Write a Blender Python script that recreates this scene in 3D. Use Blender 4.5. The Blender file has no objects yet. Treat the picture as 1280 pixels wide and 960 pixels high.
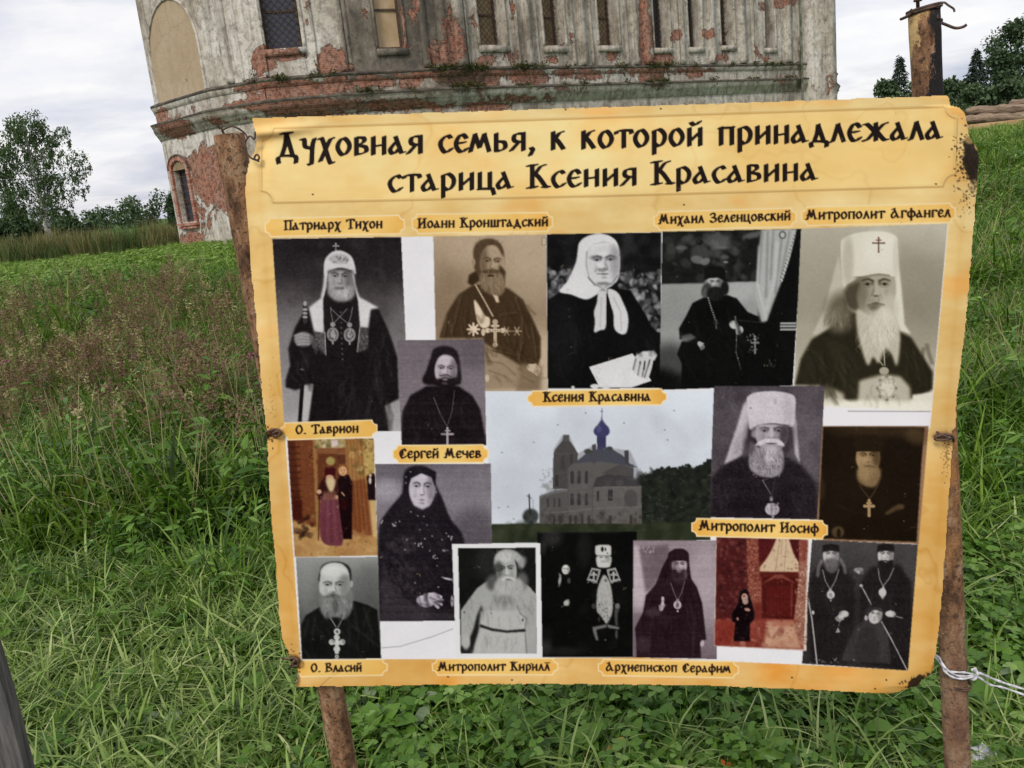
import bpy, bmesh, math, random, time
import numpy as np
from mathutils import Vector, Matrix
T0 = time.time()
scene = bpy.context.scene
R = math.radians

# ------------------------------------------------------------------ camera
F = 1100.0                       # focal length in photograph pixels (1280 wide)
PITCH, ROLL = R(12.9), R(6.0)
CAM = Vector((0, 0, 1.6))
_f = Vector((0, math.cos(PITCH), -math.sin(PITCH)))
_r0, _u0 = Vector((1, 0, 0)), Vector((0, math.sin(PITCH), math.cos(PITCH)))
_r = _r0*math.cos(ROLL) - _u0*math.sin(ROLL)
_u = _r0*math.sin(ROLL) + _u0*math.cos(ROLL)
cam_data = bpy.data.cameras.new('camera')
cam = bpy.data.objects.new('camera', cam_data)
scene.collection.objects.link(cam)
m3 = Matrix((_r, _u, -_f)).transposed()
cam.matrix_world = Matrix.Translation(CAM) @ m3.to_4x4()
cam_data.sensor_width = 36.0
cam_data.lens = 36.0*F/1280.0
cam_data.clip_start, cam_data.clip_end = 0.05, 3000
scene.camera = cam
rx, ux, fx = np.array(_r), np.array(_u), np.array(_f)
cx0 = np.array(CAM)

def ray(px, py):
    d = _f + _r*((px-640)/F) + _u*((480-py)/F)
    return d
def at_z(px, py, z):
    d = ray(px, py); t = (z-CAM.z)/d.z
    return CAM + d*t
def at_y(px, py, y):
    d = ray(px, py); return CAM + d*(y/d.y)
def at_plane(px, py, y0, slope):          # plane y = y0 + slope*x
    d = ray(px, py); t = y0/(d.y - slope*d.x)
    return CAM + d*t
def proj(P):                               # (n,3) array -> pixel coordinates, depth
    d = np.asarray(P, float) - cx0
    w = d @ fx
    return 640 + F*(d @ rx)/w, 480 - F*(d @ ux)/w, w

# ------------------------------------------------------------------ world and sun: overcast evening
world = bpy.data.worlds.new('World'); scene.world = world
world.use_nodes = True
nt = world.node_tree; nt.nodes.clear()
def N(nt, t, **kw):
    n = nt.nodes.new(t)
    for k, v in kw.items():
        if k.startswith('_'): setattr(n, k[1:], v)
        else:
            key = k.replace('__', ' ')
            n.inputs[int(key[1:]) if key[0] == 'i' and key[1:].isdigit() else key].default_value = v
    return n
def L(nt, a, b): nt.links.new(a, b)
SUN_EL, SUN_AZ = R(42), R(205)             # behind the photographer, to the left
sky = N(nt, 'ShaderNodeTexSky', _sky_type='NISHITA', _sun_disc=False, _sun_elevation=SUN_EL, _sun_rotation=SUN_AZ, _altitude=100, _air_density=1.0, _dust_density=2.0, _ozone_density=1.0)
geo = N(nt, 'ShaderNodeTexCoord')
sep = N(nt, 'ShaderNodeSeparateXYZ'); L(nt, geo.outputs['Generated'], sep.inputs[0])
# project the view direction on a cloud ceiling so that clouds flatten towards the horizon
zz = N(nt, 'ShaderNodeMath', _operation='MAXIMUM', i1=0.0); L(nt, sep.outputs[2], zz.inputs[0])
za = N(nt, 'ShaderNodeMath', _operation='ADD', i1=0.16); L(nt, zz.outputs[0], za.inputs[0])
dx = N(nt, 'ShaderNodeMath', _operation='DIVIDE'); L(nt, sep.outputs[0], dx.inputs[0]); L(nt, za.outputs[0], dx.inputs[1])
dy = N(nt, 'ShaderNodeMath', _operation='DIVIDE'); L(nt, sep.outputs[1], dy.inputs[0]); L(nt, za.outputs[0], dy.inputs[1])
cmb = N(nt, 'ShaderNodeCombineXYZ'); L(nt, dx.outputs[0], cmb.inputs[0]); L(nt, dy.outputs[0], cmb.inputs[1])
n1 = N(nt, 'ShaderNodeTexNoise', Scale=0.9, Detail=7.0, Roughness=0.55, Distortion=0.4); L(nt, cmb.outputs[0], n1.inputs['Vector'])
n2 = N(nt, 'ShaderNodeTexNoise', Scale=2.3, Detail=6.0, Roughness=0.6); L(nt, cmb.outputs[0], n2.inputs['Vector'])
r1 = N(nt, 'ShaderNodeValToRGB'); L(nt, n1.outputs['Fac'], r1.inputs[0])
r1.color_ramp.elements[0].position = .36; r1.color_ramp.elements[0].color = (.52, .56, .68, 1)
r1.color_ramp.elements[1].position = .58; r1.color_ramp.elements[1].color = (.95, .94, .95, 1)
r2 = N(nt, 'ShaderNodeValToRGB'); L(nt, n2.outputs['Fac'], r2.inputs[0])
r2.color_ramp.elements[0].position = .35; r2.color_ramp.elements[0].color = (.87, .87, .91, 1)
r2.color_ramp.elements[1].position = .65; r2.color_ramp.elements[1].color = (1.0, .98, .955, 1)
mu = N(nt, 'ShaderNodeMix', _data_type='RGBA', _blend_type='MULTIPLY'); mu.inputs[0].default_value = 1
L(nt, r1.outputs[0], mu.inputs[6]); L(nt, r2.outputs[0], mu.inputs[7])
bg1 = N(nt, 'ShaderNodeBackground', Strength=0.10); L(nt, sky.outputs[0], bg1.inputs[0])
bg2 = N(nt, 'ShaderNodeBackground', Strength=0.90); L(nt, mu.outputs[2], bg2.inputs[0])
ms = N(nt, 'ShaderNodeMixShader', i0=0.86); L(nt, bg1.outputs[0], ms.inputs[1]); L(nt, bg2.outputs[0], ms.inputs[2])
wo = N(nt, 'ShaderNodeOutputWorld'); L(nt, ms.outputs[0], wo.inputs[0])

sun = bpy.data.lights.new('sun', 'SUN'); sun.energy = 1.5; sun.angle = R(18); sun.color = (1, .93, .82)
so = bpy.data.objects.new('sun', sun); scene.collection.objects.link(so)
sd = Vector((math.sin(SUN_AZ)*math.cos(SUN_EL), math.cos(SUN_AZ)*math.cos(SUN_EL), math.sin(SUN_EL)))
so.rotation_euler = sd.to_track_quat('Z', 'Y').to_euler()
scene.view_settings.view_transform = 'Standard'; scene.view_settings.look = 'None'
scene.view_settings.exposure = 0.35; scene.view_settings.gamma = 1.0; scene.view_settings.use_curve_mapping = False
scene.cycles.max_bounces = 6; scene.cycles.transparent_max_bounces = 8

# ------------------------------------------------------------------ helpers
C = scene.collection
def tag(o, label=None, cat=None, group=None, kind=None):
    if label: o['label'] = label
    if cat: o['category'] = cat
    if group: o['group'] = group
    if kind: o['kind'] = kind
    return o
def empty(name, loc, parent=None, **k):
    o = bpy.data.objects.new(name, None); o.empty_display_size = .2; o.location = loc; C.objects.link(o)
    if parent: o.parent = parent
    return tag(o, **k)
def link(name, me, mat=None, parent=None, loc=None, local=False, **k):
    o = bpy.data.objects.new(name, me); C.objects.link(o)
    if mat and not me.materials: me.materials.append(mat)
    if parent:
        o.parent = parent
        if not local: o.matrix_parent_inverse = parent_inv(parent)
    if loc is not None: o.location = loc
    return tag(o, **k)
def parent_inv(p):
    # world matrix of the parent, from its chain (only translations are used on empties, meshes sit in world coordinates)
    m = Matrix.Identity(4); q = p
    while q is not None:
        m = q.matrix_parent_inverse @ Matrix.Translation(q.location) @ m; q = q.parent
    return m.inverted()
def mesh_np(name, V, Fc, mat=None, smooth=False, attrs=None, uv=None):
    """V (n,3), Fc (m,k) faces all of the same size"""
    V = np.asarray(V, np.float32); Fc = np.asarray(Fc, np.int32)
    me = bpy.data.meshes.new(name)
    me.vertices.add(len(V)); me.vertices.foreach_set('co', V.ravel())
    m, k = Fc.shape
    me.loops.add(m*k); me.loops.foreach_set('vertex_index', Fc.ravel())
    me.polygons.add(m); me.polygons.foreach_set('loop_start', np.arange(m, dtype=np.int32)*k)
    if smooth: me.polygons.foreach_set('use_smooth', np.ones(m, bool))
    for an, (typ, dat) in (attrs or {}).items():
        a = me.attributes.new(an, typ, 'POINT')
        a.data.foreach_set({'FLOAT': 'value', 'INT': 'value', 'FLOAT_VECTOR': 'vector', 'FLOAT_COLOR': 'color'}[typ], np.asarray(dat, np.float32 if typ != 'INT' else np.int32).ravel())
    if uv is not None:
        l = me.uv_layers.new(name='UVMap'); l.data.foreach_set('uv', np.asarray(uv, np.float32)[Fc.ravel()].ravel())
    me.update(calc_edges=True)
    if mat: me.materials.append(mat)
    return me
def bm_mesh(bm, name, mat=None, smooth=False):
    bmesh.ops.recalc_face_normals(bm, faces=bm.faces)
    if smooth:
        for f in bm.faces: f.smooth = True
    me = bpy.data.meshes.new(name); bm.to_mesh(me); bm.free()
    if mat: me.materials.append(mat)
    return me
def tube(bm, pts, rads, seg=10, cap=True, wob=0, rng=random):
    """tube through pts (Vectors) with radii"""
    pts = [Vector(p) for p in pts]; rings = []
    if not hasattr(rads, '__len__'): rads = [rads]*len(pts)
    up = Vector((0, 0, 1)); prev = None
    for i, p in enumerate(pts):
        t = (pts[min(i+1, len(pts)-1)] - pts[max(i-1, 0)]).normalized()
        if prev is None:
            a = t.cross(up)
            if a.length < .05: a = t.cross(Vector((1, 0, 0)))
        else: a = prev - t*prev.dot(t)
        a.normalize(); b = t.cross(a); prev = a
        ring = []
        for k in range(seg):
            an = 2*math.pi*k/seg; rr = rads[i]*(1+wob*rng.uniform(-1, 1))
            ring.append(bm.verts.new(p + a*math.cos(an)*rr + b*math.sin(an)*rr))
        rings.append(ring)
    for i in range(len(rings)-1):
        for k in range(seg):
            bm.faces.new((rings[i][k], rings[i][(k+1) % seg], rings[i+1][(k+1) % seg], rings[i+1][k]))
    if cap:
        bm.faces.new(rings[0]); bm.faces.new(rings[-1])
    return rings
def box(bm, c, sx, sy, sz, ax=None):
    """box with centre c, full sizes, axes ax=(X,Y,Z vectors)"""
    X, Y, Z = ax or (Vector((1, 0, 0)), Vector((0, 1, 0)), Vector((0, 0, 1)))
    c = Vector(c); v = []
    for a in (-.5, .5):
        for b in (-.5, .5):
            for d in (-.5, .5): v.append(bm.verts.new(c + X*a*sx + Y*b*sy + Z*d*sz))
    for q in ((0, 1, 3, 2), (4, 6, 7, 5), (0, 4, 5, 1), (2, 3, 7, 6), (0, 2, 6, 4), (1, 5, 7, 3)):
        bm.faces.new([v[i] for i in q])
def mat(name):
    m = bpy.data.materials.new(name); m.use_nodes = True
    nt = m.node_tree; b = nt.nodes['Principled BSDF']
    return m, nt, b
def ramp(nt, src, stops, interp='LINEAR'):
    r = nt.nodes.new('ShaderNodeValToRGB'); L(nt, src, r.inputs[0]); r.color_ramp.interpolation = interp
    e = r.color_ramp.elements
    while len(e) < len(stops): e.new(.5)
    for i, (p, c) in enumerate(stops):
        e[i].position = p; e[i].color = (*c, 1) if len(c) == 3 else c
    return r.outputs[0]
def noise(nt, vec, scale, detail=4, rough=.55, dist=0, out='Fac'):
    n = N(nt, 'ShaderNodeTexNoise', Scale=scale, Detail=float(detail), Roughness=rough, Distortion=float(dist))
    if vec is not None: L(nt, vec, n.inputs['Vector'])
    return n.outputs[out]
def mix(nt, fac, a, b, mode='MIX'):
    n = N(nt, 'ShaderNodeMix', _data_type='RGBA', _blend_type=mode)
    for i, s in ((0, fac), (6, a), (7, b)):
        if hasattr(s, 'is_output'): L(nt, s, n.inputs[i])
        elif i == 0: n.inputs[0].default_value = s
        else: n.inputs[i].default_value = (*s, 1)
    return n.outputs[2]
def mth(nt, op, a, b=None, c=None, clamp=False):
    n = N(nt, 'ShaderNodeMath', _operation=op, _use_clamp=clamp)
    for i, s in enumerate((a, b, c)):
        if s is None: continue
        if hasattr(s, 'is_output'): L(nt, s, n.inputs[i])
        else: n.inputs[i].default_value = s
    return n.outputs[0]
def bump(nt, h, strength=.3, dist=.01, prev=None):
    n = N(nt, 'ShaderNodeBump', Strength=strength, Distance=dist); L(nt, h, n.inputs['Height'])
    if prev is not None: L(nt, prev, n.inputs['Normal'])
    return n.outputs[0]
def lin(c):
    c = np.asarray(c, float)/255.0
    return np.where(c <= .04045, c/12.92, ((c+.055)/1.055)**2.4)

# value noise for painted and sculpted things
_rs = np.random.RandomState(5)
_tab = _rs.rand(256, 256).astype(np.float32)
def vnoise(x, y, sx, sy=None, oct=4, seed=0, pers=.5):
    sy = sy or sx; out = 0; amp = 1; tot = 0
    for o in range(oct):
        a = x/sx*2**o + seed*17.3 + o*31.7; b = y/sy*2**o + seed*7.9 + o*11.1
        ia = np.floor(a).astype(int); ib = np.floor(b).astype(int); fa = a-ia; fb = b-ib
        fa = fa*fa*(3-2*fa); fb = fb*fb*(3-2*fb)
        ia &= 255; ib &= 255; ja = (ia+1) & 255; jb = (ib+1) & 255
        v = (_tab[ia, ib]*(1-fa)+_tab[ja, ib]*fa)*(1-fb) + (_tab[ia, jb]*(1-fa)+_tab[ja, jb]*fa)*fb
        out = out + v*amp; tot += amp; amp *= pers
    return out/tot
# ------------------------------------------------------------------ ground
def sm(t): t = np.clip(t, 0, 1); return t*t*(3-2*t)
def gz(x, y):
    x = np.asarray(x, float); y = np.asarray(y, float)
    return (1.42*sm((x-3)/11)*sm((y-8)/20) + .05*sm((y-22)/14)*sm((x+60)/30)
            + .05*(vnoise(x+500, y+500, 2.3, oct=2)-.5) + .25*(vnoise(x+900, y+900, 14, oct=2, seed=3)-.5)*sm((y-6)/10))
def ground_mesh():
    xs = np.concatenate([-np.geomspace(1500, 8.2, 60), np.linspace(-8, 8, 110), np.geomspace(8.2, 1500, 60)])
    ys = np.concatenate([-np.geomspace(400, 2.1, 20), np.linspace(-2, 14, 110), np.geomspace(14.2, 2500, 90)])
    X, Y = np.meshgrid(xs, ys); Z = gz(X, Y)
    V = np.stack([X, Y, Z], -1).reshape(-1, 3)
    n = len(xs); i, j = np.meshgrid(np.arange(n-1), np.arange(len(ys)-1)); a = (j*n+i).ravel()
    return V, np.stack([a, a+1, a+n+1, a+n], -1)
m, nt, b = mat('soil_and_grass')
tc = N(nt, 'ShaderNodeTexCoord').outputs['Object']
c1 = ramp(nt, noise(nt, tc, 9, 6, .7), [(.3, (.012, .014, .006)), (.55, (.03, .05, .014)), (.75, (.055, .085, .025))])
c2 = ramp(nt, noise(nt, tc, .35, 4), [(.35, (.05, .10, .02)), (.65, (.09, .16, .035))])
gp = N(nt, 'ShaderNodeSeparateXYZ'); L(nt, tc, gp.inputs[0])
far = mth(nt, 'MULTIPLY', mth(nt, 'SUBTRACT', gp.outputs[1], 9.0, clamp=False), .05, clamp=True)
L(nt, mix(nt, far, c1, c2), b.inputs['Base Color']); b.inputs['Roughness'].default_value = .95; b.inputs['Specular IOR Level'].default_value = .1
L(nt, bump(nt, noise(nt, tc, 25, 5, .7), .8, .03), b.inputs['Normal'])
gV, gF = ground_mesh()
link('ground', mesh_np('ground', gV, gF, m, True), kind='structure')

# ------------------------------------------------------------------ ruined church
def masonry(name, plaster=((.27, .235, .19), (.52, .475, .405), (.70, .67, .61))):
    m, nt, b = mat(name)
    uv = N(nt, 'ShaderNodeUVMap').outputs[0]
    ob = N(nt, 'ShaderNodeTexCoord').outputs['Object']
    at = lambda n: N(nt, 'ShaderNodeAttribute', _attribute_name=n).outputs['Fac']
    peel, moss, tone, beige = at('peel'), at('moss'), at('tone'), at('beige')
    br = N(nt, 'ShaderNodeTexBrick', Scale=1.0, Mortar__Size=.010, Brick__Width=.27, Row__Height=.083, Mortar__Smooth=.3, Bias=-.2)
    br.inputs['Color1'].default_value = (.46, .155, .085, 1); br.inputs['Color2'].default_value = (.33, .095, .055, 1); br.inputs['Mortar'].default_value = (.40, .34, .28, 1)
    dv = N(nt, 'ShaderNodeVectorMath', _operation='ADD'); L(nt, uv, dv.inputs[0])
    nv = N(nt, 'ShaderNodeVectorMath', _operation='SCALE', Scale=.03); L(nt, noise(nt, ob, 2.5, 3, out='Color'), nv.inputs[0]); L(nt, nv.outputs[0], dv.inputs[1])
    L(nt, dv.outputs[0], br.inputs['Vector'])
    bc = mix(nt, ramp(nt, noise(nt, ob, 1.7, 5, .65), [(.35, (0, 0, 0)), (.7, (1, 1, 1))]), br.outputs['Color'], (.42, .33, .27), 'MIX')
    bc = mix(nt, .55, br.outputs['Color'], bc)
    bc = mix(nt, ramp(nt, noise(nt, ob, 6, 4, .7), [(.45, (0, 0, 0)), (.62, (.8, .8, .8))]), bc, (.10, .05, .035))
    # plaster: worn lime wash with vertical streaks
    st = N(nt, 'ShaderNodeMapping'); st.inputs['Scale'].default_value = (1.3, 1.3, .5); L(nt, ob, st.inputs[0])
    streak = noise(nt, st.outputs[0], 2.4, 6, .65)
    big = noise(nt, ob, .55, 6, .6, .5)
    t = mth(nt, 'ADD', mth(nt, 'MULTIPLY', streak, .42), mth(nt, 'MULTIPLY', big, .68))
    t = mth(nt, 'ADD', t, mth(nt, 'MULTIPLY', mth(nt, 'SUBTRACT', tone, .5), .55))
    t = mth(nt, 'ADD', t, mth(nt, 'MULTIPLY', mth(nt, 'SUBTRACT', noise(nt, ob, 9, 5, .7), .5), .22))
    pc = ramp(nt, t, [(.30, (.10, .09, .075)), (.43, plaster[0]), (.56, plaster[1]), (.74, plaster[2])])
    gr = ramp(nt, noise(nt, ob, 3.2, 9, .78, .3), [(.47, (0, 0, 0)), (.64, (.8, .8, .8))])
    pc = mix(nt, gr, pc, (.19, .155, .12))
    vs = N(nt, 'ShaderNodeMapping'); vs.inputs['Scale'].default_value = (2.2, 2.2, .16); L(nt, ob, vs.inputs[0])
    pc = mix(nt, ramp(nt, noise(nt, vs.outputs[0], 1.6, 5, .6), [(.52, (0, 0, 0)), (.68, (.6, .6, .6))]), pc, (.14, .125, .10))
    pc = mix(nt, mth(nt, 'MULTIPLY', beige, 1.0, clamp=True), pc, mix(nt, .82, pc, (.46, .345, .215)))
    # fallen render: thin rim between plaster and brick
    f = mth(nt, 'ADD', mth(nt, 'ADD', peel, .13), mth(nt, 'MULTIPLY', mth(nt, 'SUBTRACT', noise(nt, ob, 1.3, 10, .76, .6), .5), 2.3))
    fac = ramp(nt, f, [(.50, (0, 0, 0)), (.535, (1, 1, 1))])
    rim = ramp(nt, f, [(.44, (0, 0, 0)), (.50, (.8, .8, .8)), (.53, (0, 0, 0))])
    col = mix(nt, rim, pc, (.34, .27, .21))
    col = mix(nt, fac, col, bc)
    cr = N(nt, 'ShaderNodeTexVoronoi', _feature='DISTANCE_TO_EDGE', Scale=.33)
    cd = N(nt, 'ShaderNodeVectorMath', _operation='ADD'); L(nt, ob, cd.inputs[0]); L(nt, noise(nt, ob, 2.0, 6, .7, out='Color'), cd.inputs[1]); L(nt, cd.outputs[0], cr.inputs['Vector'])
    crack = ramp(nt, cr.outputs[0], [(.0, (.42, .42, .42)), (.007, (0, 0, 0))])
    col = mix(nt, crack, col, (.09, .075, .06))
    mf = ramp(nt, mth(nt, 'ADD', moss, mth(nt, 'MULTIPLY', mth(nt, 'SUBTRACT', noise(nt, ob, 2.6, 8, .7), .5), 1.5)), [(.66, (0, 0, 0)), (1.05, (.85, .85, .85))])
    col = mix(nt, mf, col, mix(nt, noise(nt, ob, 5, 3), (.05, .040, .022), (.15, .105, .07)))
    L(nt, col, b.inputs['Base Color']); b.inputs['Roughness'].default_value = .92; b.inputs['Specular IOR Level'].default_value = .2
    h = mth(nt, 'MULTIPLY', fac, -1.0)
    n_ = bump(nt, h, 1.0, .16)
    n_ = bump(nt, mth(nt, 'MULTIPLY', br.outputs['Fac'], fac), .8, -.02, n_)
    n_ = bump(nt, noise(nt, ob, 7, 7, .7), .6, .04, n_)
    L(nt, n_, b.inputs['Normal'])
    return m
MAS = masonry('weathered_plaster_over_brick')
m, nt, b = mat('dark_weathered_ledge')
ob = N(nt, 'ShaderNodeTexCoord').outputs['Object']
L(nt, ramp(nt, noise(nt, ob, 3, 7, .7), [(.3, (.035, .03, .024)), (.5, (.10, .085, .065)), (.7, (.20, .18, .14))]), b.inputs['Base Color'])
b.inputs['Roughness'].default_value = .95; L(nt, bump(nt, noise(nt, ob, 9, 5, .7), .8, .05), b.inputs['Normal']); LEDGE = m

# (cx, cy, rx, ry, strength) in photograph pixels: where the render has fallen off / moss grows / the wash is pale
PEEL = [(455,104,70,9,.62),(520,96,40,8,.6),(575,92,60,9,.7),(640,94,50,8,.6),(720,92,40,7,.5),(780,90,40,7,.5),(850,90,50,6,.45),(500,132,90,7,.6),(380,140,60,10,.6),(560,40,6,50,.55),(640,20,4,30,.4),(716,50,5,20,.4),(765,70,10,8,.5),(905,72,10,7,.5),(955,72,8,7,.45),(690,75,12,6,.5),(610,75,16,7,.5),(280,150,30,8,.4),(405,110,90,5,.8),(350,133,90,6,.75),(480,128,60,6,.5),(640,122,60,5,.5),(520,10,8,30,.4),(545,60,10,20,.45),(610,20,5,30,.4),(668,88,16,8,.5),(905,60,8,16,.35),(945,62,6,14,.35),(985,100,16,7,.4),(1022,30,6,40,.35),(268,200,18,18,.5),(255,270,14,20,.45),(328,76,16,17,.9),(414,80,16,18,1),(358,68,24,6,.8),(438,84,8,7,.6),(567,58,13,32,.75),(502,40,7,30,.6),(590,30,8,22,.4),
 (205,142,8,10,.8),(365,110,66,11,.9),(373,131,66,8,.95),(596,98,30,14,.85),(666,98,22,9,.8),(743,94,10,8,.7),(816,92,18,16,.8),(867,91,12,8,.7),
 (806,40,8,60,.95),(831,74,14,9,.8),(848,45,12,10,.6),(881,41,10,6,.6),(977,2,14,8,.9),(955,8,8,8,.5),(1027,110,9,16,.8),(605,134,28,7,.8),(700,112,30,5,.5),
 (220,161,20,12,.95),(262,222,24,36,.9),(290,236,18,28,.9),(243,300,16,10,.8),(236,206,16,8,.6),(300,205,10,30,.4),(610,40,10,18,.35),(640,70,12,10,.35),(700,62,14,8,.3),
 (460,12,10,20,.2),(330,24,5,40,.35),(383,30,5,30,.35)]
MOSS = [(575,100,50,9,1.0),(560,114,70,9,.9),(590,92,50,6,.8),(700,84,90,4,.7),(840,82,90,4,.6),(950,80,50,4,.6),(690,106,90,5,.7),(850,100,60,4,.6),(820,104,26,12,1),
 (552,50,12,60,.55),(999,85,4,45,1.1),(545,75,14,20,.7),(420,99,60,4,.5),(330,104,60,4,.6),(225,126,40,4,.6),(230,156,40,4,.7),(275,140,30,4,.6),(470,120,60,6,.5),(250,304,40,6,.5),
 (655,40,4,60,.35),(724,40,4,60,.35),(775,40,4,60,.35),(925,40,4,60,.35)]
TONE = [(300,50,50,70,.35),(395,45,30,60,.35),(215,120,60,16,.25),(270,250,50,50,.35),(240,180,40,20,.35),(470,30,60,80,-.42),(530,40,50,60,-.38),(640,40,60,60,-.12),(930,40,90,50,.12),(660,120,120,10,.2),(860,115,100,10,.25),(730,95,120,10,.2),(480,106,50,12,-.1),(350,55,14,80,-.15),(280,40,8,80,-.2),(1012,60,12,70,.3)]
def blobs(V, lst):
    px, py, w = proj(V); out = np.zeros(len(V))
    jx = (vnoise(V[:, 0]+V[:, 1]+300, V[:, 2]+300, 1.1, oct=3)-.5)*10; jy = (vnoise(V[:, 0]+V[:, 1]+700, V[:, 2]+100, .9, oct=3)-.5)*8
    for cx, cy, rx_, ry_, s in lst:
        d = np.sqrt(((px+jx-cx)/(rx_*1.25))**2 + ((py+jy-cy)/(ry_*1.25))**2)
        v = s*np.clip(1.5-d*1.25, 0, 1)
        out = np.where(v > 0, np.maximum(out, v), out) if s > 0 else out + v
    return out
def mattrs(V, beige=None):
    V = np.asarray(V, float)
    pos = blobs(V, [t for t in TONE if t[4] > 0]); neg = sum(blobs(V, [t]) for t in TONE if t[4] < 0)
    return {'peel': ('FLOAT', blobs(V, PEEL)), 'moss': ('FLOAT', blobs(V, MOSS)), 'tone': ('FLOAT', .5+pos+neg), 'beige': ('FLOAT', np.zeros(len(V)) if beige is None else beige)}

ZL = 6.53                                                   # height of the upper ledge
plan_px = [(194, 134), (262, 113.5), (330, 101.5), (428, 93.5), (560, 87), (806, 84), (1003, 81), (1032, 79.5)]
PL = [at_z(x, y, ZL) for x, y in plan_px]
print('plan', [tuple(round(c, 1) for c in p) for p in PL])
for p in PL: p.z = 0
# close the building behind
back = [PL[-1]+Vector((4, 9, 0)), PL[-1]+Vector((-6, 18, 0)), PL[0]+Vector((3, 16, 0)), PL[0]+Vector((-.6, 5, 0)), PL[0]+Vector((-.5, 1.6, 0))]
PLAN = PL + back
church = empty('ruined_church', PL[3], label='ruined brick church with flaking pale plaster and barred windows behind the poster', cat='church')
Z0, ZT = -.6, 14.0
ZLOW = at_plane(308, 139, 0, 0).z if False else None
def face_uv(A, B, px, py):
    """pixel -> (u along the wall, height)"""
    d = ray(px, py); t = (B-A).normalized(); n = Vector((t.y, -t.x, 0))
    k = (A-CAM).dot(n)/d.dot(n); P = CAM + d*k
    return (P-A).dot(t), P.z
u_, zlow1 = face_uv(PL[0], PL[1], 230, 152); u_, zlow2 = face_uv(PL[4], PL[5], 702, 108)
ZB = (zlow1+zlow2)/2
print('lower ledge z', zlow1, zlow2)

def wall_panel(name, A, B, z0, z1, holes=(), depth=.45, parent=church, off=0.0, step=.14, beige=None):
    """gridded wall between plan points A and B; holes (u0,u1,z0,z1) get reveals"""
    t = (B-A).normalized(); n = Vector((t.y, -t.x, 0)); Lw = (B-A).length
    us = set(np.linspace(0, Lw, max(2, int(Lw/step))).round(4)); zs = set(np.linspace(z0, z1, max(2, int((z1-z0)/step))).round(4))
    def put(s, v):
        for q in list(s):
            if abs(q-v) < step*.45 and q not in (0, round(Lw, 4), z0, z1): s.discard(q)
        s.add(round(v, 4))
    for h in holes: put(us, h[0]); put(us, h[1]); put(zs, h[2]); put(zs, h[3])
    us = sorted(us); zs = sorted(zs); nu = len(us)
    rough = .012
    V = []; 
    for z in zs:
        for u in us:
            P = A + t*u + n*(off + (vnoise(np.array(u*1.0+50), np.array(z+50), .5, oct=2, seed=2)-.5)*rough*2)
            V.append((P.x, P.y, z))
    Fc = []; uvs = [(u+A.x*3, z) for z in zs for u in us]
    for j in range(len(zs)-1):
        for i in range(nu-1):
            uc = (us[i]+us[i+1])/2; zc = (zs[j]+zs[j+1])/2
            if any(h[0] < uc < h[1] and h[2] < zc < h[3] for h in holes): continue
            a = j*nu+i; Fc.append((a, a+1, a+nu+1, a+nu))
    def rev(u0, z0_, u1, z1_):
        k = len(V)
        for (u, z, d) in ((u0, z0_, 0), (u1, z1_, 0), (u1, z1_, -depth), (u0, z0_, -depth)):
            P = A + t*u + n*(off+d); V.append((P.x, P.y, z)); uvs.append((u+A.x*3+d, z))
        Fc.append((k, k+1, k+2, k+3))
    for h in holes:
        rev(h[0], h[3], h[0], h[2]); rev(h[0], h[2], h[1], h[2]); rev(h[1], h[2], h[1], h[3]); rev(h[1], h[3], h[0], h[3])
    V = np.array(V, float)
    bg = beige(V) if beige else None
    return link(name, mesh_np(name, V, Fc, MAS, False, mattrs(V, bg), np.array(uvs)), parent=parent)

def mould(name, prof, mt=None, pts=None, parent=church, closed=True, rough=.03):
    """profile [(z, out), ...] swept round the plan"""
    pts = pts or PLAN; n = len(pts); V = []; uvs = []; nm = []
    for i in range(n):
        a, b_, c = pts[(i-1) % n], pts[i], pts[(i+1) % n]
        if not closed and i == 0: a = b_*2-c
        if not closed and i == n-1: c = b_*2-a
        t1, t2 = (b_-a).normalized(), (c-b_).normalized()
        q = (Vector((t1.y, -t1.x, 0))+Vector((t2.y, -t2.x, 0))); q = q.normalized()/max(.5, q.length/2); nm.append(q)
    segs = []
    for i in range(n if closed else n-1):
        j = (i+1) % n; k = max(1, int((pts[j]-pts[i]).length/.3)) if i < len(PL) else 2
        for s in range(k): segs.append((pts[i].lerp(pts[j], s/k), nm[i].lerp(nm[j], s/k)))
    if not closed: segs.append((pts[-1], nm[-1]))
    m_ = len(segs); run = 0
    for i, (p, q) in enumerate(segs):
        if i: run += (p-segs[i-1][0]).length
        for (z, o) in prof:
            w = (float(vnoise(np.array(run+9.), np.array(z*3+9), .8, oct=3, seed=4))-.5)*rough*2 if 0 < o else 0
            P = p + q*(o+w); V.append((P.x, P.y, z+w*.6)); uvs.append((run+o, z))
    k = len(prof); Fc = []
    for i in range(m_ if closed else m_-1):
        for j in range(k-1):
            a = i*k+j; b2 = ((i+1) % m_)*k+j
            Fc.append((a, b2, b2+1, a+1))
    return link(name, mesh_np(name, V, Fc, mt or MAS, False, mattrs(V), np.array(uvs)), parent=parent)

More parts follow.
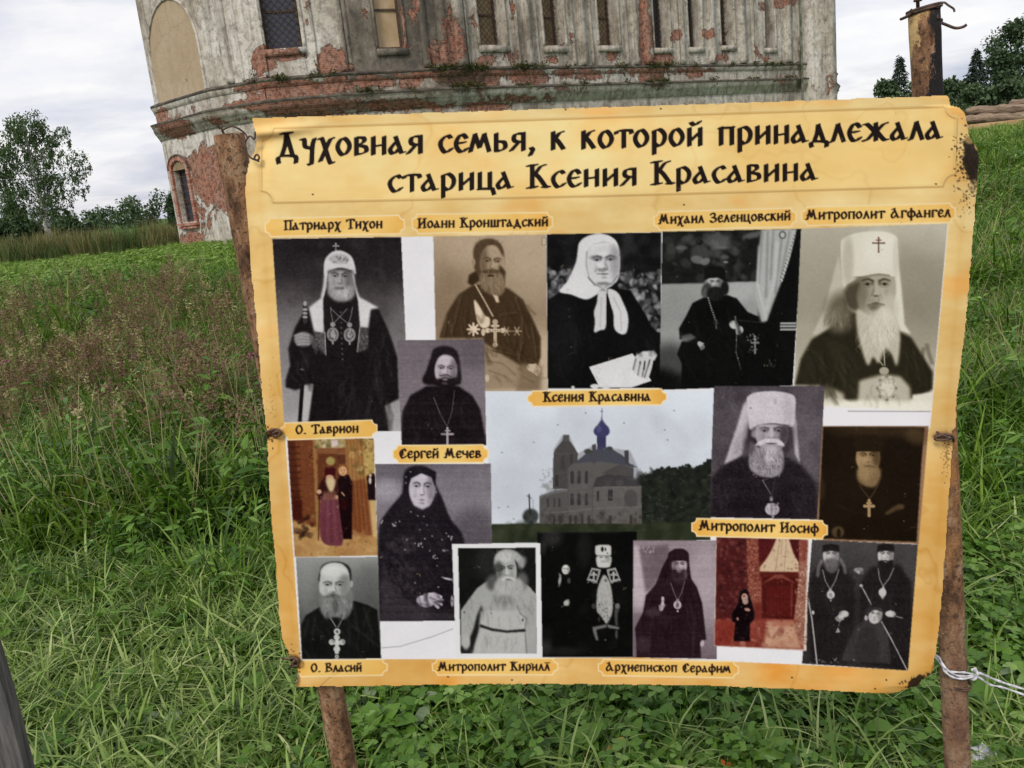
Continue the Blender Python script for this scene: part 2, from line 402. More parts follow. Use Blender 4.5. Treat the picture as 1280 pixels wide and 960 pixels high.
def hole(A, B, x0, x1, yb, zt, xm=None):
    u0, zb = face_uv(A, B, x0, yb); u1, _ = face_uv(A, B, x1, yb)
    return [u0, u1, zb, zt]
W1 = hole(PL[3-1], PL[3], 333, 379, 62, 11.6)
W2 = hole(PL[3], PL[4], 474, 506, 61, 11.6)
W345 = [hole(PL[4], PL[5], a, b_, yb, 11.2) for a, b_, yb in ((601, 633, 57), (682, 707, 58), (750, 774, 57))]
W69 = [hole(PL[5], PL[6], a, b_, yb, 11.2) for a, b_, yb in ((819, 838, 60), (862, 878, 59), (902, 918, 57), (957, 969, 60))]
WS = hole(PL[0], PL[1], 219, 246, 279, 0); WS[3] = face_uv(PL[0], PL[1], 228, 211)[1]; 
WS[0] = face_uv(PL[0], PL[1], 224, 250)[0]; WS[1] = face_uv(PL[0], PL[1], 241, 250)[0]; print('WS', WS)
nu0, nz0 = face_uv(PL[0], PL[1], 190, 100)
NI = [face_uv(PL[0], PL[1], 186, 60)[0], face_uv(PL[0], PL[1], 253, 80)[0], ZL+.03, 10.6]
print('niche', NI, 'W1', W1)
def bgf(A, B):
    t = (B-A).normalized()
    def f(V):
        u = (V-np.array(A)) @ np.array(t)
        r = (NI[1]-NI[0])/2; uc = (NI[0]+NI[1])/2
        top = NI[3]-r
        ins = (u > NI[0]) & (u < NI[1]) & (V[:, 2] > NI[2]) & ((V[:, 2] < top) | (np.hypot(u-uc, V[:, 2]-top) < r))
        return ins.astype(float)
    return f
# lower storey
lows = {0: [WS]}
for i in range(len(PLAN)):
    A, B = PLAN[i], PLAN[(i+1) % len(PLAN)]
    fr = i < len(PL)-1
    wall_panel('wall', A, B, Z0, ZB-.25, lows.get(i, ()), .35, step=.16 if fr else 2.5)
    hs = {2: [W1], 3: [W2], 4: W345, 5: W69}.get(i, ())
    wall_panel('wall', A, B, ZL, ZT, hs, .75 if i >= 4 else .5, step=.16 if fr else 2.5, beige=bgf(A, B) if i == 0 else None)
    wall_panel('wall', A, B, ZB+.12, ZL-.12, (), .3, off=.06 if fr else 0, step=.16 if fr else 2.5)
mould('cornice', [(ZB-.62, 0), (ZB-.60, .08), (ZB-.45, .10), (ZB-.43, .16), (ZB-.28, .18), (ZB-.26, .25), (ZB-.10, .27), (ZB-.05, .30), (ZB+.0, .33)])
mould('cornice_ledge', [(ZB+.002, .33), (ZB+.05, .36), (ZB+.09, .34), (ZB+.16, .06)], LEDGE)
mould('string_course', [(ZL-.30, .06), (ZL-.24, .13), (ZL-.12, .16), (ZL-.06, .17)])
mould('string_course_ledge', [(ZL-.058, .18), (ZL+.0, .22), (ZL+.04, .21), (ZL+.12, 0)], LEDGE, rough=.045)
mould('plinth', [(-.6, .14), (.20, .14), (.26, .10), (.30, 0)])
mould('cornice', [(ZT-.7, 0), (ZT-.6, .2), (ZT-.3, .3), (ZT-.1, .55), (ZT, .6), (ZT+.1, 0)])
bm = bmesh.new()
cc = sum(PLAN, Vector())/len(PLAN)
ring = [bm.verts.new((p.x+(p-cc).normalized().x*.7, p.y+(p-cc).normalized().y*.7, ZT+.1)) for p in PLAN]
top = bm.verts.new((cc.x, cc.y, ZT+4.5))
for i in range(len(ring)): bm.faces.new((ring[i], ring[(i+1) % len(ring)], top))
m, nt, b = mat('rusty_roof_sheet'); ob = N(nt, 'ShaderNodeTexCoord').outputs['Object']
L(nt, ramp(nt, noise(nt, ob, .8, 6, .7), [(.35, (.12, .13, .12)), (.65, (.20, .09, .05))]), b.inputs['Base Color']); b.inputs['Roughness'].default_value = .7
link('roof', bm_mesh(bm, 'roof', m), parent=church)

# pilasters, window surrounds
def strip(A, B, u0, u1, z0, z1, out, name='pilaster', parent=church, inn=-.05):
    """raised box on the wall face, gridded so that it takes the wear marks"""
    t = (B-A).normalized(); n = Vector((t.y, -t.x, 0)); V = []; Fc = []; uvs = []
    prof = [(u0, inn), (u0, out), (u1, out), (u1, inn)]
    nz = max(2, int((z1-z0)/.2)); 
    for j in range(nz+1):
        z = z0+(z1-z0)*j/nz
        for (u, o) in prof:
            w = (float(vnoise(np.array(u+20.), np.array(z+20.), .6, oct=2, seed=9))-.5)*.03
            P = A+t*(u+w)+n*o; V.append((P.x, P.y, z)); uvs.append((u+o, z))
    for j in range(nz):
        for k in range(3): a = j*4+k; Fc.append((a, a+1, a+5, a+4))
    Fc.append((0, 3, 2, 1)); k = nz*4; Fc.append((k, k+1, k+2, k+3))
    V = np.array(V)
    return link(name, mesh_np(name, V, Fc, MAS, False, mattrs(V), np.array(uvs)), parent=parent)
def pil(i, x, w=.32, y=50, out=.10, **k):
    A, B = PLAN[i], PLAN[i+1]; u, _ = face_uv(A, B, x, y); strip(A, B, u-w/2, u+w/2, ZL+.125, ZT-.72, out, **k)
pil(1, 281, .34, out=.12); pil(1, 297, .12, out=.07)
pil(2, 346-22, .1, y=30, out=.08); pil(2, 392, .1, out=.08); pil(2, 426, .3, out=.05)
pil(3, 434, .2, out=.04); pil(3, 530, .3, out=.12); pil(3, 552, .35, out=.18)
for x, w in ((584, .12), (647, .10), (659, .34), (671, .08), (716, .1), (727, .34), (739, .08), (783, .1), (793, .3), (574, .45)): pil(4, x, w, out=.20 if w > .2 else .10)
for x, w in ((808, .5), (847, .1), (889, .42), (851, .3), (927, .5), (941, .12), (984, .45), (997, .2)): pil(5, x, w, out=.20 if w > .2 else .10)
A, B = PLAN[6], PLAN[7]; u, _ = face_uv(A, B, 1012, 50); Lw_ = (B-A).length
strip(A, B, u-.45, Lw_+.15, -.6, ZT-.72, .50, name='buttress'); strip(A, B, Lw_-.45, Lw_+.25, -.6, ZT-.72, .62, name='buttress')
A, B = PLAN[6], PLAN[7]
u, _ = face_uv(A, B, 1005, 60)
bm = bmesh.new(); P = A.lerp(B, .04); tube(bm, [P+Vector((-.35, -.75, z)) for z in np.linspace(0.2, 13, 20)], .07, 8)
m, nt, b = mat('mossy_downpipe'); ob = N(nt, 'ShaderNodeTexCoord').outputs['Object']
L(nt, ramp(nt, noise(nt, ob, 3, 5), [(.4, (.06, .085, .03)), (.6, (.20, .20, .16))]), b.inputs['Base Color'])
link('downpipe', bm_mesh(bm, 'downpipe', m, True), parent=church)

m, nt, b = mat('dark_window_glass'); b.inputs['Base Color'].default_value = (.04, .05, .075, 1); b.inputs['Roughness'].default_value = .25; GLASS = m
m, nt, b = mat('rusty_iron_bars'); ob = N(nt, 'ShaderNodeTexCoord').outputs['Object']
L(nt, ramp(nt, noise(nt, ob, 14, 4), [(.4, (.05, .04, .035)), (.65, (.14, .075, .045))]), b.inputs['Base Color']); b.inputs['Roughness'].default_value = .8; IRON = m
m, nt, b = mat('blocked_window_board'); ob = N(nt, 'ShaderNodeTexCoord').outputs['Object']
L(nt, ramp(nt, noise(nt, ob, 1.2, 5), [(.35, (.42, .29, .16)), (.65, (.56, .42, .27))]), b.inputs['Base Color']); b.inputs['Roughness'].default_value = .9; BOARD = m
m, nt, b = mat('ochre_window_boarding'); ob = N(nt, 'ShaderNodeTexCoord').outputs['Object']
L(nt, ramp(nt, noise(nt, ob, 2.2, 5), [(.35, (.20, .14, .08)), (.65, (.36, .27, .16))]), b.inputs['Base Color']); b.inputs['Roughness'].default_value = .9; OCHRE = m
def window(i, h, depth, pane=None, kind='lattice', pitch=.24):
    A, B = PLAN[i], PLAN[i+1]; t = (B-A).normalized(); n = Vector((t.y, -t.x, 0)); Z = Vector((0, 0, 1))
    u0, u1, z0, z1 = h; mid = A+t*(u0+u1)/2; w, hh = u1-u0, z1-z0
    bm = bmesh.new()
    for s in (0, 1): box(bm, A+t*(u0+.05 if s == 0 else u1-.05)-n*(depth-.06)+Z*(z0+hh/2), .09, .07, hh, (t, n, Z))
    for z in (z0+.05, z0+hh*.38, z1-.05): box(bm, mid-n*(depth-.05)+Z*z, w-.02, .06, .08, (t, n, Z))
    wn = link('window', bm_mesh(bm, 'window', IRON), parent=church)
    bm = bmesh.new(); box(bm, mid-n*(depth-.005)+Z*(z0+hh/2), w+.1, .02, hh+.1, (t, n, Z))
    link('pane', bm_mesh(bm, 'pane', pane or GLASS), parent=wn)
    if kind == 'lattice':
        bm = bmesh.new(); k = -hh
        while k < w:
            for sgn in (1, -1):
                a0 = max(0, k); a1 = min(w, k+hh)
                if a1-a0 > .05:
                    p0 = (a0, a0-k) if sgn > 0 else (w-a0, a0-k); p1 = (a1, a1-k) if sgn > 0 else (w-a1, a1-k)
                    P0 = A+t*(u0+p0[0])+Z*(z0+p0[1])-n*(depth-.16); P1 = A+t*(u0+p1[0])+Z*(z0+p1[1])-n*(depth-.16)
                    tube(bm, [P0, P1], .014, 4, cap=False)
            k += pitch
        link('grille', bm_mesh(bm, 'grille', IRON), parent=wn)
    if kind != 'none':
        strip(A, B, u0-.12, u1+.12, z0-.28, z0-.01, .10, name='sill', parent=wn)
        strip(A, B, u0-.14, u0-.02, z0, z1, .05, name='jamb', parent=wn); strip(A, B, u1+.02, u1+.14, z0, z1, .05, name='jamb', parent=wn)
    return wn
window(2, W1, .5, pitch=.30)
window(3, W2, .35, BOARD, 'plain')
for h in W345: window(4, h, .75, OCHRE, pitch=.26)
for k, h in enumerate(W69): window(5, h, .75, OCHRE if k == 2 else None, pitch=.26)
# small arched window with brick surround, bottom left
A, B = PLAN[0], PLAN[1]; t = (B-A).normalized(); n = Vector((t.y, -t.x, 0)); Z = Vector((0, 0, 1))
wn = window(0, WS, .3, kind='none', pitch=.2)
u0, u1, z0, z1 = WS; w = u1-u0
bm = bmesh.new()
for k in range(1, 5): tube(bm, [A+t*(u0+w*k/5)-n*.12+Z*z0, A+t*(u0+w*k/5)-n*.12+Z*z1], .012, 5)
for k in range(1, 7): tube(bm, [A+t*u0-n*.12+Z*(z0+(z1-z0)*k/7), A+t*u1-n*.12+Z*(z0+(z1-z0)*k/7)], .012, 5)
link('grille', bm_mesh(bm, 'grille', IRON), parent=wn)
m, nt, b = mat('red_brick'); ob = N(nt, 'ShaderNodeTexCoord').outputs['Object']
oi = N(nt, 'ShaderNodeObjectInfo').outputs['Random']
bc = ramp(nt, oi, [(0, (.30, .09, .06)), (.5, (.42, .17, .11)), (1, (.46, .27, .20))])
L(nt, mix(nt, ramp(nt, noise(nt, ob, 8, 5, .7), [(.5, (0, 0, 0)), (.68, (.8, .8, .8))]), bc, (.48, .43, .37)), b.inputs['Base Color']); b.inputs['Roughness'].default_value = .9; BRICK = m
me_br = None
def brick_at(c, ax, sx, sz, parent, dy=.16):
    bm = bmesh.new(); box(bm, c, sx*random.uniform(.93, .98), dy*random.uniform(.85, 1.1), sz*.86, ax)
    link('brick', bm_mesh(bm, 'brick', BRICK), parent=parent)
random.seed(4)
sr = empty('window_surround', A+t*(u0+w/2)+n*.1+Z*z0, parent=church)
sr.matrix_parent_inverse = parent_inv(church)
nb = int((z1-z0)/.13)
for s in (0, 1):
    for k in range(nb):
        brick_at(A+t*((u0-.14) if s == 0 else (u1+.14))+n*.05+Z*(z0+.065+k*.13), (t, n, Z), .22, .13, sr)
for k in range(9):
    an = math.pi*(k+.5)/9; rr = w/2+.13
    ct = t*math.cos(an)+Z*math.sin(an)*.62; X = ct.normalized(); Y = X.cross(n)
    brick_at(A+t*(u0+w/2+math.cos(an)*rr)+Z*(z1+math.sin(an)*rr*.62)+n*.05, (Y, n, X), rr*math.pi/9*.86, .24, sr)
for k in range(7): brick_at(A+t*(u0-.28+(w+.56)*(k+.5)/7)+n*.09+Z*(z0-.10), (t, n, Z), (w+.56)/7, .14, sr, .26)
for k in range(6): brick_at(A+t*(u0-.2+(w+.4)*(k+.5)/6)+n*.06+Z*(z0-.24), (t, n, Z), (w+.4)/6, .12, sr, .2)
bm = bmesh.new(); pts = [A+t*(u0+w/2+math.cos(a)*(w/2+.30))+Z*(z1+math.sin(a)*(w/2+.30)*.66)+n*.12 for a in np.linspace(0, math.pi, 13)]
tube(bm, pts, .05, 6); link('hood', bm_mesh(bm, 'hood', LEDGE), parent=wn)
bm = bmesh.new()   # lintel infill above the opening
arc = [A+t*(u0+w/2+math.cos(a)*(w/2+.06))+Z*(z1-.03+math.sin(a)*(w/2)*.62)+n*.03 for a in np.linspace(0, math.pi, 13)]
bm.faces.new([bm.verts.new(p) for p in arc]); link('arch_infill', bm_mesh(bm, 'arch_infill', OCHRE), parent=wn)
# raised edge of the blind arch
bm = bmesh.new(); r_ = (NI[1]-NI[0])/2; uc = (NI[0]+NI[1])/2; tp = NI[3]-r_
pts = [A+t*NI[0]+n*.02+Z*z for z in np.linspace(ZL+.13, tp, 8)] + [A+t*(uc-math.cos(a)*r_)+n*.02+Z*(tp+math.sin(a)*r_) for a in np.linspace(.2, math.pi-.2, 12)] + [A+t*NI[1]+n*.02+Z*z for z in np.linspace(tp, ZL+.13, 8)]
tube(bm, pts, .06, 6); me = bm_mesh(bm, 'blind_arch_edge')
Vv = np.array([v.co for v in me.vertices])
for k, (ty, dd) in mattrs(Vv).items():
    a = me.attributes.new(k, ty, 'POINT'); a.data.foreach_set('value', (np.array(dd)*(0 if k != 'tone' else 1.3)).astype(np.float32))
me.uv_layers.new(name='UVMap')
link('blind_arch_edge', me, MAS, parent=church)
# ------------------------------------------------------------------ the poster's print, painted as colours per grid point
X0, Y0, GW, GH, SS = 296, 108, 936, 768, 2
CH, CW = GH*SS, GW*SS
cv = np.zeros((CH, CW, 3), np.float32)                      # sRGB 0..255
idm = np.zeros((CH, CW), np.int16)
IDS = ['sheet']
prs = np.random.RandomState(11)
class S: x = 0; y = 0; s = 1; clip = None; lo = (20, 20, 20); hi = (235, 235, 235); box = (0, 0, CW, CH)
def Zm(x, y, s): S.x, S.y, S.s = x, y, s
def T(p):
    p = np.asarray(p, float).reshape(-1, 2)
    return np.stack([(p[:, 0]/S.s+S.x-X0)*SS, (p[:, 1]/S.s+S.y-Y0)*SS], 1)
def col_(c):
    if hasattr(c, '__len__'): return np.array(c, np.float32)
    t = np.clip(c, 0, 255)/255; return np.array(S.lo, np.float32)*(1-t)+np.array(S.hi, np.float32)*t
def blur_(m, r):
    r = int(round(r))
    if r < 1: return m
    for ax in (0, 1, 0, 1):
        pad = [(0, 0), (0, 0)]; pad[ax] = (r+1, r)
        c = np.cumsum(np.pad(m, pad, mode='edge'), axis=ax, dtype=np.float64); n = 2*r+1
        m = ((c[n:] - c[:-n]) if ax == 0 else (c[:, n:] - c[:, :-n]))/n
    return m.astype(np.float32)
def pmask(q, pad=0):
    x0 = max(S.box[0], int(q[:, 0].min())-pad-1); x1 = min(S.box[2], int(q[:, 0].max())+pad+2)
    y0 = max(S.box[1], int(q[:, 1].min())-pad-1); y1 = min(S.box[3], int(q[:, 1].max())+pad+2)
    if x1 <= x0 or y1 <= y0: return None
    gx = np.arange(x0, x1)[None]+.5; gy = np.arange(y0, y1)[:, None]+.5
    ins = np.zeros((y1-y0, x1-x0), bool); n = len(q)
    for i in range(n):
        ax, ay = q[i]; bx, by = q[(i+1) % n]
        if ay == by: continue
        ins ^= ((gy > min(ay, by)) & (gy <= max(ay, by))) & (gx < ax+(gy-ay)*(bx-ax)/(by-ay))
    return y0, y1, x0, x1, ins.astype(np.float32)
def comp(y0, y1, x0, x1, m, c, a=1):
    m = m*a
    if S.clip is not None: m = m*S.clip[y0:y1, x0:x1]
    v = cv[y0:y1, x0:x1]; v += (col_(c)-v)*m[..., None]
def smooth(q, k=4):
    n = len(q); out = []
    for i in range(n):
        p0, p1, p2, p3 = q[i-1], q[i], q[(i+1) % n], q[(i+2) % n]
        for s in range(k):
            t = s/k; out.append(.5*((2*p1)+(-p0+p2)*t+(2*p0-5*p1+4*p2-p3)*t*t+(-p0+3*p1-3*p2+p3)*t**3))
    return np.array(out)
def P(pts, c, b=0, a=1, sm_=False):
    q = T(pts)
    if sm_: q = smooth(q)
    br = b/S.s*SS
    r = pmask(q, int(br*2.2)+1)
    if r is None: return
    y0, y1, x0, x1, m = r
    comp(y0, y1, x0, x1, blur_(m, br), c, a)
def E(cx, cy, rx_, ry_, c, soft=.35, rot=0, a=1):
    (X, Y), = T((cx, cy)); k = SS/S.s; rx_, ry_ = rx_*k, ry_*k; M = max(rx_, ry_)*(1+soft)+2
    x0, x1, y0, y1 = max(S.box[0], int(X-M)), min(S.box[2], int(X+M)+1), max(S.box[1], int(Y-M)), min(S.box[3], int(Y+M)+1)
    if x1 <= x0 or y1 <= y0: return
    gx = np.arange(x0, x1)[None]+.5-X; gy = np.arange(y0, y1)[:, None]+.5-Y
    cr, sr_ = math.cos(rot), math.sin(rot)
    d = np.sqrt(((gx*cr+gy*sr_)/rx_)**2+((-gx*sr_+gy*cr)/ry_)**2)
    sf = max(soft, 1.0/max(rx_, ry_)); m = np.clip((1+sf/2-d)/sf, 0, 1); m = m*m*(3-2*m)
    comp(y0, y1, x0, x1, m.astype(np.float32), c, a)
def Ln(pts, w, c, a=1, b=0):
    q = T(pts); hw = max(.45, w/S.s*SS/2)
    x0 = max(S.box[0], int(q[:, 0].min()-hw-2)); x1 = min(S.box[2], int(q[:, 0].max()+hw+3)); y0 = max(S.box[1], int(q[:, 1].min()-hw-2)); y1 = min(S.box[3], int(q[:, 1].max()+hw+3))
    if x1 <= x0 or y1 <= y0: return
    gx = np.arange(x0, x1)[None]+.5; gy = np.arange(y0, y1)[:, None]+.5; d = np.full((y1-y0, x1-x0), 1e9)
    for i in range(len(q)-1):
        ax, ay = q[i]; vx, vy = q[i+1]-q[i]; l = vx*vx+vy*vy+1e-9
        t = np.clip(((gx-ax)*vx+(gy-ay)*vy)/l, 0, 1); d = np.minimum(d, np.hypot(gx-ax-t*vx, gy-ay-t*vy))
    m = np.clip(hw+.5-d, 0, 1).astype(np.float32)
    comp(y0, y1, x0, x1, blur_(m, b/S.s*SS) if b else m, c, a)
def Dots(n, box_, c, r=(1, 3), a=.8):
    for _ in range(n):
        E(prs.uniform(box_[0], box_[2]), prs.uniform(box_[1], box_[3]), prs.uniform(*r), prs.uniform(*r), c if not isinstance(c, list) else c[prs.randint(len(c))], .5, 0, a)
def Blotch(n, box_, cs, r=(5, 20), a=.5):
    for _ in range(n):
        E(prs.uniform(box_[0], box_[2]), prs.uniform(box_[1], box_[3]), prs.uniform(*r), prs.uniform(*r), cs[prs.randint(len(cs))], .8, prs.uniform(0, 3), a)
def Hair(n, cx, cy, rx_, ry_, L_, cs, w=1.2, spread=.35, a=.6, down=1):
    for _ in range(n):
        an = prs.uniform(0, 2*math.pi); rr = math.sqrt(prs.rand())
        x = cx+rx_*rr*math.cos(an); y = cy+ry_*rr*math.sin(an)-L_*.3*down; k = (x-cx)/max(rx_, 1)*spread+prs.uniform(-.15, .15); l = L_*prs.uniform(.5, 1.1)
        o_ = prs.uniform(-.22, .22)*l; Ln([(x, y), (x+k*l*.3+o_, y+down*l*.35), (x+k*l*.6-o_, y+down*l*.7), (x+k*l*.8, y+down*l)], w*1.2, cs[prs.randint(len(cs))], a*.55)
def Print(name, pts, bgc, lo=(22, 20, 21), hi=(232, 230, 231), border=None):
    """start a printed photograph with its corner points"""
    S.lo, S.hi = tuple(v*.72 for v in lo), hi; S.clip = None; S.box = (0, 0, CW, CH)
    y0, y1, x0, x1, m = pmask(T(pts), 2); S.clip = np.zeros((CH, CW), np.float32); S.clip[y0:y1, x0:x1] = m; S.box = (x0, y0, x1, y1)
    IDS.append(name); idm[y0:y1, x0:x1][m > .5] = len(IDS)-1
    comp(y0, y1, x0, x1, np.ones_like(m), bgc)
def Grain(amp=8, sx=1.5, sy=None, line=0):
    x0, y0, x1, y1 = S.box; g = prs.randn(y1-y0, x1-x0).astype(np.float32); g = blur_(g, 1)*2.4
    lw = np.repeat(prs.randn((y1-y0)//3+1), 3)[:y1-y0, None]*line
    gy, gx = np.mgrid[y0:y1, x0:x1]; g = g*amp + lw + (vnoise(gx, gy, 40, oct=3, seed=2)-.5)*amp*2.2
    cv[y0:y1, x0:x1] += (g*S.clip[y0:y1, x0:x1])[..., None]
def Tint(rgb):
    x0, y0, x1, y1 = S.box; v = cv[y0:y1, x0:x1]; t = np.clip(v.mean(2)/255, 0, 1)
    v += (4*t*(1-t)*S.clip[y0:y1, x0:x1])[..., None]*np.array(rgb)
def Sat(k, lift=0):
    x0, y0, x1, y1 = S.box; v = cv[y0:y1, x0:x1]; g = v.mean(2, keepdims=True); v += ((g-v)*(1-k)+lift)*S.clip[y0:y1, x0:x1][..., None]
def Folds(n, box_, ang=1.5, c=(45, 62), L_=90, w=7, a=.35):
    for _ in range(n):
        x, y = prs.uniform(box_[0], box_[2]), prs.uniform(box_[1], box_[3]); an = ang+prs.normal(0, .22); l = L_*prs.uniform(.5, 1.3); bq = prs.uniform(-.12, .12)*l
        p = [(x, y), (x+math.cos(an)*l*.5+bq, y+math.sin(an)*l*.5), (x+math.cos(an)*l, y+math.sin(an)*l)]
        Ln(p, w, prs.uniform(*c), a, w*.5); Ln([(u+w, v) for u, v in p], w*.7, 0, a, w*.4)
def Vgrad(stops, a=1):
    """vertical grey gradient in zoom coordinates: [(y, grey), ...]"""
    x0, y0, x1, y1 = S.box; ys = ((np.arange(y0, y1)/SS+Y0)-S.y)*S.s
    t = np.interp(ys, [s[0] for s in stops], [s[1] for s in stops])[:, None]/255
    c = (np.array(S.lo)*(1-t)+np.array(S.hi)*t)[:, None, :]; m = (S.clip[y0:y1, x0:x1]*a)[..., None]
    v = cv[y0:y1, x0:x1]; v += (c-v)*m
def FaceE(cx, ye, ym, w, skin, shade, dark=40, side=1, tilt=0., age=1, top=None):
    h = (ym-ye)/.66; keep = S.clip
    if top is not None:
        S.clip = keep.copy(); r = int(((top/S.s+S.y)-Y0)*SS); S.clip[:max(0, r)] = 0
    Face(cx, ye+.15*h, w, h, skin, shade, dark, side, tilt, age=age); S.clip = keep
def Face(cx, cy, w, h, skin, shade, dark=40, side=1, tilt=0., beard=None, age=1):
    """face of half-width w and half-height h; side=+1 puts the shadow on the right"""
    def q(x, y): c_, s_ = math.cos(tilt), math.sin(tilt); return (cx+(x*c_-y*s_)*w, cy+(x*s_+y*c_)*h)
    E(*q(0, 0), w, h, skin, .16, tilt)
    E(*q(-.1, .25), w*.72, h*.72, skin, .4, tilt)
    P([q(side*.45, -.85), q(side*1.05, -.5), q(side*1.02, .3), q(side*.6, .9), q(side*.48, .2), q(side*.38, -.3)], shade, w*.14, .75)
    E(*q(-side*.15, -.62), w*.55, h*.26, min(255, skin+16), .9, tilt, .7)
    E(*q(-side*.45, .12), w*.24, h*.2, min(255, skin+18), .9, tilt, .6)
    E(*q(side*.42, .12), w*.18, h*.16, (skin+shade)/2+12, .9, tilt, .5)
    for s in (-1, 1):
        E(*q(s*.40, -.17), w*.30, h*.13, (skin+shade)/2*.85, 1, tilt, .55)       # socket
        E(*q(s*.16, -.16), w*.09, h*.09, shade*.75, 1, tilt, .6)                 # inner corner beside the nose
        P([q(s*.12, -.23), q(s*.40, -.315), q(s*.74, -.235), q(s*.72, -.20), q(s*.42, -.262), q(s*.14, -.185)], dark, w*.02, .85)
        P([q(s*.20, -.115), q(s*.42, -.155), q(s*.66, -.105), q(s*.42, -.085)], dark*.8, w*.015, .85)
        E(*q(s*.42, -.11), w*.085, h*.045, dark*.4, .4, tilt, .95)
        E(*q(s*.31, -.105), w*.04, h*.018, min(255, skin+10), .6, tilt, .55)
        Ln([q(s*.24, -.03), q(s*.42, -.005), q(s*.62, -.04)], w*.05, shade, .4, w*.02)
        E(*q(s*.52, .22), w*.14, h*.2, shade, 1, tilt, .28)
    P([q(-.08, -.2), q(.08, -.2), q(.15, .2), q(-.15, .2)], min(255, skin+14), w*.05, .7)
    P([q(side*.08, -.2), q(side*.2, .16), q(side*.24, .27), q(side*.08, .24)], shade, w*.04, .75)
    E(*q(0, .20), w*.13, h*.07, min(255, skin+12), .8, tilt, .8)
    P([q(-.2, .27), q(0, .31), q(.2, .27), q(.0, .25)], dark, w*.03, .8)
    P([q(-.26, .51), q(0, .48), q(.26, .50), q(0, .56)], (dark+shade)/2, w*.04, .75)
    E(*q(0, .66), w*.2, h*.05, shade, .8, tilt, .6)
    for k_ in range(3 if age else 0): Ln([q(-.42, -.50-.09*k_), q(0, -.53-.09*k_), q(.42, -.49-.09*k_)], w*.035, shade, .3, w*.02)
    if age:
        for s in (-1, 1): Ln([q(s*.24, .22), q(s*.36, .45)], w*.05, shade, .5, w*.03)
def Cross(cx, cy, w, h, c, t=3, knob=0):
    Ln([(cx, cy-h*.45), (cx, cy+h*.55)], t, c); Ln([(cx-w/2, cy-h*.08), (cx+w/2, cy-h*.08)], t, c); Ln([(cx-w*.22, cy-h*.28), (cx+w*.22, cy-h*.28)], t*.7, c)
    if knob:
        for p in ((cx, cy-h*.45), (cx-w/2, cy-h*.08), (cx+w/2, cy-h*.08), (cx, cy+h*.55)): E(*p, knob, knob, c, .3)
def Hand(cx, cy, L_, ang, c, sh, n=4, w=None, curl=.5):
    w = w or L_*.5; ca, sa = math.cos(ang), math.sin(ang)
    def q(x, y): return (cx+x*ca-y*sa, cy+x*sa+y*ca)
    E(cx, cy, L_*.42, w*.62, c, .2, ang)
    for k in range(n):
        y = (k/(n-1)-.5)*w*1.1; l = L_*(1.0-.12*abs(k-1.3))
        Ln([q(L_*.2, y), q(L_*.2+l*.35, y*1.05), q(L_*.2+l*.6, y*1.0+l*curl*.25)], w/n*.86, c)
        Ln([q(L_*.25, y+w/n*.5), q(L_*.2+l*.4, y*1.05+w/n*.5)], w/n*.18, sh, .8)
    Ln([q(-L_*.1, -w*.45), q(L_*.25, -w*.85)], w/n, c)

# parchment ground of the sheet
gy, gx = np.mgrid[0:CH, 0:CW]; PX = gx/SS+X0; PY = gy/SS+Y0
n1_ = vnoise(PX, PY, 110, 60, 5, 1); n2_ = vnoise(PX, PY, 45, 45, 5, 2); n3_ = vnoise(PX, PY, 30, 9, 4, 5)
tv = np.clip((PY-130)/730, 0, 1)
base_t = np.array([244, 214, 148.]); base_b = np.array([235, 187, 110.])
cv[:] = base_t+(base_b-base_t)*sm(tv)[..., None]
k_ = ((n1_-.5)*.7+(n2_-.5)*.75+(n3_-.5)*.4)[..., None]
cv += k_*np.array([26, 48, 66.])
cv += (np.clip(vnoise(PX, PY, 90, 60, 4, 9)-.58, 0, 1)*3)[..., None]*np.array([6, -28, -46.])   # orange blushes
ex_ = np.minimum(np.abs(PX-(318+(PY-150)*.075)), np.abs(PX-(1212-(PY-150)*.075))); cv -= (np.exp(-np.clip(ex_, 0, None)/9)*.5+np.exp(-np.abs(PY-862)/8)*.4)[..., None]*np.array([14, 26, 34.])
cr_ = np.exp(-(np.abs((vnoise(PX, PY, 160, oct=5, seed=21)-.5))*120)**2); cv -= cr_[..., None]*np.array([10, 14, 16.])
S.clip = None
Zm(0, 0, 1)

# white ground under the photographs
Print('photo_backing', [(341, 298), (503, 296), (683, 293), (826, 290), (1002, 286), (1185.5, 279.5), (1163, 533), (1160.5, 538), (1147, 681), (1135, 838), (1004, 831), (800, 822), (376, 825), (356, 540)], (236, 235, 240), hi=(238, 237, 241)); Grain(2)
Dots(26, (500, 480, 1160, 830), (120, 120, 125), (.5, 1.1), .6)

# A: bishop in white veil with staff
Zm(330, 290, 3.839)
Print('photo_print', [(40, 33), (658, 24), (700, 955), (100, 960)], 60, (40, 32, 35), (236, 233, 236))
Vgrad([(30, 12), (200, 25), (330, 62), (450, 90), (620, 120), (800, 165), (950, 185)])
E(140, 560, 110, 220, 160, 1.2, 0, .45); E(330, 30, 300, 130, 8, 1.2, 0, .6); E(650, 560, 60, 260, 130, 1, 0, .4); Blotch(30, (40, 30, 700, 400), [10, 60, 90], (10, 40), .15)
P([(215, 360), (285, 320), (450, 320), (550, 370), (600, 480), (640, 600), (648, 800), (580, 835), (600, 960), (205, 960), (235, 730), (150, 760), (104, 745), (104, 710), (125, 640), (116, 560), (150, 455), (190, 385)], 3, 3)
P([(190, 735), (235, 728), (212, 905), (180, 905)], 205, 3)
E(490, 900, 100, 60, 12, .9, .4); P([(520, 720), (560, 690), (585, 790), (560, 840)], 24, 6, .6)
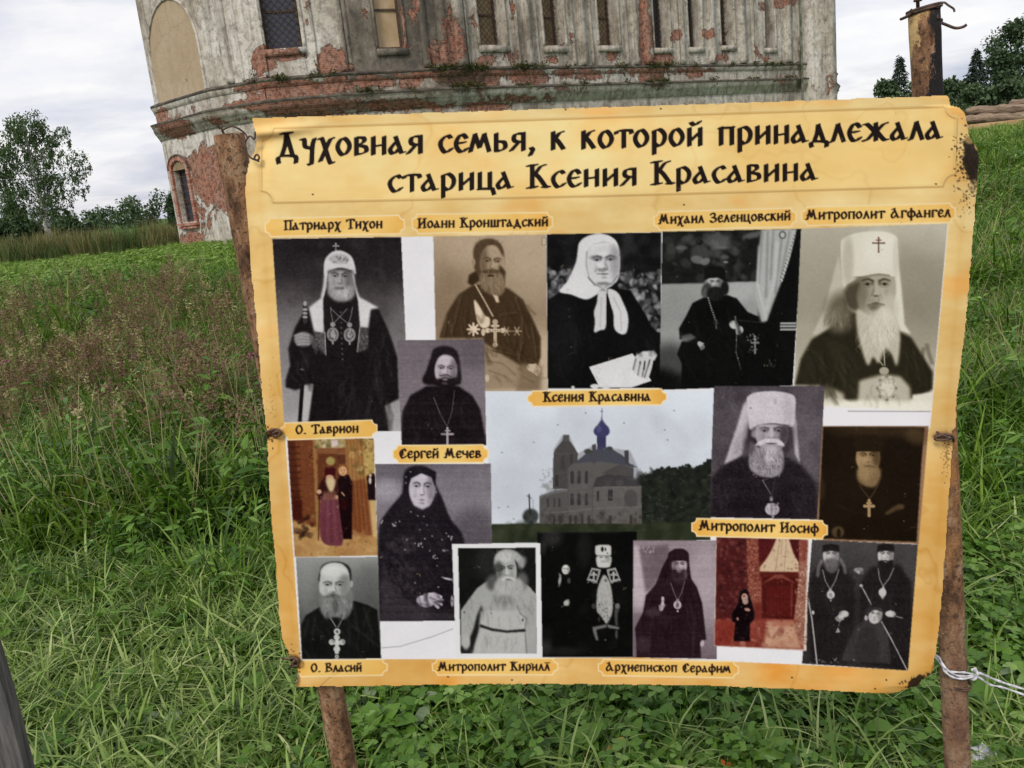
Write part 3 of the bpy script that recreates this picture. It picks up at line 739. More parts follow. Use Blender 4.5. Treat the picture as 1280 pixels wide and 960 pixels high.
P([(292, 145), (285, 250), (272, 318), (214, 362), (240, 478), (288, 490), (290, 330), (310, 180)], 226, 3); P([(425, 140), (440, 260), (458, 312), (552, 364), (512, 372), (500, 462), (458, 458), (448, 330), (415, 190)], 228, 3)
P([(236, 478), (290, 485), (296, 592), (262, 560)], 70, 3); P([(458, 458), (502, 462), (498, 560), (448, 580)], 62, 3); Blotch(40, (240, 485, 292, 585), [110, 30, 140], (2, 5), .6); Blotch(40, (456, 460, 500, 570), [110, 30, 140], (2, 5), .6)
Ln([(292, 480), (296, 590)], 4, 200); Ln([(462, 445), (448, 575)], 4, 190)
P([(284, 320), (310, 240), (430, 250), (450, 330), (460, 450), (440, 500), (300, 500), (286, 430)], 8, 2)
P([(288, 190), (292, 135), (318, 102), (350, 88), (385, 94), (420, 118), (436, 160), (440, 205), (420, 185), (365, 172), (310, 190), (296, 220)], 222, 2, 1, True)
E(360, 130, 46, 24, 150, .5, 0, .6); Blotch(40, (315, 112, 405, 150), [100, 210, 80], (2, 6), .6)
Cross(345, 70, 26, 34, 200, 3.5, 3)
FaceE(365, 208, 268, 58, 172, 84, 22, 1, .02, top=182); P([(305, 185), (365, 172), (425, 186), (425, 198), (365, 186), (306, 200)], 40, 3, .6)
P([(305, 250), (320, 262), (345, 268), (375, 262), (410, 262), (428, 240), (438, 290), (420, 322), (380, 335), (335, 326), (308, 295)], 165, 5, .95, True); E(375, 290, 28, 26, 205, .8, 0, .8); E(360, 270, 26, 7, 70, .5, 0, .8); Hair(120, 370, 285, 62, 30, 24, [220, 110, 190, 80, 235], 2, .5, .45)
Ln([(320, 360), (322, 390), (332, 440)], 3, 150); Ln([(425, 360), (418, 400), (405, 440)], 3, 150); Ln([(322, 368), (360, 405), (405, 440)], 3, 150); Ln([(400, 368), (370, 400), (332, 440)], 3, 150)
for cx_, cy_ in ((330, 492), (411, 494)):
    E(cx_, cy_-48, 12, 12, 150, .3); E(cx_, cy_, 28, 34, 150, .2); E(cx_, cy_, 20, 25, 75, .3); E(cx_, cy_-2, 12, 18, 160, .5); E(cx_, cy_+40, 5, 8, 160, .3); Blotch(14, (cx_-18, cy_-24, cx_+18, cy_+24), [200, 50], (2, 5), .6)
for k in range(10): E(368+k, 385+k*25, 4, 4, 90, .5)
Ln([(197, 340), (192, 620), (172, 908)], 19, 5); Ln([(197, 350), (197, 430)], 20, 40); E(197, 343, 9, 12, 170, .3); 
for y_ in (372, 390, 408): E(197, y_, 12, 6, 170, .4)
E(183, 660, 10, 3, 130, .4)
E(190, 515, 46, 36, 120, .35); 
for k in range(4): Ln([(150+k*4, 498+k*14), (178, 490+k*15), (212, 496+k*14)], 12, 165, .9, 1); Ln([(152+k*4, 506+k*14), (210, 503+k*14)], 3, 40, .7)
E(238, 530, 14, 40, 90, .6, -.3, .7); Folds(26, (300, 620, 600, 880), 1.55, (26, 46), 120, 9, .4); Folds(10, (120, 560, 240, 720), 1.2, (30, 55), 70, 8, .5); Folds(8, (530, 460, 630, 700), 1.4, (26, 44), 120, 8, .45); Grain(6, line=1)

# B: seated priest with pectoral cross, sepia
Zm(490, 285, 3.49)
Print('photo_print', [(180, 36), (672, 28), (680, 712), (196, 712)], 150, (48, 34, 22), (240, 226, 208))
Vgrad([(30, 178), (250, 160), (450, 150), (710, 190)]); E(240, 330, 90, 200, 110, 1.2, 0, .5); E(620, 120, 120, 150, 200, 1.2, 0, .6); E(650, 600, 60, 160, 215, 1, 0, .7); E(300, 90, 90, 80, 190, 1, 0, .4)
P([(205, 480), (240, 370), (290, 290), (350, 250), (430, 240), (510, 265), (570, 310), (610, 390), (650, 480), (650, 560), (625, 640), (560, 620), (400, 690), (400, 480)], 42, 4)
P([(400, 500), (560, 600), (550, 700), (400, 705)], 155, 6); P([(560, 590), (655, 600), (650, 712), (540, 712)], 120, 8)
for p in (((240, 380), (225, 470)), ((300, 300), (260, 460)), ((540, 300), (600, 480)), ((570, 380), (560, 560)), ((480, 520), (620, 590)), ((430, 530), (560, 560)), ((610, 420), (630, 560)), ((470, 380), (540, 370))): Ln(p, 9, 78, .6, 4); Ln([(p[0][0]+8, p[0][1]+6), (p[1][0]+8, p[1][1]+6)], 5, 12, .6, 2)
Ln([(410, 580), (480, 590), (540, 640)], 5, 90, .6, 2); Ln([(420, 620), (500, 650)], 5, 90, .6, 2)
P([(330, 240), (335, 205), (375, 180), (385, 230), (350, 252)], 30, 3)
E(422, 140, 68, 92, 60, .2); FaceE(438, 141, 196, 54, 165, 80, 30, -1, .03, top=74)
P([(354, 110), (365, 70), (400, 50), (450, 52), (480, 80), (488, 125), (476, 110), (455, 78), (420, 72), (385, 85), (368, 130)], 60, 3, 1, True); Hair(40, 420, 65, 55, 14, 14, [90, 30, 110], 2, .8, .5, -1); E(356, 150, 8, 18, 150, .4); P([(470, 160), (496, 190), (490, 250), (460, 220)], 45, 4)
P([(385, 200), (410, 190), (440, 183), (470, 192), (488, 215), (492, 270), (470, 295), (430, 290), (398, 268), (384, 235)], 110, 4, 1, True); E(430, 190, 40, 10, 50, .6, 0, .8); Hair(150, 435, 235, 48, 42, 34, [190, 60, 150, 90, 215], 2, .4, .5); E(430, 208, 16, 5, 35, .4)
P([(440, 290), (462, 296), (468, 325), (455, 325)], 220, 2); Ln([(365, 250), (400, 310), (440, 385)], 7, 150); 
for k in range(14): E(365+k*5.6, 250+k*10, 3.5, 3.5, 215, .3)
P([(358, 315), (378, 335), (405, 380), (425, 392), (425, 425), (400, 438), (378, 420), (365, 380)], 235, 2, 1, True)
for k in range(8): an = k*math.pi/4; Ln([(355, 442), (355+26*math.cos(an), 442+26*math.sin(an))], 9, 230)
E(355, 442, 15, 15, 240, .3); E(398, 455, 9, 16, 215, .3); Cross(450, 455, 66, 100, 225, 13, 11); Cross(450, 455, 50, 80, 140, 3, 4); E(450, 410, 12, 12, 190, .4)
for x_ in (500, 545): 
    for k in range(6): an = k*math.pi/3; Ln([(x_, 450), (x_+20*math.cos(an), 450+20*math.sin(an))], 5, 200, .8)
Hand(608, 610, 52, .4, 205, 110); E(415, 655, 10, 16, 210, .5); P([(655, 42), (670, 42), (670, 74), (655, 74)], 210); Ln([(655, 42), (671, 42), (671, 74), (655, 74), (655, 42)], 1.5, 60); Folds(30, (230, 320, 600, 560), 1.2, (60, 100), 70, 7, .4); Folds(10, (430, 600, 620, 680), .5, (165, 190), 50, 8, .2); Tint((4, -3, -12)); Grain(4)

# D: old woman in a white headscarf holding a paper
Zm(675, 280, 4.364)
Print('photo_print', [(36, 56), (662, 46), (655, 895), (43, 897)], 14, (20, 20, 22), (240, 240, 243))
E(480, 140, 30, 160, 60, 1, 0, .5); Blotch(260, (430, 260, 660, 600), [170, 20, 120, 210, 60], (6, 22), .45); Blotch(60, (40, 240, 200, 400), [150, 30, 90, 200], (6, 20), .45); Blotch(40, (60, 60, 660, 250), [0, 40], (20, 60), .4); E(60, 380, 60, 30, 120, 1, 0, .5)
P([(36, 420), (110, 370), (220, 350), (400, 350), (490, 360), (530, 420), (580, 500), (600, 545), (650, 605), (660, 900), (36, 900)], 6, 3)
E(120, 600, 90, 200, 22, 1.2, 0, .6); Dots(90, (50, 420, 320, 880), [60, 90], (1, 3), .35); Ln([(195, 560), (190, 700)], 8, 60, .4, 4); E(170, 672, 3, 3, 170)
P([(205, 150), (215, 100), (260, 65), (330, 52), (390, 70), (425, 110), (436, 190), (430, 290), (400, 330), (370, 350), (340, 360), (310, 385), (250, 412), (170, 385), (105, 368), (150, 310), (195, 210)], 238, 3, 1, True)
Ln([(255, 150), (252, 220), (270, 300), (300, 335)], 6, 130, .8, 2); Ln([(300, 110), (350, 98), (405, 112)], 5, 90, .7, 1.5); Ln([(258, 180), (262, 150), (300, 110)], 5, 100, .7, 2)
P([(258, 180), (270, 130), (310, 104), (360, 98), (408, 115), (424, 180), (420, 270), (395, 320), (345, 348), (300, 325), (265, 270)], 228, 3, 1, True)
FaceE(348, 190, 273, 86, 228, 150, 30, 1, -.03, top=112); E(305, 184, 34, 14, 90, 1, 0, .5); E(392, 184, 28, 13, 100, 1, 0, .5); P([(345, 180), (352, 180), (372, 235), (362, 246), (350, 240)], 150, 3, .5); P([(318, 240), (345, 250), (370, 238), (372, 252), (345, 262), (316, 256)], 120, 3, .8); Ln([(310, 273), (340, 271), (372, 272)], 4, 60, .85, 1); Ln([(300, 262), (312, 240)], 5, 110, .7, 2); E(345, 325, 36, 10, 110, .8, 0, .7); Ln([(262, 290), (300, 330), (345, 350), (395, 322), (425, 280)], 5, 80, .8, 1.5)
for k in range(5): Ln([(295, 130+k*7), (350, 124+k*6), (395, 134+k*7)], 2, 190, .6, 1)
P([(320, 350), (345, 345), (368, 352), (366, 378), (345, 385), (322, 375)], 215, 2); E(343, 365, 14, 14, 120, .9, 0, .6)
P([(320, 370), (362, 378), (362, 470), (358, 565), (325, 580), (296, 590), (300, 530), (294, 480), (310, 430)], 222, 2, 1, True)
P([(370, 355), (420, 370), (450, 420), (480, 500), (476, 580), (455, 602), (420, 590), (402, 555), (400, 490), (378, 420)], 230, 2, 1, True); Ln([(400, 400), (440, 480), (445, 580)], 5, 150, .6, 3); Ln([(335, 400), (328, 560)], 5, 150, .5, 3); P([(362, 380), (374, 400), (398, 490), (402, 560), (362, 560)], 8, 1)
P([(268, 780), (505, 706), (608, 855), (500, 892), (325, 892)], 238, 1); Dots(14, (290, 780, 345, 860), 120, (1, 3), .5); E(180, 890, 10, 7, 220, .4); E(300, 885, 26, 12, 232, .3); E(360, 888, 30, 9, 225, .4)
P([(520, 720), (560, 695), (625, 690), (640, 715), (625, 745), (590, 745), (545, 750), (515, 800), (505, 800)], 225, 3)
for (a0, a1) in (((560, 735), (545, 830)), ((585, 735), (570, 838)), ((612, 725), (582, 842)), ((535, 720), (520, 800))): Ln([a0, ((a0[0]+a1[0])/2+4, (a0[1]+a1[1])/2), a1], 19, 222, 1, 1); Ln([(a0[0]-12, a0[1]+15), (a1[0]-12, a1[1]-6)], 6, 40, .8, 1.5)
Folds(12, (80, 480, 300, 820), 1.5, (24, 34), 130, 9, .4); Folds(8, (500, 470, 620, 680), 1.1, (22, 34), 90, 9, .4); Grain(4)

# E: seated priest beside lace curtains
Zm(820, 280, 4.363)
Print('photo_print', [(35, 42), (798, 26), (745, 880), (18, 905)], 8, (20, 21, 20), (236, 238, 237))
P([(0, 325), (560, 312), (560, 560), (300, 560), (140, 800), (0, 900)], 165, 6); E(90, 470, 120, 110, 150, 1.2, 0, .6); E(70, 760, 120, 110, 60, 1, 0, .9); E(450, 360, 120, 60, 195, 1.1, 0, .7); E(20, 880, 120, 90, 5, .8)
P([(0, 0), (570, 0), (550, 312), (0, 326)], 22, 2); Blotch(80, (60, 50, 540, 300), [40, 70, 10, 90], (8, 34), .4)
E(340, 95, 60, 45, 120, .8, .3, .6); E(240, 160, 50, 50, 70, .6, 0, .8); E(225, 195, 36, 22, 120, .5, .2, .8); E(270, 205, 26, 18, 130, .5, -.5, .8); E(238, 100, 20, 16, 20, .5); P([(465, 75), (500, 50), (575, 35), (560, 70), (510, 82)], 110, 4, .8); E(140, 130, 30, 12, 120, .7, 0, .6); E(360, 128, 34, 8, 120, .7, 0, .6); E(375, 180, 24, 10, 100, .7, 0, .6); E(380, 208, 14, 5, 140, .7)
P([(573, 30), (770, 26), (740, 170), (690, 300), (640, 430), (605, 530), (575, 538), (540, 400), (556, 180)], 190, 4)
for a_, b2 in (((580, 40), (560, 320)), ((610, 40), (600, 400)), ((640, 40), (625, 300)), ((690, 40), (650, 380)), ((730, 40), (680, 300))): Ln([a_, b2], 9, 95, .55, 5)
Ln([(560, 120), (555, 330), (600, 520)], 10, 230, .6, 5); Ln([(660, 100), (650, 300), (600, 470)], 14, 225, .6, 6)
for k in range(14): E(762-k*6, 60+k*19, 8, 8, 215, .4); E(756-k*6, 62+k*19, 3, 4, 60, .5)
E(690, 60, 20, 22, 90, .4); E(690, 60, 12, 14, 200, .4)
P([(768, 30), (800, 30), (760, 700), (600, 640), (560, 560), (610, 530), (660, 420), (720, 230)], 5, 3)
P([(125, 570), (165, 500), (200, 430), (260, 400), (390, 388), (440, 405), (500, 480), (560, 505), (565, 540), (700, 545), (770, 620), (770, 900), (140, 900), (140, 760), (115, 710), (140, 640), (195, 620), (130, 630)], 3, 3)
P([(135, 610), (190, 598), (220, 620), (170, 645), (140, 640)], 110, 4, .8); Hand(240, 655, 40, .9, 185, 60)
E(318, 325, 54, 36, 150, .3); FaceE(322, 313, 347, 40, 192, 80, 20, 1, top=296); E(275, 360, 26, 40, 60, .6, .3); P([(262, 305), (265, 240), (300, 230), (360, 232), (380, 250), (378, 312), (340, 292), (290, 296)], 8, 2); P([(250, 390), (262, 340), (278, 360), (280, 400)], 90, 5); E(325, 380, 48, 40, 22, .4); E(375, 350, 22, 40, 22, .6); Hair(60, 322, 380, 48, 34, 24, [50, 5, 30], 2, .4, .6); 
for k in range(11): E(285+k*4+(k > 5)*2, 405+k*13, 4.5, 4.5, 170, .3)
Ln([(328, 525), (328, 565)], 10, 70); Cross(330, 545, 24, 50, 90, 5)
E(425, 550, 26, 22, 205, .4, .5); E(455, 580, 20, 24, 215, .4, .3); Ln([(432, 505), (436, 540)], 8, 150); Ln([(450, 525), (600, 540)], 5, 40)
for k in range(18): E(440-k*.4+(k > 9)*(k-9)*3.6, 600+k*11, 3, 4, 120 if k % 3 else 190, .4)
for k in range(40): E(530+prs.uniform(-34, 34), 650+prs.uniform(-50, 50), 4, 3, [90, 140, 60][k % 3], .5)
Cross(540, 655, 36, 90, 150, 8, 5); Dots(14, (615, 730, 650, 800), 90, (2, 5), .6)
for y_ in (542, 558, 575): P([(680, y_-6), (765, y_-6), (762, y_+5), (674, y_+5)], 175, 1); Ln([(680, y_+7), (762, y_+7)], 2, 20)
Folds(18, (160, 430, 480, 820), 1.3, (20, 34), 90, 9, .5); Grain(4)

# O: the church with the onion dome, colour
Zm(600, 480, 4.267)
Print('photo_print', [(30, 38), (1250, 35), (1228, 832), (60, 850)], (212, 221, 232), (35, 36, 34), (228, 235, 246))
Vgrad([(40, 252), (300, 246), (500, 226), (620, 230), (750, 244)], 1); Blotch(40, (60, 100, 1200, 700), [235, 205, 215], (60, 160), .3); E(120, 250, 90, 120, 228, 1, 0, .5)
def tw(pts, c, b=1, **k): P(pts, c, b, **k)
tr = [(830, 500), (870, 500), (915, 485), (950, 460), (1000, 448), (1060, 455), (1090, 435), (1150, 450), (1185, 440), (1220, 405), (1245, 420), (1245, 780), (830, 780)]
tw(tr, (38, 42, 36), 4); Blotch(240, (850, 460, 1235, 740), [(30, 32, 30), (52, 58, 46), (44, 48, 40), (24, 26, 24)], (6, 22), .5); Blotch(40, (860, 600, 1000, 740), [(105, 108, 98), (60, 60, 52)], (2, 5), .5)
for _ in range(90): x_ = prs.uniform(850, 1235); y_ = np.interp(x_, [p[0] for p in tr[:11]], [p[1] for p in tr[:11]]); E(x_, y_+prs.uniform(-7, 9), prs.uniform(4, 11), prs.uniform(4, 9), (36, 40, 35), .6)
tw([(55, 748), (320, 742), (1230, 738), (1230, 850), (55, 850)], (48, 54, 40), 3); Blotch(120, (60, 750, 1220, 840), [(40, 46, 34), (60, 66, 46), (72, 76, 60)], (10, 50), .35)
E(270, 705, 42, 40, (62, 66, 64), .5); Blotch(20, (238, 680, 305, 745), [(44, 48, 46), (80, 84, 84)], (5, 12), .5)
Ln([(262, 590), (266, 700)], 7, (48, 46, 48)); Ln([(250, 596), (276, 610)], 3, (60, 58, 60)); Ln([(282, 615), (284, 680)], 2, (110, 110, 115))
BW, BD = (104, 102, 98), (70, 68, 66)
tw([(318, 600), (375, 580), (470, 560), (470, 745), (318, 745)], (98, 96, 92)); tw([(316, 598), (380, 574), (470, 556), (470, 570), (380, 588), (318, 610)], (130, 130, 130))
tw([(388, 560), (392, 370), (400, 350), (440, 300), (444, 272), (474, 272), (476, 300), (505, 340), (522, 370), (520, 440), (500, 560)], (80, 76, 74)); tw([(440, 305), (444, 270), (475, 270), (476, 308)], (96, 92, 90)); Ln([(392, 372), (520, 372)], 4, (110, 106, 102), .6); Ln([(388, 480), (500, 470)], 4, (110, 106, 102), .5); tw([(402, 490), (416, 480), (418, 545), (402, 548)], (48, 46, 46)); tw([(430, 390), (450, 380), (452, 450), (432, 452)], (66, 62, 62)); tw([(480, 372), (495, 370), (497, 450), (482, 450)], (60, 57, 57))
tw([(468, 450), (500, 420), (620, 400), (820, 430), (815, 500), (860, 545), (862, 745), (468, 745)], BW)
tw([(500, 425), (560, 375), (600, 350), (700, 345), (760, 380), (800, 425), (842, 446), (800, 440), (700, 420), (620, 412)], (76, 78, 92), 1); tw([(598, 325), (618, 318), (622, 420), (600, 425)], (78, 76, 84)); tw([(770, 355), (792, 352), (795, 425), (772, 425)], (66, 64, 72)); E(575, 360, 20, 14, (64, 68, 60), .6); E(690, 345, 18, 12, (64, 68, 66), .6)
tw([(622, 280), (672, 280), (672, 345), (626, 350)], (66, 64, 96)); E(649, 252, 43, 32, (70, 68, 108), .15); tw([(610, 235), (630, 215), (646, 190), (649, 170), (653, 190), (670, 215), (690, 235)], (72, 70, 108), 2); E(635, 240, 12, 18, (110, 108, 145), .8, 0, .5); Ln([(650, 130), (650, 185)], 3, (70, 66, 90)); Ln([(643, 146), (657, 146)], 2.5, (70, 66, 90))
tw([(660, 470), (740, 430), (818, 450), (820, 500), (680, 495)], (82, 78, 78)); tw([(620, 500), (680, 480), (815, 495), (858, 545), (700, 552), (600, 552)], (60, 58, 60), 1); tw([(600, 552), (680, 545), (860, 548), (862, 745), (600, 745)], (112, 109, 104))
for x_ in (492, 528, 568): tw([(x_-9, 470), (x_, 460), (x_+9, 470), (x_+9, 530), (x_-9, 532)], (52, 50, 52)); tw([(x_-9, 590), (x_, 580), (x_+9, 590), (x_+9, 645), (x_-9, 647)], (50, 48, 50))
for x_ in (361, 397, 424): tw([(x_-5, 612), (x_+5, 608), (x_+5, 655), (x_-5, 658)], (54, 52, 52))
tw([(622, 572), (636, 570), (636, 625), (622, 627)], (46, 44, 46)); tw([(682, 565), (708, 562), (708, 622), (682, 622)], (44, 42, 44)); E(803, 610, 36, 48, (84, 80, 78), .1); tw([(770, 610), (838, 610), (838, 650), (770, 650)], (84, 80, 78))
Ln([(318, 690), (470, 680), (600, 665), (860, 655)], 5, (136, 133, 128), .8); Ln([(600, 552), (860, 548)], 4, (135, 132, 128), .7); Ln([(470, 560), (600, 552)], 4, (130, 127, 122), .6); Ln([(600, 552), (600, 745)], 5, (78, 76, 74), .8); Ln([(470, 455), (470, 740)], 4, (78, 76, 74), .7); Blotch(60, (320, 690, 860, 745), [(62, 58, 52), (92, 80, 70), (50, 48, 44)], (5, 18), .5); Blotch(50, (320, 450, 860, 700), [(90, 88, 84), (124, 120, 114)], (5, 20), .3)
for x_ in (395, 430, 480, 510, 545, 580, 695, 805): tw([(x_-7, 702), (x_+7, 700), (x_+7, 745), (x_-7, 745)], (58, 50, 46))
for p in ((287, 310), (415, 218), (1035, 142), (985, 245), (150, 655), (180, 720), (563, 155), (768, 208), (1000, 298), (118, 365), (100, 660)): E(*p, 5, 4, (120, 130, 140), .7, 0, .8)
Blotch(260, (320, 450, 860, 745), [(66, 64, 62), (112, 108, 104), (84, 78, 74)], (3, 10), .22); P([(316, 598), (390, 560), (392, 350), (440, 272), (476, 272), (520, 370), (600, 330), (800, 355), (842, 446), (862, 550), (862, 745), (316, 745)], (84, 82, 86), 2, .34); Dots(200, (850, 470, 1235, 735), [(66, 72, 60), (26, 30, 26), (84, 90, 78)], (2, 5), .5); Grain(2.5)

# F: metropolitan in white klobuk, sepia fading to white
Zm(990, 270, 3.692)
Print('photo_print', [(42, 58), (718, 35), (642, 900), (5, 880)], 200, (44, 42, 32), (240, 238, 228))
Vgrad([(40, 190), (200, 165), (400, 142), (600, 165), (760, 210), (880, 250)]); E(640, 90, 110, 90, 200, 1.1, 0, .6); E(90, 100, 70, 90, 185, 1.1, 0, .5); E(110, 300, 120, 260, 170, 1.2, 0, .5); E(600, 330, 120, 200, 138, 1.3, 0, .55); E(60, 560, 60, 70, 180, 1, 0, .5)
P([(95, 545), (150, 430), (215, 180), (240, 320), (240, 440), (200, 520), (130, 560)], 205, 4, .9); P([(485, 150), (505, 330), (520, 500), (550, 545), (500, 530), (470, 450), (450, 250)], 232, 3)
P([(12, 780), (40, 660), (90, 570), (200, 500), (300, 440), (470, 520), (550, 560), (600, 640), (650, 720), (650, 800), (570, 840), (440, 860), (300, 880), (120, 780)], 16, 5)
P([(150, 560), (260, 600), (310, 700), (300, 860), (240, 800), (200, 700)], 30, 8, .5); P([(310, 760), (420, 730), (500, 740), (545, 790), (550, 880), (300, 890)], 190, 8); P([(150, 780), (240, 820), (240, 890), (150, 890)], 190, 10); E(350, 880, 300, 30, 250, 1.0); Ln([(560, 620), (590, 760)], 10, 45, .5, 4)
E(250, 440, 90, 90, 40, .9, 0, .7); E(215, 480, 60, 60, 110, .9, .3, .6)
P([(225, 140), (235, 105), (290, 80), (370, 70), (440, 75), (480, 95), (488, 130), (485, 280), (460, 300), (455, 275), (400, 268), (320, 285), (262, 315), (240, 340), (228, 240)], 232, 2, 1, True)
E(258, 210, 26, 120, 165, 1, 0, .55); E(410, 160, 70, 90, 248, 1, 0, .6); E(478, 200, 12, 90, 205, 1, 0, .5)
Ln([(255, 322), (320, 282), (400, 268), (450, 276)], 5, 60, .8, 1)
Cross(400, 130, 52, 66, (96, 66, 62), 6, 4)
P([(238, 340), (262, 318), (320, 286), (400, 272), (450, 280), (462, 330), (460, 400), (440, 450), (380, 470), (300, 450), (255, 420)], 150, 4, 1, True); FaceE(388, 309, 402, 92, 172, 92, 22, -1, .0, top=280); P([(240, 350), (262, 318), (315, 300), (300, 370), (310, 440), (270, 430), (245, 400)], 40, 7, .85); Hair(40, 385, 384, 36, 8, 12, [120, 190, 90], 2, .8, .5)
E(445, 430, 45, 70, 205, .8, 0, .8); P([(348, 418), (385, 404), (420, 410), (400, 424), (388, 440), (364, 436)], 80, 5, .8); Ln([(350, 412), (385, 402), (425, 410)], 8, 70, .7, 2)
P([(300, 430), (350, 455), (400, 460), (440, 430), (480, 470), (500, 560), (485, 690), (460, 640), (430, 610), (400, 680), (375, 650), (350, 690), (320, 610), (300, 520)], 205, 6, .95, True); E(420, 520, 60, 90, 236, .9, 0, .8)
Hair(260, 390, 540, 90, 90, 60, [245, 160, 225, 120, 190], 2, .3, .45); Hair(90, 205, 470, 50, 40, 50, [60, 150, 190, 30], 2, .5, .4)
Ln([(360, 610), (400, 665), (420, 690)], 4, 200); Ln([(422, 580), (428, 690)], 4, 210); E(425, 715, 22, 18, 170, .3); E(437, 795, 46, 58, 175, .15); E(440, 795, 30, 40, 222, .3); 
for k in range(16): an = k*math.pi/8; E(437+44*math.cos(an), 795+54*math.sin(an), 6, 6, [120, 210][k % 2], .4)
Blotch(20, (405, 750, 470, 850), [140, 235], (3, 7), .5); Ln([(60, 895), (660, 900)], 3, (150, 140, 130), .6); P([(555, 825), (650, 815), (650, 845), (555, 850)], 240, 4); Folds(20, (60, 600, 260, 800), 1.1, (30, 52), 90, 11, .45); Folds(8, (510, 580, 620, 740), 1.2, (30, 50), 80, 9, .45); Folds(10, (320, 780, 520, 840), 1.3, (170, 195), 50, 9, .15); Tint((3, -1, -9)); Grain(3)
Zm(0, 0, 1)
Print('photo_backing', [(1028, 508), (1163, 514.2), (1161, 533), (1028, 533)], (238, 236, 241)); Ln([(1060, 514), (1163, 514.5)], 1.1, (150, 145, 145))

# C: young priest, purple-grey
Zm(490, 285, 3.49)
Print('photo_print', [(22, 490), (402, 485), (412, 948), (42, 948)], 110, (40, 30, 36), (232, 222, 232))
Vgrad([(490, 105), (600, 118), (700, 132), (948, 120)]); E(360, 540, 70, 70, 85, 1, 0, .5)
P([(40, 950), (45, 800), (80, 730), (150, 690), (290, 690), (350, 730), (385, 790), (415, 950)], 8, 3); P([(170, 560), (185, 525), (240, 515), (285, 540), (300, 620), (302, 670), (280, 685), (160, 685), (132, 665), (150, 620)], 10, 3, 1, True)
FaceE(235, 609, 656, 49, 205, 95, 18, 1, .03, top=548); P([(180, 600), (185, 550), (235, 530), (282, 555), (285, 600), (270, 565), (235, 552), (205, 560)], 12, 3, 1, True)
P([(190, 660), (215, 655), (230, 648), (255, 655), (280, 650), (276, 690), (235, 712), (195, 690)], 10, 4, 1); E(232, 660, 12, 6, 120, .6); E(230, 678, 14, 6, 60, .8); Ln([(208, 645), (232, 640), (258, 648)], 5, 20, .9, 1)
Ln([(182, 740), (210, 810), (238, 862)], 2.5, 150, .9); Ln([(273, 708), (262, 800), (242, 862)], 2.5, 130, .9); Cross(242, 905, 48, 74, 190, 9); Folds(20, (70, 730, 380, 900), 1.5, (24, 44), 90, 7, .4); Grain(6, line=2.5)

# H: woman in a dark flowered shawl
Zm(465, 560, 4.361)
Print('photo_print', [(18, 88), (648, 86), (660, 940), (40, 945)], 110, (34, 26, 34), (226, 220, 230))
Vgrad([(90, 105), (200, 130), (300, 145), (420, 118), (560, 90), (945, 80)]); E(520, 150, 160, 60, 150, 1.2, 0, .4); E(80, 230, 70, 60, 200, 1.2, 0, .6); E(560, 440, 100, 120, 70, 1, 0, .5)
P([(165, 240), (172, 150), (195, 110), (245, 95), (300, 105), (335, 140), (350, 200), (390, 290), (430, 390), (500, 490), (510, 720), (480, 945), (40, 945), (36, 700), (38, 440), (80, 350), (130, 290)], 14, 4, 1, True)
P([(60, 640), (150, 800), (240, 860), (450, 900), (450, 945), (40, 945)], 60, 12, .7); Blotch(120, (50, 480, 230, 780), [50, 5, 70, 20], (6, 24), .35); Hair(60, 120, 700, 70, 110, 50, [70, 20, 60], 2, .8, .35)
FaceE(273, 204, 283, 72, 214, 120, 26, 1, .02, age=0, top=138); P([(198, 210), (215, 165), (270, 138), (325, 160), (345, 220), (350, 130), (280, 100), (200, 120), (180, 200)], 14, 3, 1); P([(195, 220), (205, 270), (230, 315), (275, 335), (320, 315), (345, 260), (352, 330), (300, 380), (220, 360), (180, 280)], 16, 4, .95)
for p in ((185, 190), (212, 348), (283, 373), (262, 445), (328, 480), (288, 495), (190, 500), (355, 642), (405, 465), (150, 400), (250, 370), (300, 420), (180, 555), (350, 240), (210, 130), (186, 158), (315, 560), (235, 520), (400, 560), (382, 500), (235, 735), (362, 758)): E(*p, 4, 4, 170, .5)
for cx_, cy_ in ((125, 415), (262, 530), (345, 590), (430, 490), (400, 560)):
    for _ in range(6): E(cx_+prs.uniform(-13, 13), cy_+prs.uniform(-13, 13), 5, 4, 190, .5, 0, .8)
Ln([(50, 410), (58, 395)], 6, 220, .9, 1); P([(375, 702), (440, 712), (440, 724), (400, 716)], 215, 1)
E(290, 835, 48, 32, 218, .3, .2); 
for k, (x1_, y1_) in enumerate(((375, 812), (382, 830), (378, 852), (360, 868))): Ln([(290, 800+k*14), (340, 795+k*14+k*4), (x1_, y1_)], 17, 220-k*6); Ln([(300, 812+k*14), (345, 808+k*16)], 3, 90, .7)
E(437, 835, 8, 30, 190, .5); Folds(30, (80, 380, 420, 760), 1.2, (34, 60), 100, 8, .4); Folds(16, (60, 600, 220, 780), .9, (60, 95), 50, 6, .45); Folds(20, (60, 800, 420, 900), .4, (50, 80), 70, 7, .4); Grain(7, line=2.5)

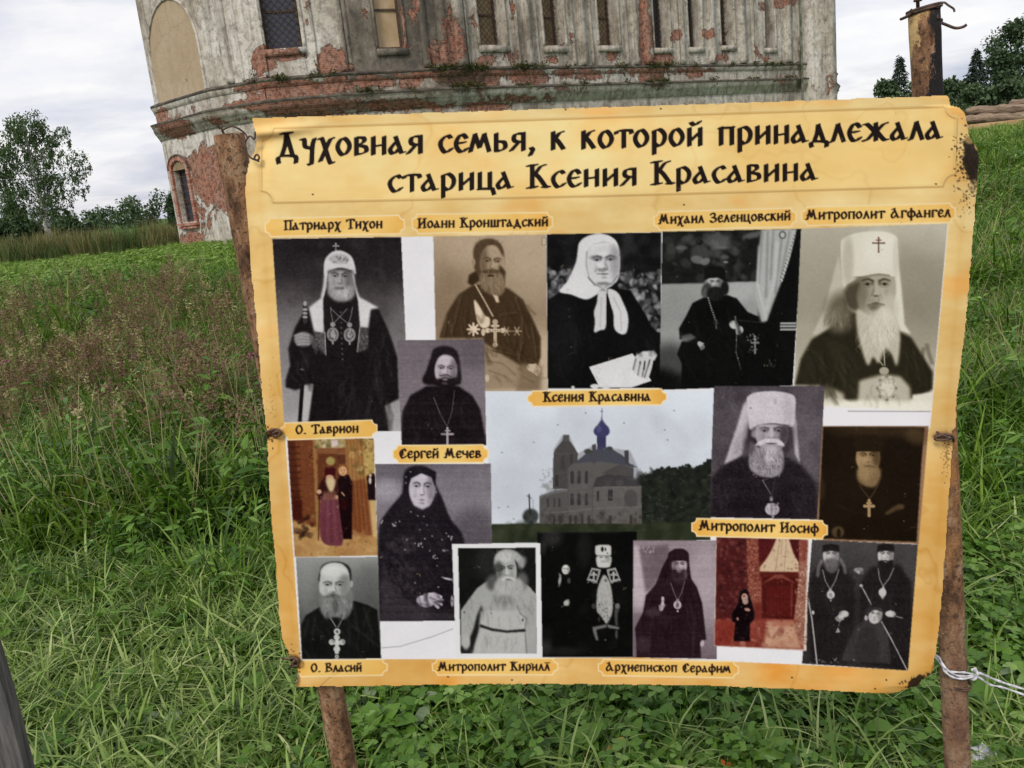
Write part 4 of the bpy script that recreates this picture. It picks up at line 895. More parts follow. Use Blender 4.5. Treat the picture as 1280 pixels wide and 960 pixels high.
# G: two figures by a wooden gate, orange-brown
Zm(355, 520, 5.333)
Print('photo_print', [(22, 160), (598, 148), (625, 930), (72, 940)], (170, 120, 70), (70, 30, 20), (226, 190, 120))
P([(20, 150), (190, 150), (215, 780), (60, 690)], (128, 70, 40), 3); P([(20, 160), (70, 160), (120, 690), (60, 690)], (96, 48, 30), 4)
for k in range(12): Ln([(30, 210+k*42), (105+k*2, 205+k*42)], 8, (70, 32, 22), .8, 2)
for k in range(8): Ln([(110+k*12, 160), (120+k*11, 780)], 3, (150, 92, 56), .5, 1)
P([(210, 150), (410, 150), (410, 210), (210, 220)], (190, 165, 110), 3); Blotch(20, (220, 150, 400, 210), [(120, 110, 60), (225, 205, 170)], (8, 26), .6); P([(315, 160), (360, 160), (360, 200), (315, 205)], (228, 205, 200), 2); P([(215, 215), (410, 212), (410, 250), (215, 250)], (150, 95, 60), 2); P([(225, 250), (350, 250), (360, 560), (225, 560)], (118, 66, 40), 3); E(310, 300, 30, 28, (180, 160, 90), .6); P([(350, 255), (410, 255), (420, 600), (360, 600)], (110, 62, 42), 2)
P([(405, 150), (530, 150), (590, 780), (470, 790), (440, 380)], (172, 120, 66), 4); P([(450, 430), (540, 420), (600, 800), (440, 800)], (140, 78, 44), 5)
for k in range(10): Ln([(420+k*11, 160), (450+k*15, 780)], 3, [(120, 72, 40), (205, 155, 90)][k % 2], .5, 1)
P([(525, 150), (600, 150), (612, 400), (540, 400)], (200, 168, 96), 4); Blotch(50, (440, 150, 600, 380), [(222, 190, 120), (150, 120, 66), (120, 90, 46)], (6, 20), .5); Blotch(30, (170, 200, 220, 440), [(180, 120, 76), (80, 42, 28)], (3, 8), .6)
P([(60, 700), (220, 740), (230, 830), (560, 800), (625, 790), (630, 940), (70, 940)], (196, 150, 90), 6); P([(570, 560), (620, 560), (630, 820), (590, 800)], (214, 178, 118), 6); Blotch(60, (75, 780, 620, 930), [(170, 115, 66), (220, 180, 120), (190, 140, 80)], (10, 40), .4); Blotch(30, (60, 660, 200, 820), [(100, 80, 50), (150, 110, 70), (60, 34, 24)], (6, 22), .6); P([(60, 560), (120, 560), (120, 700), (60, 690)], (84, 30, 22), 4)
P([(240, 450), (275, 400), (330, 390), (350, 430), (365, 540), (250, 560), (215, 520)], (62, 26, 28), 4); P([(250, 540), (350, 540), (380, 680), (392, 850), (330, 864), (270, 850), (240, 780)], (126, 66, 78), 3, 1, True)
for k in range(5): Ln([(275+k*18, 560), (265+k*28, 840)], 5, [(92, 40, 50), (150, 92, 104)][k % 2], .6, 2)
P([(272, 355), (280, 342), (335, 342), (345, 360), (340, 400), (272, 402)], (78, 22, 28), 2); E(305, 410, 26, 18, (214, 160, 120), .3); P([(280, 420), (340, 420), (335, 480), (315, 512), (290, 475)], (222, 196, 150), 4, 1, True); P([(220, 500), (245, 490), (235, 530)], (220, 170, 130), 2); E(234, 505, 16, 14, (222, 172, 134), .4); E(348, 541, 14, 14, (222, 172, 134), .4); P([(262, 505), (350, 500), (350, 560), (262, 560)], (140, 92, 72), 4, .7); Ln([(236, 520), (230, 828)], 5, (50, 22, 18))
P([(355, 430), (375, 395), (430, 390), (455, 440), (455, 620), (452, 820), (395, 820), (370, 640)], (40, 18, 22), 3); E(392, 355, 36, 36, (150, 96, 50), .3); E(392, 367, 27, 32, (226, 168, 118), .25); E(382, 362, 4, 3, (80, 40, 30)); E(402, 362, 4, 3, (80, 40, 30)); Ln([(384, 384), (400, 384)], 3, (150, 60, 50)); Ln([(385, 510), (402, 530)], 8, (220, 170, 130)); P([(380, 560), (420, 560), (420, 620), (385, 620)], (70, 20, 24), 4, .8)
P([(552, 400), (572, 380), (606, 385), (612, 560), (560, 560)], (40, 24, 30), 2); E(575, 395, 10, 12, (220, 180, 150), .4); E(574, 430, 9, 24, (220, 200, 190), .5); Blotch(160, (25, 150, 620, 930), [(90, 50, 30), (210, 160, 100), (60, 34, 24)], (3, 9), .22); Sat(.84, -6); Grain(5)

# I: bald bearded priest with ornate cross
Zm(365, 685, 5.818)
Print('photo_print', [(28, 68), (625, 65), (648, 803), (72, 810)], 110, (26, 27, 26), (232, 234, 232))
Vgrad([(65, 165), (150, 135), (300, 110), (450, 90), (800, 60)]); E(90, 200, 80, 200, 155, 1.2, 0, .5); E(560, 300, 110, 180, 80, 1.2, 0, .4); E(130, 400, 60, 100, 125, 1, 0, .4)
P([(65, 560), (100, 490), (200, 430), (260, 400), (440, 380), (540, 410), (620, 450), (650, 810), (75, 810)], 9, 4); 
for p in (((450, 420), (480, 600)), ((520, 430), (590, 640)), ((560, 440), (520, 560)), ((120, 520), (90, 640)), ((170, 500), (150, 620)), ((430, 560), (640, 720)), ((90, 740), (130, 800)), ((410, 520), (420, 700))): Ln(p, 16, 42, .55, 6)
P([(192, 235), (205, 150), (240, 112), (310, 98), (380, 110), (425, 150), (434, 240), (415, 230), (405, 170), (350, 120), (280, 112), (225, 150), (208, 240)], 28, 4, 1, True)
P([(205, 230), (212, 160), (250, 120), (310, 106), (370, 120), (410, 170), (418, 250), (412, 340), (370, 400), (240, 400), (212, 330)], 205, 3, 1, True); E(300, 165, 80, 50, 236, .9, 0, .8); FaceE(303, 262, 352, 106, 200, 115, 40, 1, 0, top=160); E(300, 175, 80, 36, 236, 1, 0, .8);  E(432, 262, 12, 26, 170, .4); P([(385, 200), (415, 200), (425, 330), (395, 370)], 130, 10, .6)
P([(200, 320), (225, 345), (255, 340), (300, 320), (350, 345), (390, 340), (435, 300), (444, 400), (420, 480), (380, 520), (320, 500), (250, 515), (212, 460), (198, 380)], 120, 5, 1, True); E(300, 355, 48, 9, 60, .6); P([(260, 350), (300, 330), (350, 352), (340, 362), (300, 352), (268, 366)], 70, 4, .7); Ln([(280, 356), (330, 356)], 5, 150, .8, 1); Hair(420, 320, 420, 110, 80, 36, [210, 60, 170, 90, 230, 130], 2.4, .5, .5); E(315, 420, 20, 60, 50, 1, 0, .5)
Ln([(280, 510), (320, 575)], 6, 180); Ln([(375, 500), (335, 575)], 6, 180); Ln([(284, 508), (324, 572)], 2, 60); 
for cx_, cy_, r_ in ((328, 608, 24), (326, 650, 22), (290, 684, 22), (366, 684, 22), (328, 690, 22), (326, 735, 24), (326, 790, 14)): E(cx_, cy_, r_, r_, 215, .15); E(cx_, cy_, r_*.45, r_*.45, 90, .3)
P([(270, 676), (384, 676), (384, 694), (270, 694)], 205, 1); P([(314, 640), (338, 640), (340, 770), (312, 770)], 215, 1); E(328, 685, 12, 12, 230, .3); Folds(22, (100, 460, 600, 720), 1.3, (30, 55), 110, 11, .4); Grain(4)

# K: nun and vested bishop, black ground
Zm(670, 660, 5.646)
Print('photo_print', [(8, 30), (712, 25), (684, 912), (38, 912)], 4, (18, 18, 18), (232, 232, 228))
E(110, 70, 70, 60, 55, 1.2, 0, .7); E(340, 150, 50, 120, 30, 1.2, 0, .7); E(55, 140, 20, 50, 50, 1, 0, .6); E(70, 840, 40, 60, 60, 1.2, 0, .7); E(200, 870, 130, 30, 35, 1, 0, .6); Blotch(14, (60, 60, 700, 860), [12, 0, 18], (20, 60), .5); Ln([(0, 34), (600, 30)], 4, 70, .8, 2)
E(210, 295, 36, 44, 20, .2); Face(210, 293, 27, 33, 225, 150, 40, 1, .1, age=0); P([(160, 315), (178, 330), (172, 400), (158, 420), (165, 350)], 190, 3, .8); E(168, 370, 10, 26, 170, .6, .2); E(232, 372, 12, 20, 70, .6); E(215, 528, 22, 18, 190, .5, -.6); Ln([(180, 556), (236, 530)], 6, 150, .8, 1.5); P([(215, 505), (235, 500), (230, 550), (200, 545)], 200, 3, .7); Dots(10, (130, 480, 250, 610), 60, (2, 4), .5)
P([(430, 200), (528, 200), (526, 260), (508, 278), (445, 278), (430, 260)], 215, 3, 1, True); FaceE(478, 206, 240, 44, 222, 150, 40, 1, top=196); E(478, 258, 42, 20, 222, .5); Ln([(460, 240), (498, 240)], 5, 120, .7, 1)
P([(418, 150), (425, 125), (475, 118), (525, 124), (530, 160), (522, 195), (430, 195)], 222, 3, 1, True); E(468, 150, 10, 18, 30, .4); E(490, 150, 6, 12, 60, .4); E(505, 178, 5, 5, 60); Ln([(434, 194), (520, 194)], 4, 70, .8)
for s in (-1, 1):
    q = [(478+s*20, 292), (478+s*85, 280), (478+s*118, 365), (478+s*48, 385), (478+s*28, 330)]
    P(q, 170, 1); P([(478+s*38, 304), (478+s*78, 296), (478+s*104, 355), (478+s*54, 370), (478+s*42, 330)], 14, 1); Cross(478+s*70, 335, 40, 52, 190, 11, 6)
    Ln([q[2], q[3]], 8, 150); Dots(12, (min(q[2][0], q[3][0]), 360, max(q[2][0], q[3][0]), 390), 200, (2, 4), .9)
P([(480, 330), (510, 360), (530, 420), (542, 520), (535, 610), (498, 680), (460, 620), (430, 590), (428, 500), (435, 430), (455, 370)], 185, 3, 1, True); Hair(120, 485, 520, 50, 120, 26, [120, 220, 90, 200], 3, .4, .5); Blotch(50, (440, 540, 530, 660), [90, 210, 50], (3, 7), .5); E(492, 370, 12, 12, 120, .4)
Ln([(430, 595), (495, 680), (540, 620)], 4, 20); P([(398, 700), (495, 680), (500, 700), (425, 718), (440, 790), (425, 795), (405, 740)], 130, 3, .9); P([(500, 680), (590, 700), (585, 715), (510, 705)], 140, 3, .9); P([(560, 540), (590, 530), (592, 560), (575, 610), (578, 690), (560, 690), (552, 600)], 90, 4, .8); E(574, 550, 16, 18, 120, .5); E(408, 552, 16, 20, 60, .6); E(568, 750, 10, 32, 70, .5); Grain(3)

# L: bishop with medallion, maroon
Zm(785, 665, 5.817)
Print('photo_print', [(38, 60), (645, 62), (645, 925), (34, 912)], 150, (46, 24, 34), (226, 214, 222))
Vgrad([(60, 150), (300, 175), (500, 185), (700, 150), (920, 110)]); P([(38, 90), (80, 100), (130, 450), (90, 580), (38, 590)], 205, 8); P([(80, 110), (290, 90), (300, 160), (200, 380), (130, 440)], 95, 8, .8); Dots(12, (80, 110, 200, 150), 210, (4, 9), .6); E(560, 300, 90, 220, 190, 1.1, 0, .6); E(60, 700, 60, 130, 110, 1, 0, .7); E(590, 800, 60, 90, 130, .9, 0, .7)
P([(295, 150), (340, 122), (400, 122), (440, 155), (445, 220), (460, 340), (500, 400), (540, 520), (560, 700), (570, 780), (525, 800), (530, 915), (60, 915), (60, 800), (50, 700), (110, 580), (130, 460), (200, 380), (255, 240), (285, 190)], 14, 4)
P([(120, 570), (200, 540), (250, 600), (170, 620), (120, 600)], 60, 6, .7); Ln([(440, 480), (480, 640), (470, 900)], 16, 50, .5, 6); Ln([(170, 640), (150, 900)], 14, 40, .5, 6); Ln([(470, 380), (520, 600)], 10, 45, .5, 5); E(110, 820, 50, 60, 70, .9, 0, .5)
FaceE(374, 230, 288, 55, 190, 100, 22, -1, .0, top=210); P([(300, 220), (305, 150), (350, 125), (410, 128), (440, 160), (440, 225), (420, 212), (370, 205), (325, 215)], 14, 3, 1, True); P([(310, 285), (340, 270), (370, 285), (410, 270), (430, 300), (420, 350), (380, 375), (320, 350)], 30, 5, 1, True); Hair(60, 370, 315, 55, 34, 26, [80, 20, 100], 2, .4, .5); E(372, 290, 16, 5, 120, .6); E(420, 310, 14, 30, 110, .8, 0, .5)
Ln([(310, 370), (335, 440), (358, 490)], 3.5, 170); Ln([(412, 360), (390, 440), (365, 490)], 3.5, 170); E(362, 495, 12, 8, 190, .4); E(360, 530, 28, 31, 228, .15); E(360, 532, 14, 18, 130, .4); E(361, 575, 7, 8, 210, .4); Hand(242, 555, 50, -1.2, 205, 90); Ln([(253, 480), (252, 530)], 20, 215); Ln([(243, 500), (266, 500)], 4, 110, .8); E(540, 810, 14, 24, 210, .6, .2); Ln([(250, 620), (480, 600)], 4, 50, .5, 2); Folds(26, (150, 440, 520, 820), 1.5, (34, 60), 110, 7, .4); Grain(6, line=2)

# P: metropolitan in white klobuk, purple ground
Zm(880, 475, 5.187)
Print('photo_print', [(65, 38), (782, 38), (738, 905), (35, 890)], 75, (44, 34, 42), (232, 226, 234))
Vgrad([(38, 60), (300, 74), (600, 70), (905, 42)]); E(660, 300, 110, 300, 105, 1.2, 0, .5); E(110, 250, 90, 200, 62, 1.2, 0, .5); Blotch(60, (60, 40, 760, 600), [40, 100, 80], (20, 60), .2)
P([(40, 900), (45, 640), (130, 545), (250, 490), (500, 480), (640, 560), (720, 660), (740, 905)], 10, 12)
P([(275, 130), (290, 200), (290, 300), (270, 420), (240, 490), (130, 548), (170, 430), (220, 280), (255, 160)], 205, 4); P([(580, 110), (600, 300), (622, 545), (590, 480), (570, 320), (560, 200)], 200, 4); E(220, 420, 30, 90, 170, .9, .35, .6)
E(430, 360, 150, 150, 28, .6); P([(276, 140), (285, 105), (340, 80), (430, 72), (520, 80), (580, 100), (595, 135), (590, 210), (575, 300), (520, 290), (440, 282), (350, 295), (300, 325), (285, 240)], 222, 3, 1, True); E(330, 200, 40, 110, 240, 1, 0, .4); E(545, 200, 30, 90, 190, 1, 0, .5); E(462, 140, 10, 20, 190, .5); E(302, 182, 7, 6, 140, .5); Ln([(290, 325), (350, 295), (440, 282), (560, 298)], 5, 60, .8, 2)
FaceE(438, 324, 408, 106, 178, 80, 28, 1, 0, top=290); P([(420, 330), (438, 305), (456, 350), (450, 368), (422, 366)], 215, 5, .8, True); E(520, 360, 26, 60, 40, .9, 0, .7); E(330, 350, 24, 26, 190, .8, 0, .7)
P([(300, 400), (360, 440), (430, 420), (500, 440), (520, 520), (500, 600), (440, 632), (360, 620), (300, 580), (290, 500)], 150, 6, 1, True); E(435, 480, 44, 60, 220, .9, 0, .9); Hair(420, 405, 530, 105, 85, 30, [60, 210, 30, 180, 235, 90], 3, .5, .55); Dots(120, (300, 540, 500, 630), [200, 230], (2, 4), .5)
P([(330, 425), (355, 400), (390, 382), (430, 378), (480, 385), (510, 405), (520, 428), (480, 420), (435, 405), (390, 418)], 232, 3, 1, True); E(435, 412, 40, 5, 50, .6, 0, .6); E(290, 430, 40, 60, 50, .8, 0, .7); Hair(50, 250, 470, 40, 30, 24, [120, 60], 2, .6, .5)
Ln([(380, 650), (436, 745)], 4, 170); Ln([(460, 640), (440, 745)], 3, 90, .7); E(437, 770, 10, 16, 190, .4); E(442, 838, 46, 40, 210, .25); Blotch(24, (405, 800, 480, 870), [120, 240, 90], (3, 8), .5); E(446, 885, 8, 14, 170, .4); Folds(22, (80, 640, 700, 800), 1.3, (34, 52), 100, 9, .35); Grain(8, line=1)

# Q: priest in near darkness, brown
Zm(1015, 525, 6)
Print('photo_print', [(76, 46), (875, 46), (800, 930), (30, 900)], (150, 122, 104), (30, 22, 16), (214, 186, 150))
P([(84, 50), (845, 56), (822, 300), (785, 915), (45, 888), (60, 560)], 14, 2); E(500, 70, 360, 60, 70, 1.2, 0, .5); E(780, 120, 90, 60, 90, 1.1, .3, .6); E(70, 520, 30, 80, 90, 1, 0, .4); E(300, 500, 200, 300, 22, 1.1, 0, .5); E(430, 180, 110, 70, 36, .7, 0, .6)
P([(320, 240), (330, 130), (380, 110), (480, 112), (525, 140), (530, 240), (480, 232), (380, 232)], 24, 4, .9)
FaceE(420, 262, 345, 90, 172, 60, 22, 1, -.03, top=238); E(372, 300, 40, 36, 205, 1.1, 0, .6); P([(415, 280), (435, 262), (448, 310), (425, 318)], 190, 4, .6); P([(340, 370), (380, 345), (430, 338), (490, 350), (515, 380), (510, 440), (470, 500), (400, 495), (345, 455)], 150, 8, .95, True); E(395, 400, 46, 50, 190, 1, 0, .7); Ln([(395, 350), (430, 342), (475, 356)], 7, 60, .8, 2); Hair(160, 425, 420, 80, 60, 34, [200, 100, 170, 70], 2.5, .4, .35)
Ln([(355, 490), (400, 550), (432, 590)], 4, 130, .8); Ln([(500, 480), (460, 550), (432, 590)], 4, 130, .8); Cross(428, 655, 66, 112, 190, 22, 12); E(430, 600, 8, 8, 190, .4)
P([(545, 700), (600, 660), (650, 630), (690, 635), (690, 665), (640, 675), (590, 700), (560, 712)], 95, 5, .85); Ln([(570, 700), (650, 655)], 5, 40, .7, 2); Ln([(180, 630), (330, 700), (400, 690)], 5, 50, .5, 4); E(195, 840, 46, 42, 80, .6); E(200, 850, 16, 34, 20, .6); Ln([(740, 808), (795, 802)], 4, 110, .7, 1); Ln([(330, 50), (340, 90)], 4, 110, .6, 2); Tint((5, 0, -8)); Grain(3)

# N: two bishops and a boy
Zm(1000, 670, 5.645)
Print('photo_print', [(85, 26), (832, 60), (762, 950), (14, 900)], 46, (40, 34, 36), (228, 224, 224))
Vgrad([(30, 66), (200, 52), (500, 30), (950, 34)]); E(780, 300, 60, 250, 70, 1, 0, .6)
P([(70, 900), (70, 300), (130, 200), (300, 200), (390, 330), (380, 900)], 14, 10); P([(420, 900), (420, 340), (500, 220), (700, 200), (790, 330), (790, 620), (760, 950)], 12, 10); P([(290, 880), (340, 740), (400, 640), (460, 580), (560, 600), (620, 680), (640, 900)], 46, 7); P([(400, 720), (450, 640), (520, 640), (560, 760), (540, 880), (380, 880)], 30, 12, .7)
for cx_, cy_, sk in ((218, 140, 205), (605, 140, 222)):
    P([(cx_-62, cy_-20), (cx_-58, cy_-70), (cx_, cy_-84), (cx_+58, cy_-70), (cx_+62, cy_-20)], 14, 3)
    FaceE(cx_, cy_-18, cy_+36, 56, sk, 110, 24, 1, .03, top=cy_-34)
    P([(cx_-60, cy_-25), (cx_, cy_-38), (cx_+60, cy_-25), (cx_+56, cy_-75), (cx_, cy_-85), (cx_-56, cy_-75)], 12, 2)
P([(172, 175), (200, 160), (240, 160), (272, 180), (270, 230), (230, 262), (185, 240)], 90, 6, .95, True); Hair(70, 220, 200, 45, 30, 30, [150, 50, 120], 2.5, .4, .5); Ln([(155, 175), (130, 220), (125, 280)], 20, 130, .8, 5); Ln([(285, 165), (310, 210), (320, 260)], 20, 130, .8, 5)
P([(552, 180), (580, 170), (605, 185), (640, 168), (660, 180), (640, 220), (600, 240), (560, 215)], 10, 4, 1, True); P([(660, 130), (690, 160), (680, 190)], 50, 5, .7); Ln([(580, 178), (600, 172), (625, 178)], 8, 20, .9, 1)
for a_, b2, cx_, cy_ in (((160, 240), (275, 235), 214, 378), ((552, 230), (662, 225), 586, 355)): Ln([a_, ((a_[0]+cx_)/2-8, (a_[1]+cy_)/2+8), (cx_, cy_)], 5, 180); Ln([b2, ((b2[0]+cx_)/2+6, (b2[1]+cy_)/2+8), (cx_, cy_)], 5, 180)
E(216, 415, 28, 30, 222, .15); E(216, 415, 13, 14, 150, .4); E(214, 382, 11, 8, 190, .4); E(217, 455, 6, 8, 190, .4); E(582, 398, 27, 30, 215, .2); P([(565, 420), (600, 420), (582, 448)], 200, 2); E(588, 366, 9, 9, 200, .4)
Blotch(10, (385, 222, 450, 258), [190, 230, 90], (6, 14), .8); E(414, 238, 34, 15, 170, .6, 0, .7)
Ln([(432, 350), (470, 420), (503, 484)], 8, 210); E(432, 350, 12, 10, 225, .3); Ln([(575, 605), (640, 720), (755, 945)], 8, 205); Ln([(620, 690), (648, 686)], 3, 150)
Hand(292, 562, 60, 2.2, 218, 120); E(310, 550, 34, 24, 215, .4); Ln([(285, 590), (270, 640)], 3, 170); P([(268, 645), (284, 680), (252, 682)], 220, 1); Hand(625, 548, 54, .1, 215, 110); E(640, 550, 36, 22, 218, .4); Ln([(670, 565), (722, 578)], 6, 170)
E(520, 550, 62, 54, 30, .25); FaceE(530, 546, 588, 48, 216, 130, 34, 1, .15, age=0, top=512); P([(456, 560), (470, 515), (520, 500), (570, 515), (576, 535), (530, 522), (490, 545), (475, 590)], 34, 4, 1, True); E(466, 578, 12, 18, 190, .4)
Ln([(62, 470), (85, 590), (120, 900)], 9, 210); E(92, 540, 9, 14, 225, .4); Ln([(60, 440), (78, 560)], 5, 170); Dots(14, (30, 860, 280, 900), 170, (3, 7), .6); E(412, 662, 5, 4, 120); E(380, 875, 6, 4, 170); Folds(40, (90, 300, 760, 800), 1.45, (34, 56), 120, 9, .35); Grain(5, line=1)

# M: figure between pines by a chapel gate, red
Zm(885, 660, 6)
Print('photo_print', [(60, 62), (756, 85), (738, 922), (44, 886)], (226, 205, 190), (58, 16, 16), (240, 215, 180))
P([(66, 68), (748, 90), (716, 908), (52, 880)], (122, 40, 34), 1)
P([(66, 68), (290, 75), (310, 500), (340, 660), (60, 680)], (96, 34, 34), 5); Blotch(160, (70, 80, 300, 640), [(60, 26, 30), (130, 56, 52), (84, 30, 32), (150, 80, 72)], (6, 22), .4)
P([(290, 75), (375, 78), (400, 400), (410, 680), (370, 790), (340, 760), (300, 450)], (158, 78, 60), 5); Blotch(220, (295, 80, 395, 540), [(196, 120, 92), (120, 46, 38), (214, 150, 118), (100, 34, 30)], (3, 9), .5); P([(340, 560), (410, 560), (410, 690), (370, 800), (330, 740)], (128, 40, 32), 8, .8)
P([(375, 78), (515, 78), (430, 250), (385, 290)], (104, 30, 32), 5); P([(600, 80), (700, 85), (700, 330), (675, 270)], (92, 26, 28), 5); P([(515, 76), (605, 76), (640, 190), (682, 262), (680, 330), (388, 328), (392, 290), (440, 230), (480, 160)], (222, 190, 150), 2)
for a_, b2 in (((540, 80), (505, 325)), ((590, 80), (570, 325)), ((560, 80), (545, 200))): Ln([a_, b2], 4, (150, 110, 84), .7, 1)
P([(385, 330), (690, 332), (680, 370), (390, 365)], (110, 36, 28), 2); P([(405, 365), (680, 370), (665, 690), (405, 680)], (96, 26, 22), 2); P([(400, 420), (500, 352), (560, 352), (670, 420), (560, 378), (500, 378)], (150, 70, 56), 2); P([(440, 440), (620, 440), (615, 660), (440, 655)], (112, 30, 26), 2)
for k in range(6): Ln([(460+k*26, 445), (460+k*26, 655)], 3, (80, 20, 18), .7, 1)
Ln([(440, 530), (618, 534)], 5, (76, 18, 18), .6, 1); Ln([(630, 400), (625, 660)], 12, (160, 66, 52), .7, 2)
P([(685, 90), (748, 92), (716, 905), (640, 900), (640, 720), (680, 400)], (176, 112, 90), 4); Blotch(260, (655, 100, 745, 890), [(214, 160, 130), (130, 60, 46), (236, 200, 170), (150, 84, 66)], (3, 9), .5); P([(690, 90), (745, 92), (735, 250), (690, 250)], (140, 40, 34), 8, .6)
P([(52, 690), (330, 690), (440, 680), (680, 690), (640, 730), (716, 910), (52, 882)], (156, 60, 46), 6); P([(440, 700), (640, 700), (700, 905), (420, 895)], (214, 160, 124), 10, .9); P([(480, 690), (640, 690), (640, 730), (480, 740)], (190, 110, 84), 6, .8); Blotch(50, (60, 700, 700, 890), [(120, 36, 30), (190, 100, 76), (226, 180, 146)], (8, 30), .3); P([(60, 690), (200, 690), (180, 860), (55, 860)], (150, 46, 36), 10, .8)
P([(235, 500), (265, 480), (305, 490), (330, 560), (350, 640), (345, 690), (315, 720), (315, 850), (190, 850), (205, 710), (180, 700), (180, 640), (225, 570)], (28, 14, 20), 3, 1); E(272, 490, 32, 34, (30, 14, 20), .3); E(275, 520, 24, 30, (205, 150, 132), .3); E(280, 548, 22, 26, (190, 150, 138), .4); E(270, 512, 10, 4, (90, 50, 44), .5); E(295, 612, 22, 12, (196, 140, 124), .4, .2); E(222, 682, 9, 12, (190, 130, 116), .4); Blotch(220, (60, 70, 740, 900), [(70, 24, 26), (180, 100, 80), (110, 40, 36)], (4, 12), .25); Sat(.74, -4); Grain(5)

# J: white-bearded elder in a white shirt, white frame
Zm(560, 670, 6)
Print('photo_print', [(30, 60), (693, 55), (708, 915), (60, 912)], (232, 233, 235), (24, 25, 24), (236, 237, 235))
P([(75, 90), (657, 88), (667, 883), (95, 883)], 12, 1)
y_s = S.clip.copy(); yy0, yy1, xx0, xx1, mm = pmask(T([(75, 90), (657, 88), (667, 883), (95, 883)]), 0); S.clip = np.zeros_like(y_s); S.clip[yy0:yy1, xx0:xx1] = mm
E(300, 200, 90, 120, 60, 1.2, 0, .4)
P([(95, 600), (95, 560), (160, 470), (220, 390), (290, 340), (400, 310), (520, 330), (600, 370), (665, 440), (668, 890), (95, 890)], 178, 4); P([(248, 520), (262, 560), (238, 660), (235, 700), (205, 800), (185, 880), (165, 870), (160, 770), (190, 700), (215, 600)], 18, 5); E(130, 860, 60, 40, 30, .7)
P([(240, 560), (560, 560), (585, 690), (590, 890), (180, 890), (235, 720)], 205, 8, .7); P([(240, 660), (330, 692), (440, 708), (580, 696), (585, 718), (440, 726), (330, 712), (236, 682)], 28, 3); Ln([(520, 520), (540, 580), (590, 620), (580, 690)], 7, 60, .6, 3); Ln([(580, 730), (590, 880)], 8, 60, .6, 3); E(135, 790, 30, 60, 190, .6); E(325, 580, 5, 4, 60); E(122, 572, 6, 8, 60); E(560, 630, 6, 10, 50, .6)
for p in (((150, 500), (120, 640)), ((180, 480), (190, 600)), ((620, 450), (640, 640)), ((280, 560), (300, 660)), ((460, 600), (470, 690)), ((300, 740), (290, 870)), ((600, 520), (610, 700))): Ln(p, 7, 140, .45, 5)
E(345, 350, 60, 60, 90, .8); E(555, 340, 45, 70, 110, .9, 0, .8)
P([(345, 200), (360, 140), (410, 105), (470, 100), (530, 130), (570, 180), (560, 240), (520, 200), (480, 160), (420, 165), (380, 200), (360, 240)], 190, 6, 1, True); E(430, 170, 70, 60, 200, .6); FaceE(438, 240, 325, 78, 178, 80, 26, -1, -.05, top=150); E(425, 160, 55, 36, 215, .9);  E(375, 240, 40, 30, 60, .7, 0, .7); P([(432, 240), (448, 240), (455, 290), (425, 290)], 215, 3, .8); E(555, 200, 30, 50, 150, .9, .4, .7); Hair(80, 460, 130, 110, 40, 30, [220, 130, 90], 2.5, .9, .45, -1)
P([(350, 360), (390, 310), (430, 300), (500, 310), (560, 340), (560, 450), (520, 520), (440, 550), (370, 530), (340, 440)], 175, 9, .95, True); E(450, 325, 36, 9, 50, .6, .1); E(440, 400, 80, 80, 200, .9, 0, .7); E(420, 480, 70, 40, 110, 1, 0, .5); Hair(220, 445, 430, 95, 100, 60, [225, 120, 190, 90], 2.5, .3, .4); P([(400, 318), (440, 300), (500, 318), (508, 340), (450, 318), (405, 345)], 215, 3, .9)
Folds(22, (130, 440, 640, 620), 1.35, (168, 190), 80, 10, .14); Folds(14, (240, 740, 560, 800), 1.5, (190, 215), 70, 10, .14); Grain(4)
Zm(0, 0, 1); S.clip = None; S.box = (0, 0, CW, CH)
# tear line across the lower left white, scratches
Ln([(477, 810), (500, 808), (540, 796), (566, 786)], .8, (150, 150, 150)); Ln([(415, 846), (430, 836)], .8, (150, 120, 90)); Ln([(400, 858), (420, 840)], .8, (170, 130, 90))

# the print itself is a little soft
for c_i in range(3): cv[..., c_i] =   .62*cv[..., c_i]+.38*blur_(cv[..., c_i], 1)
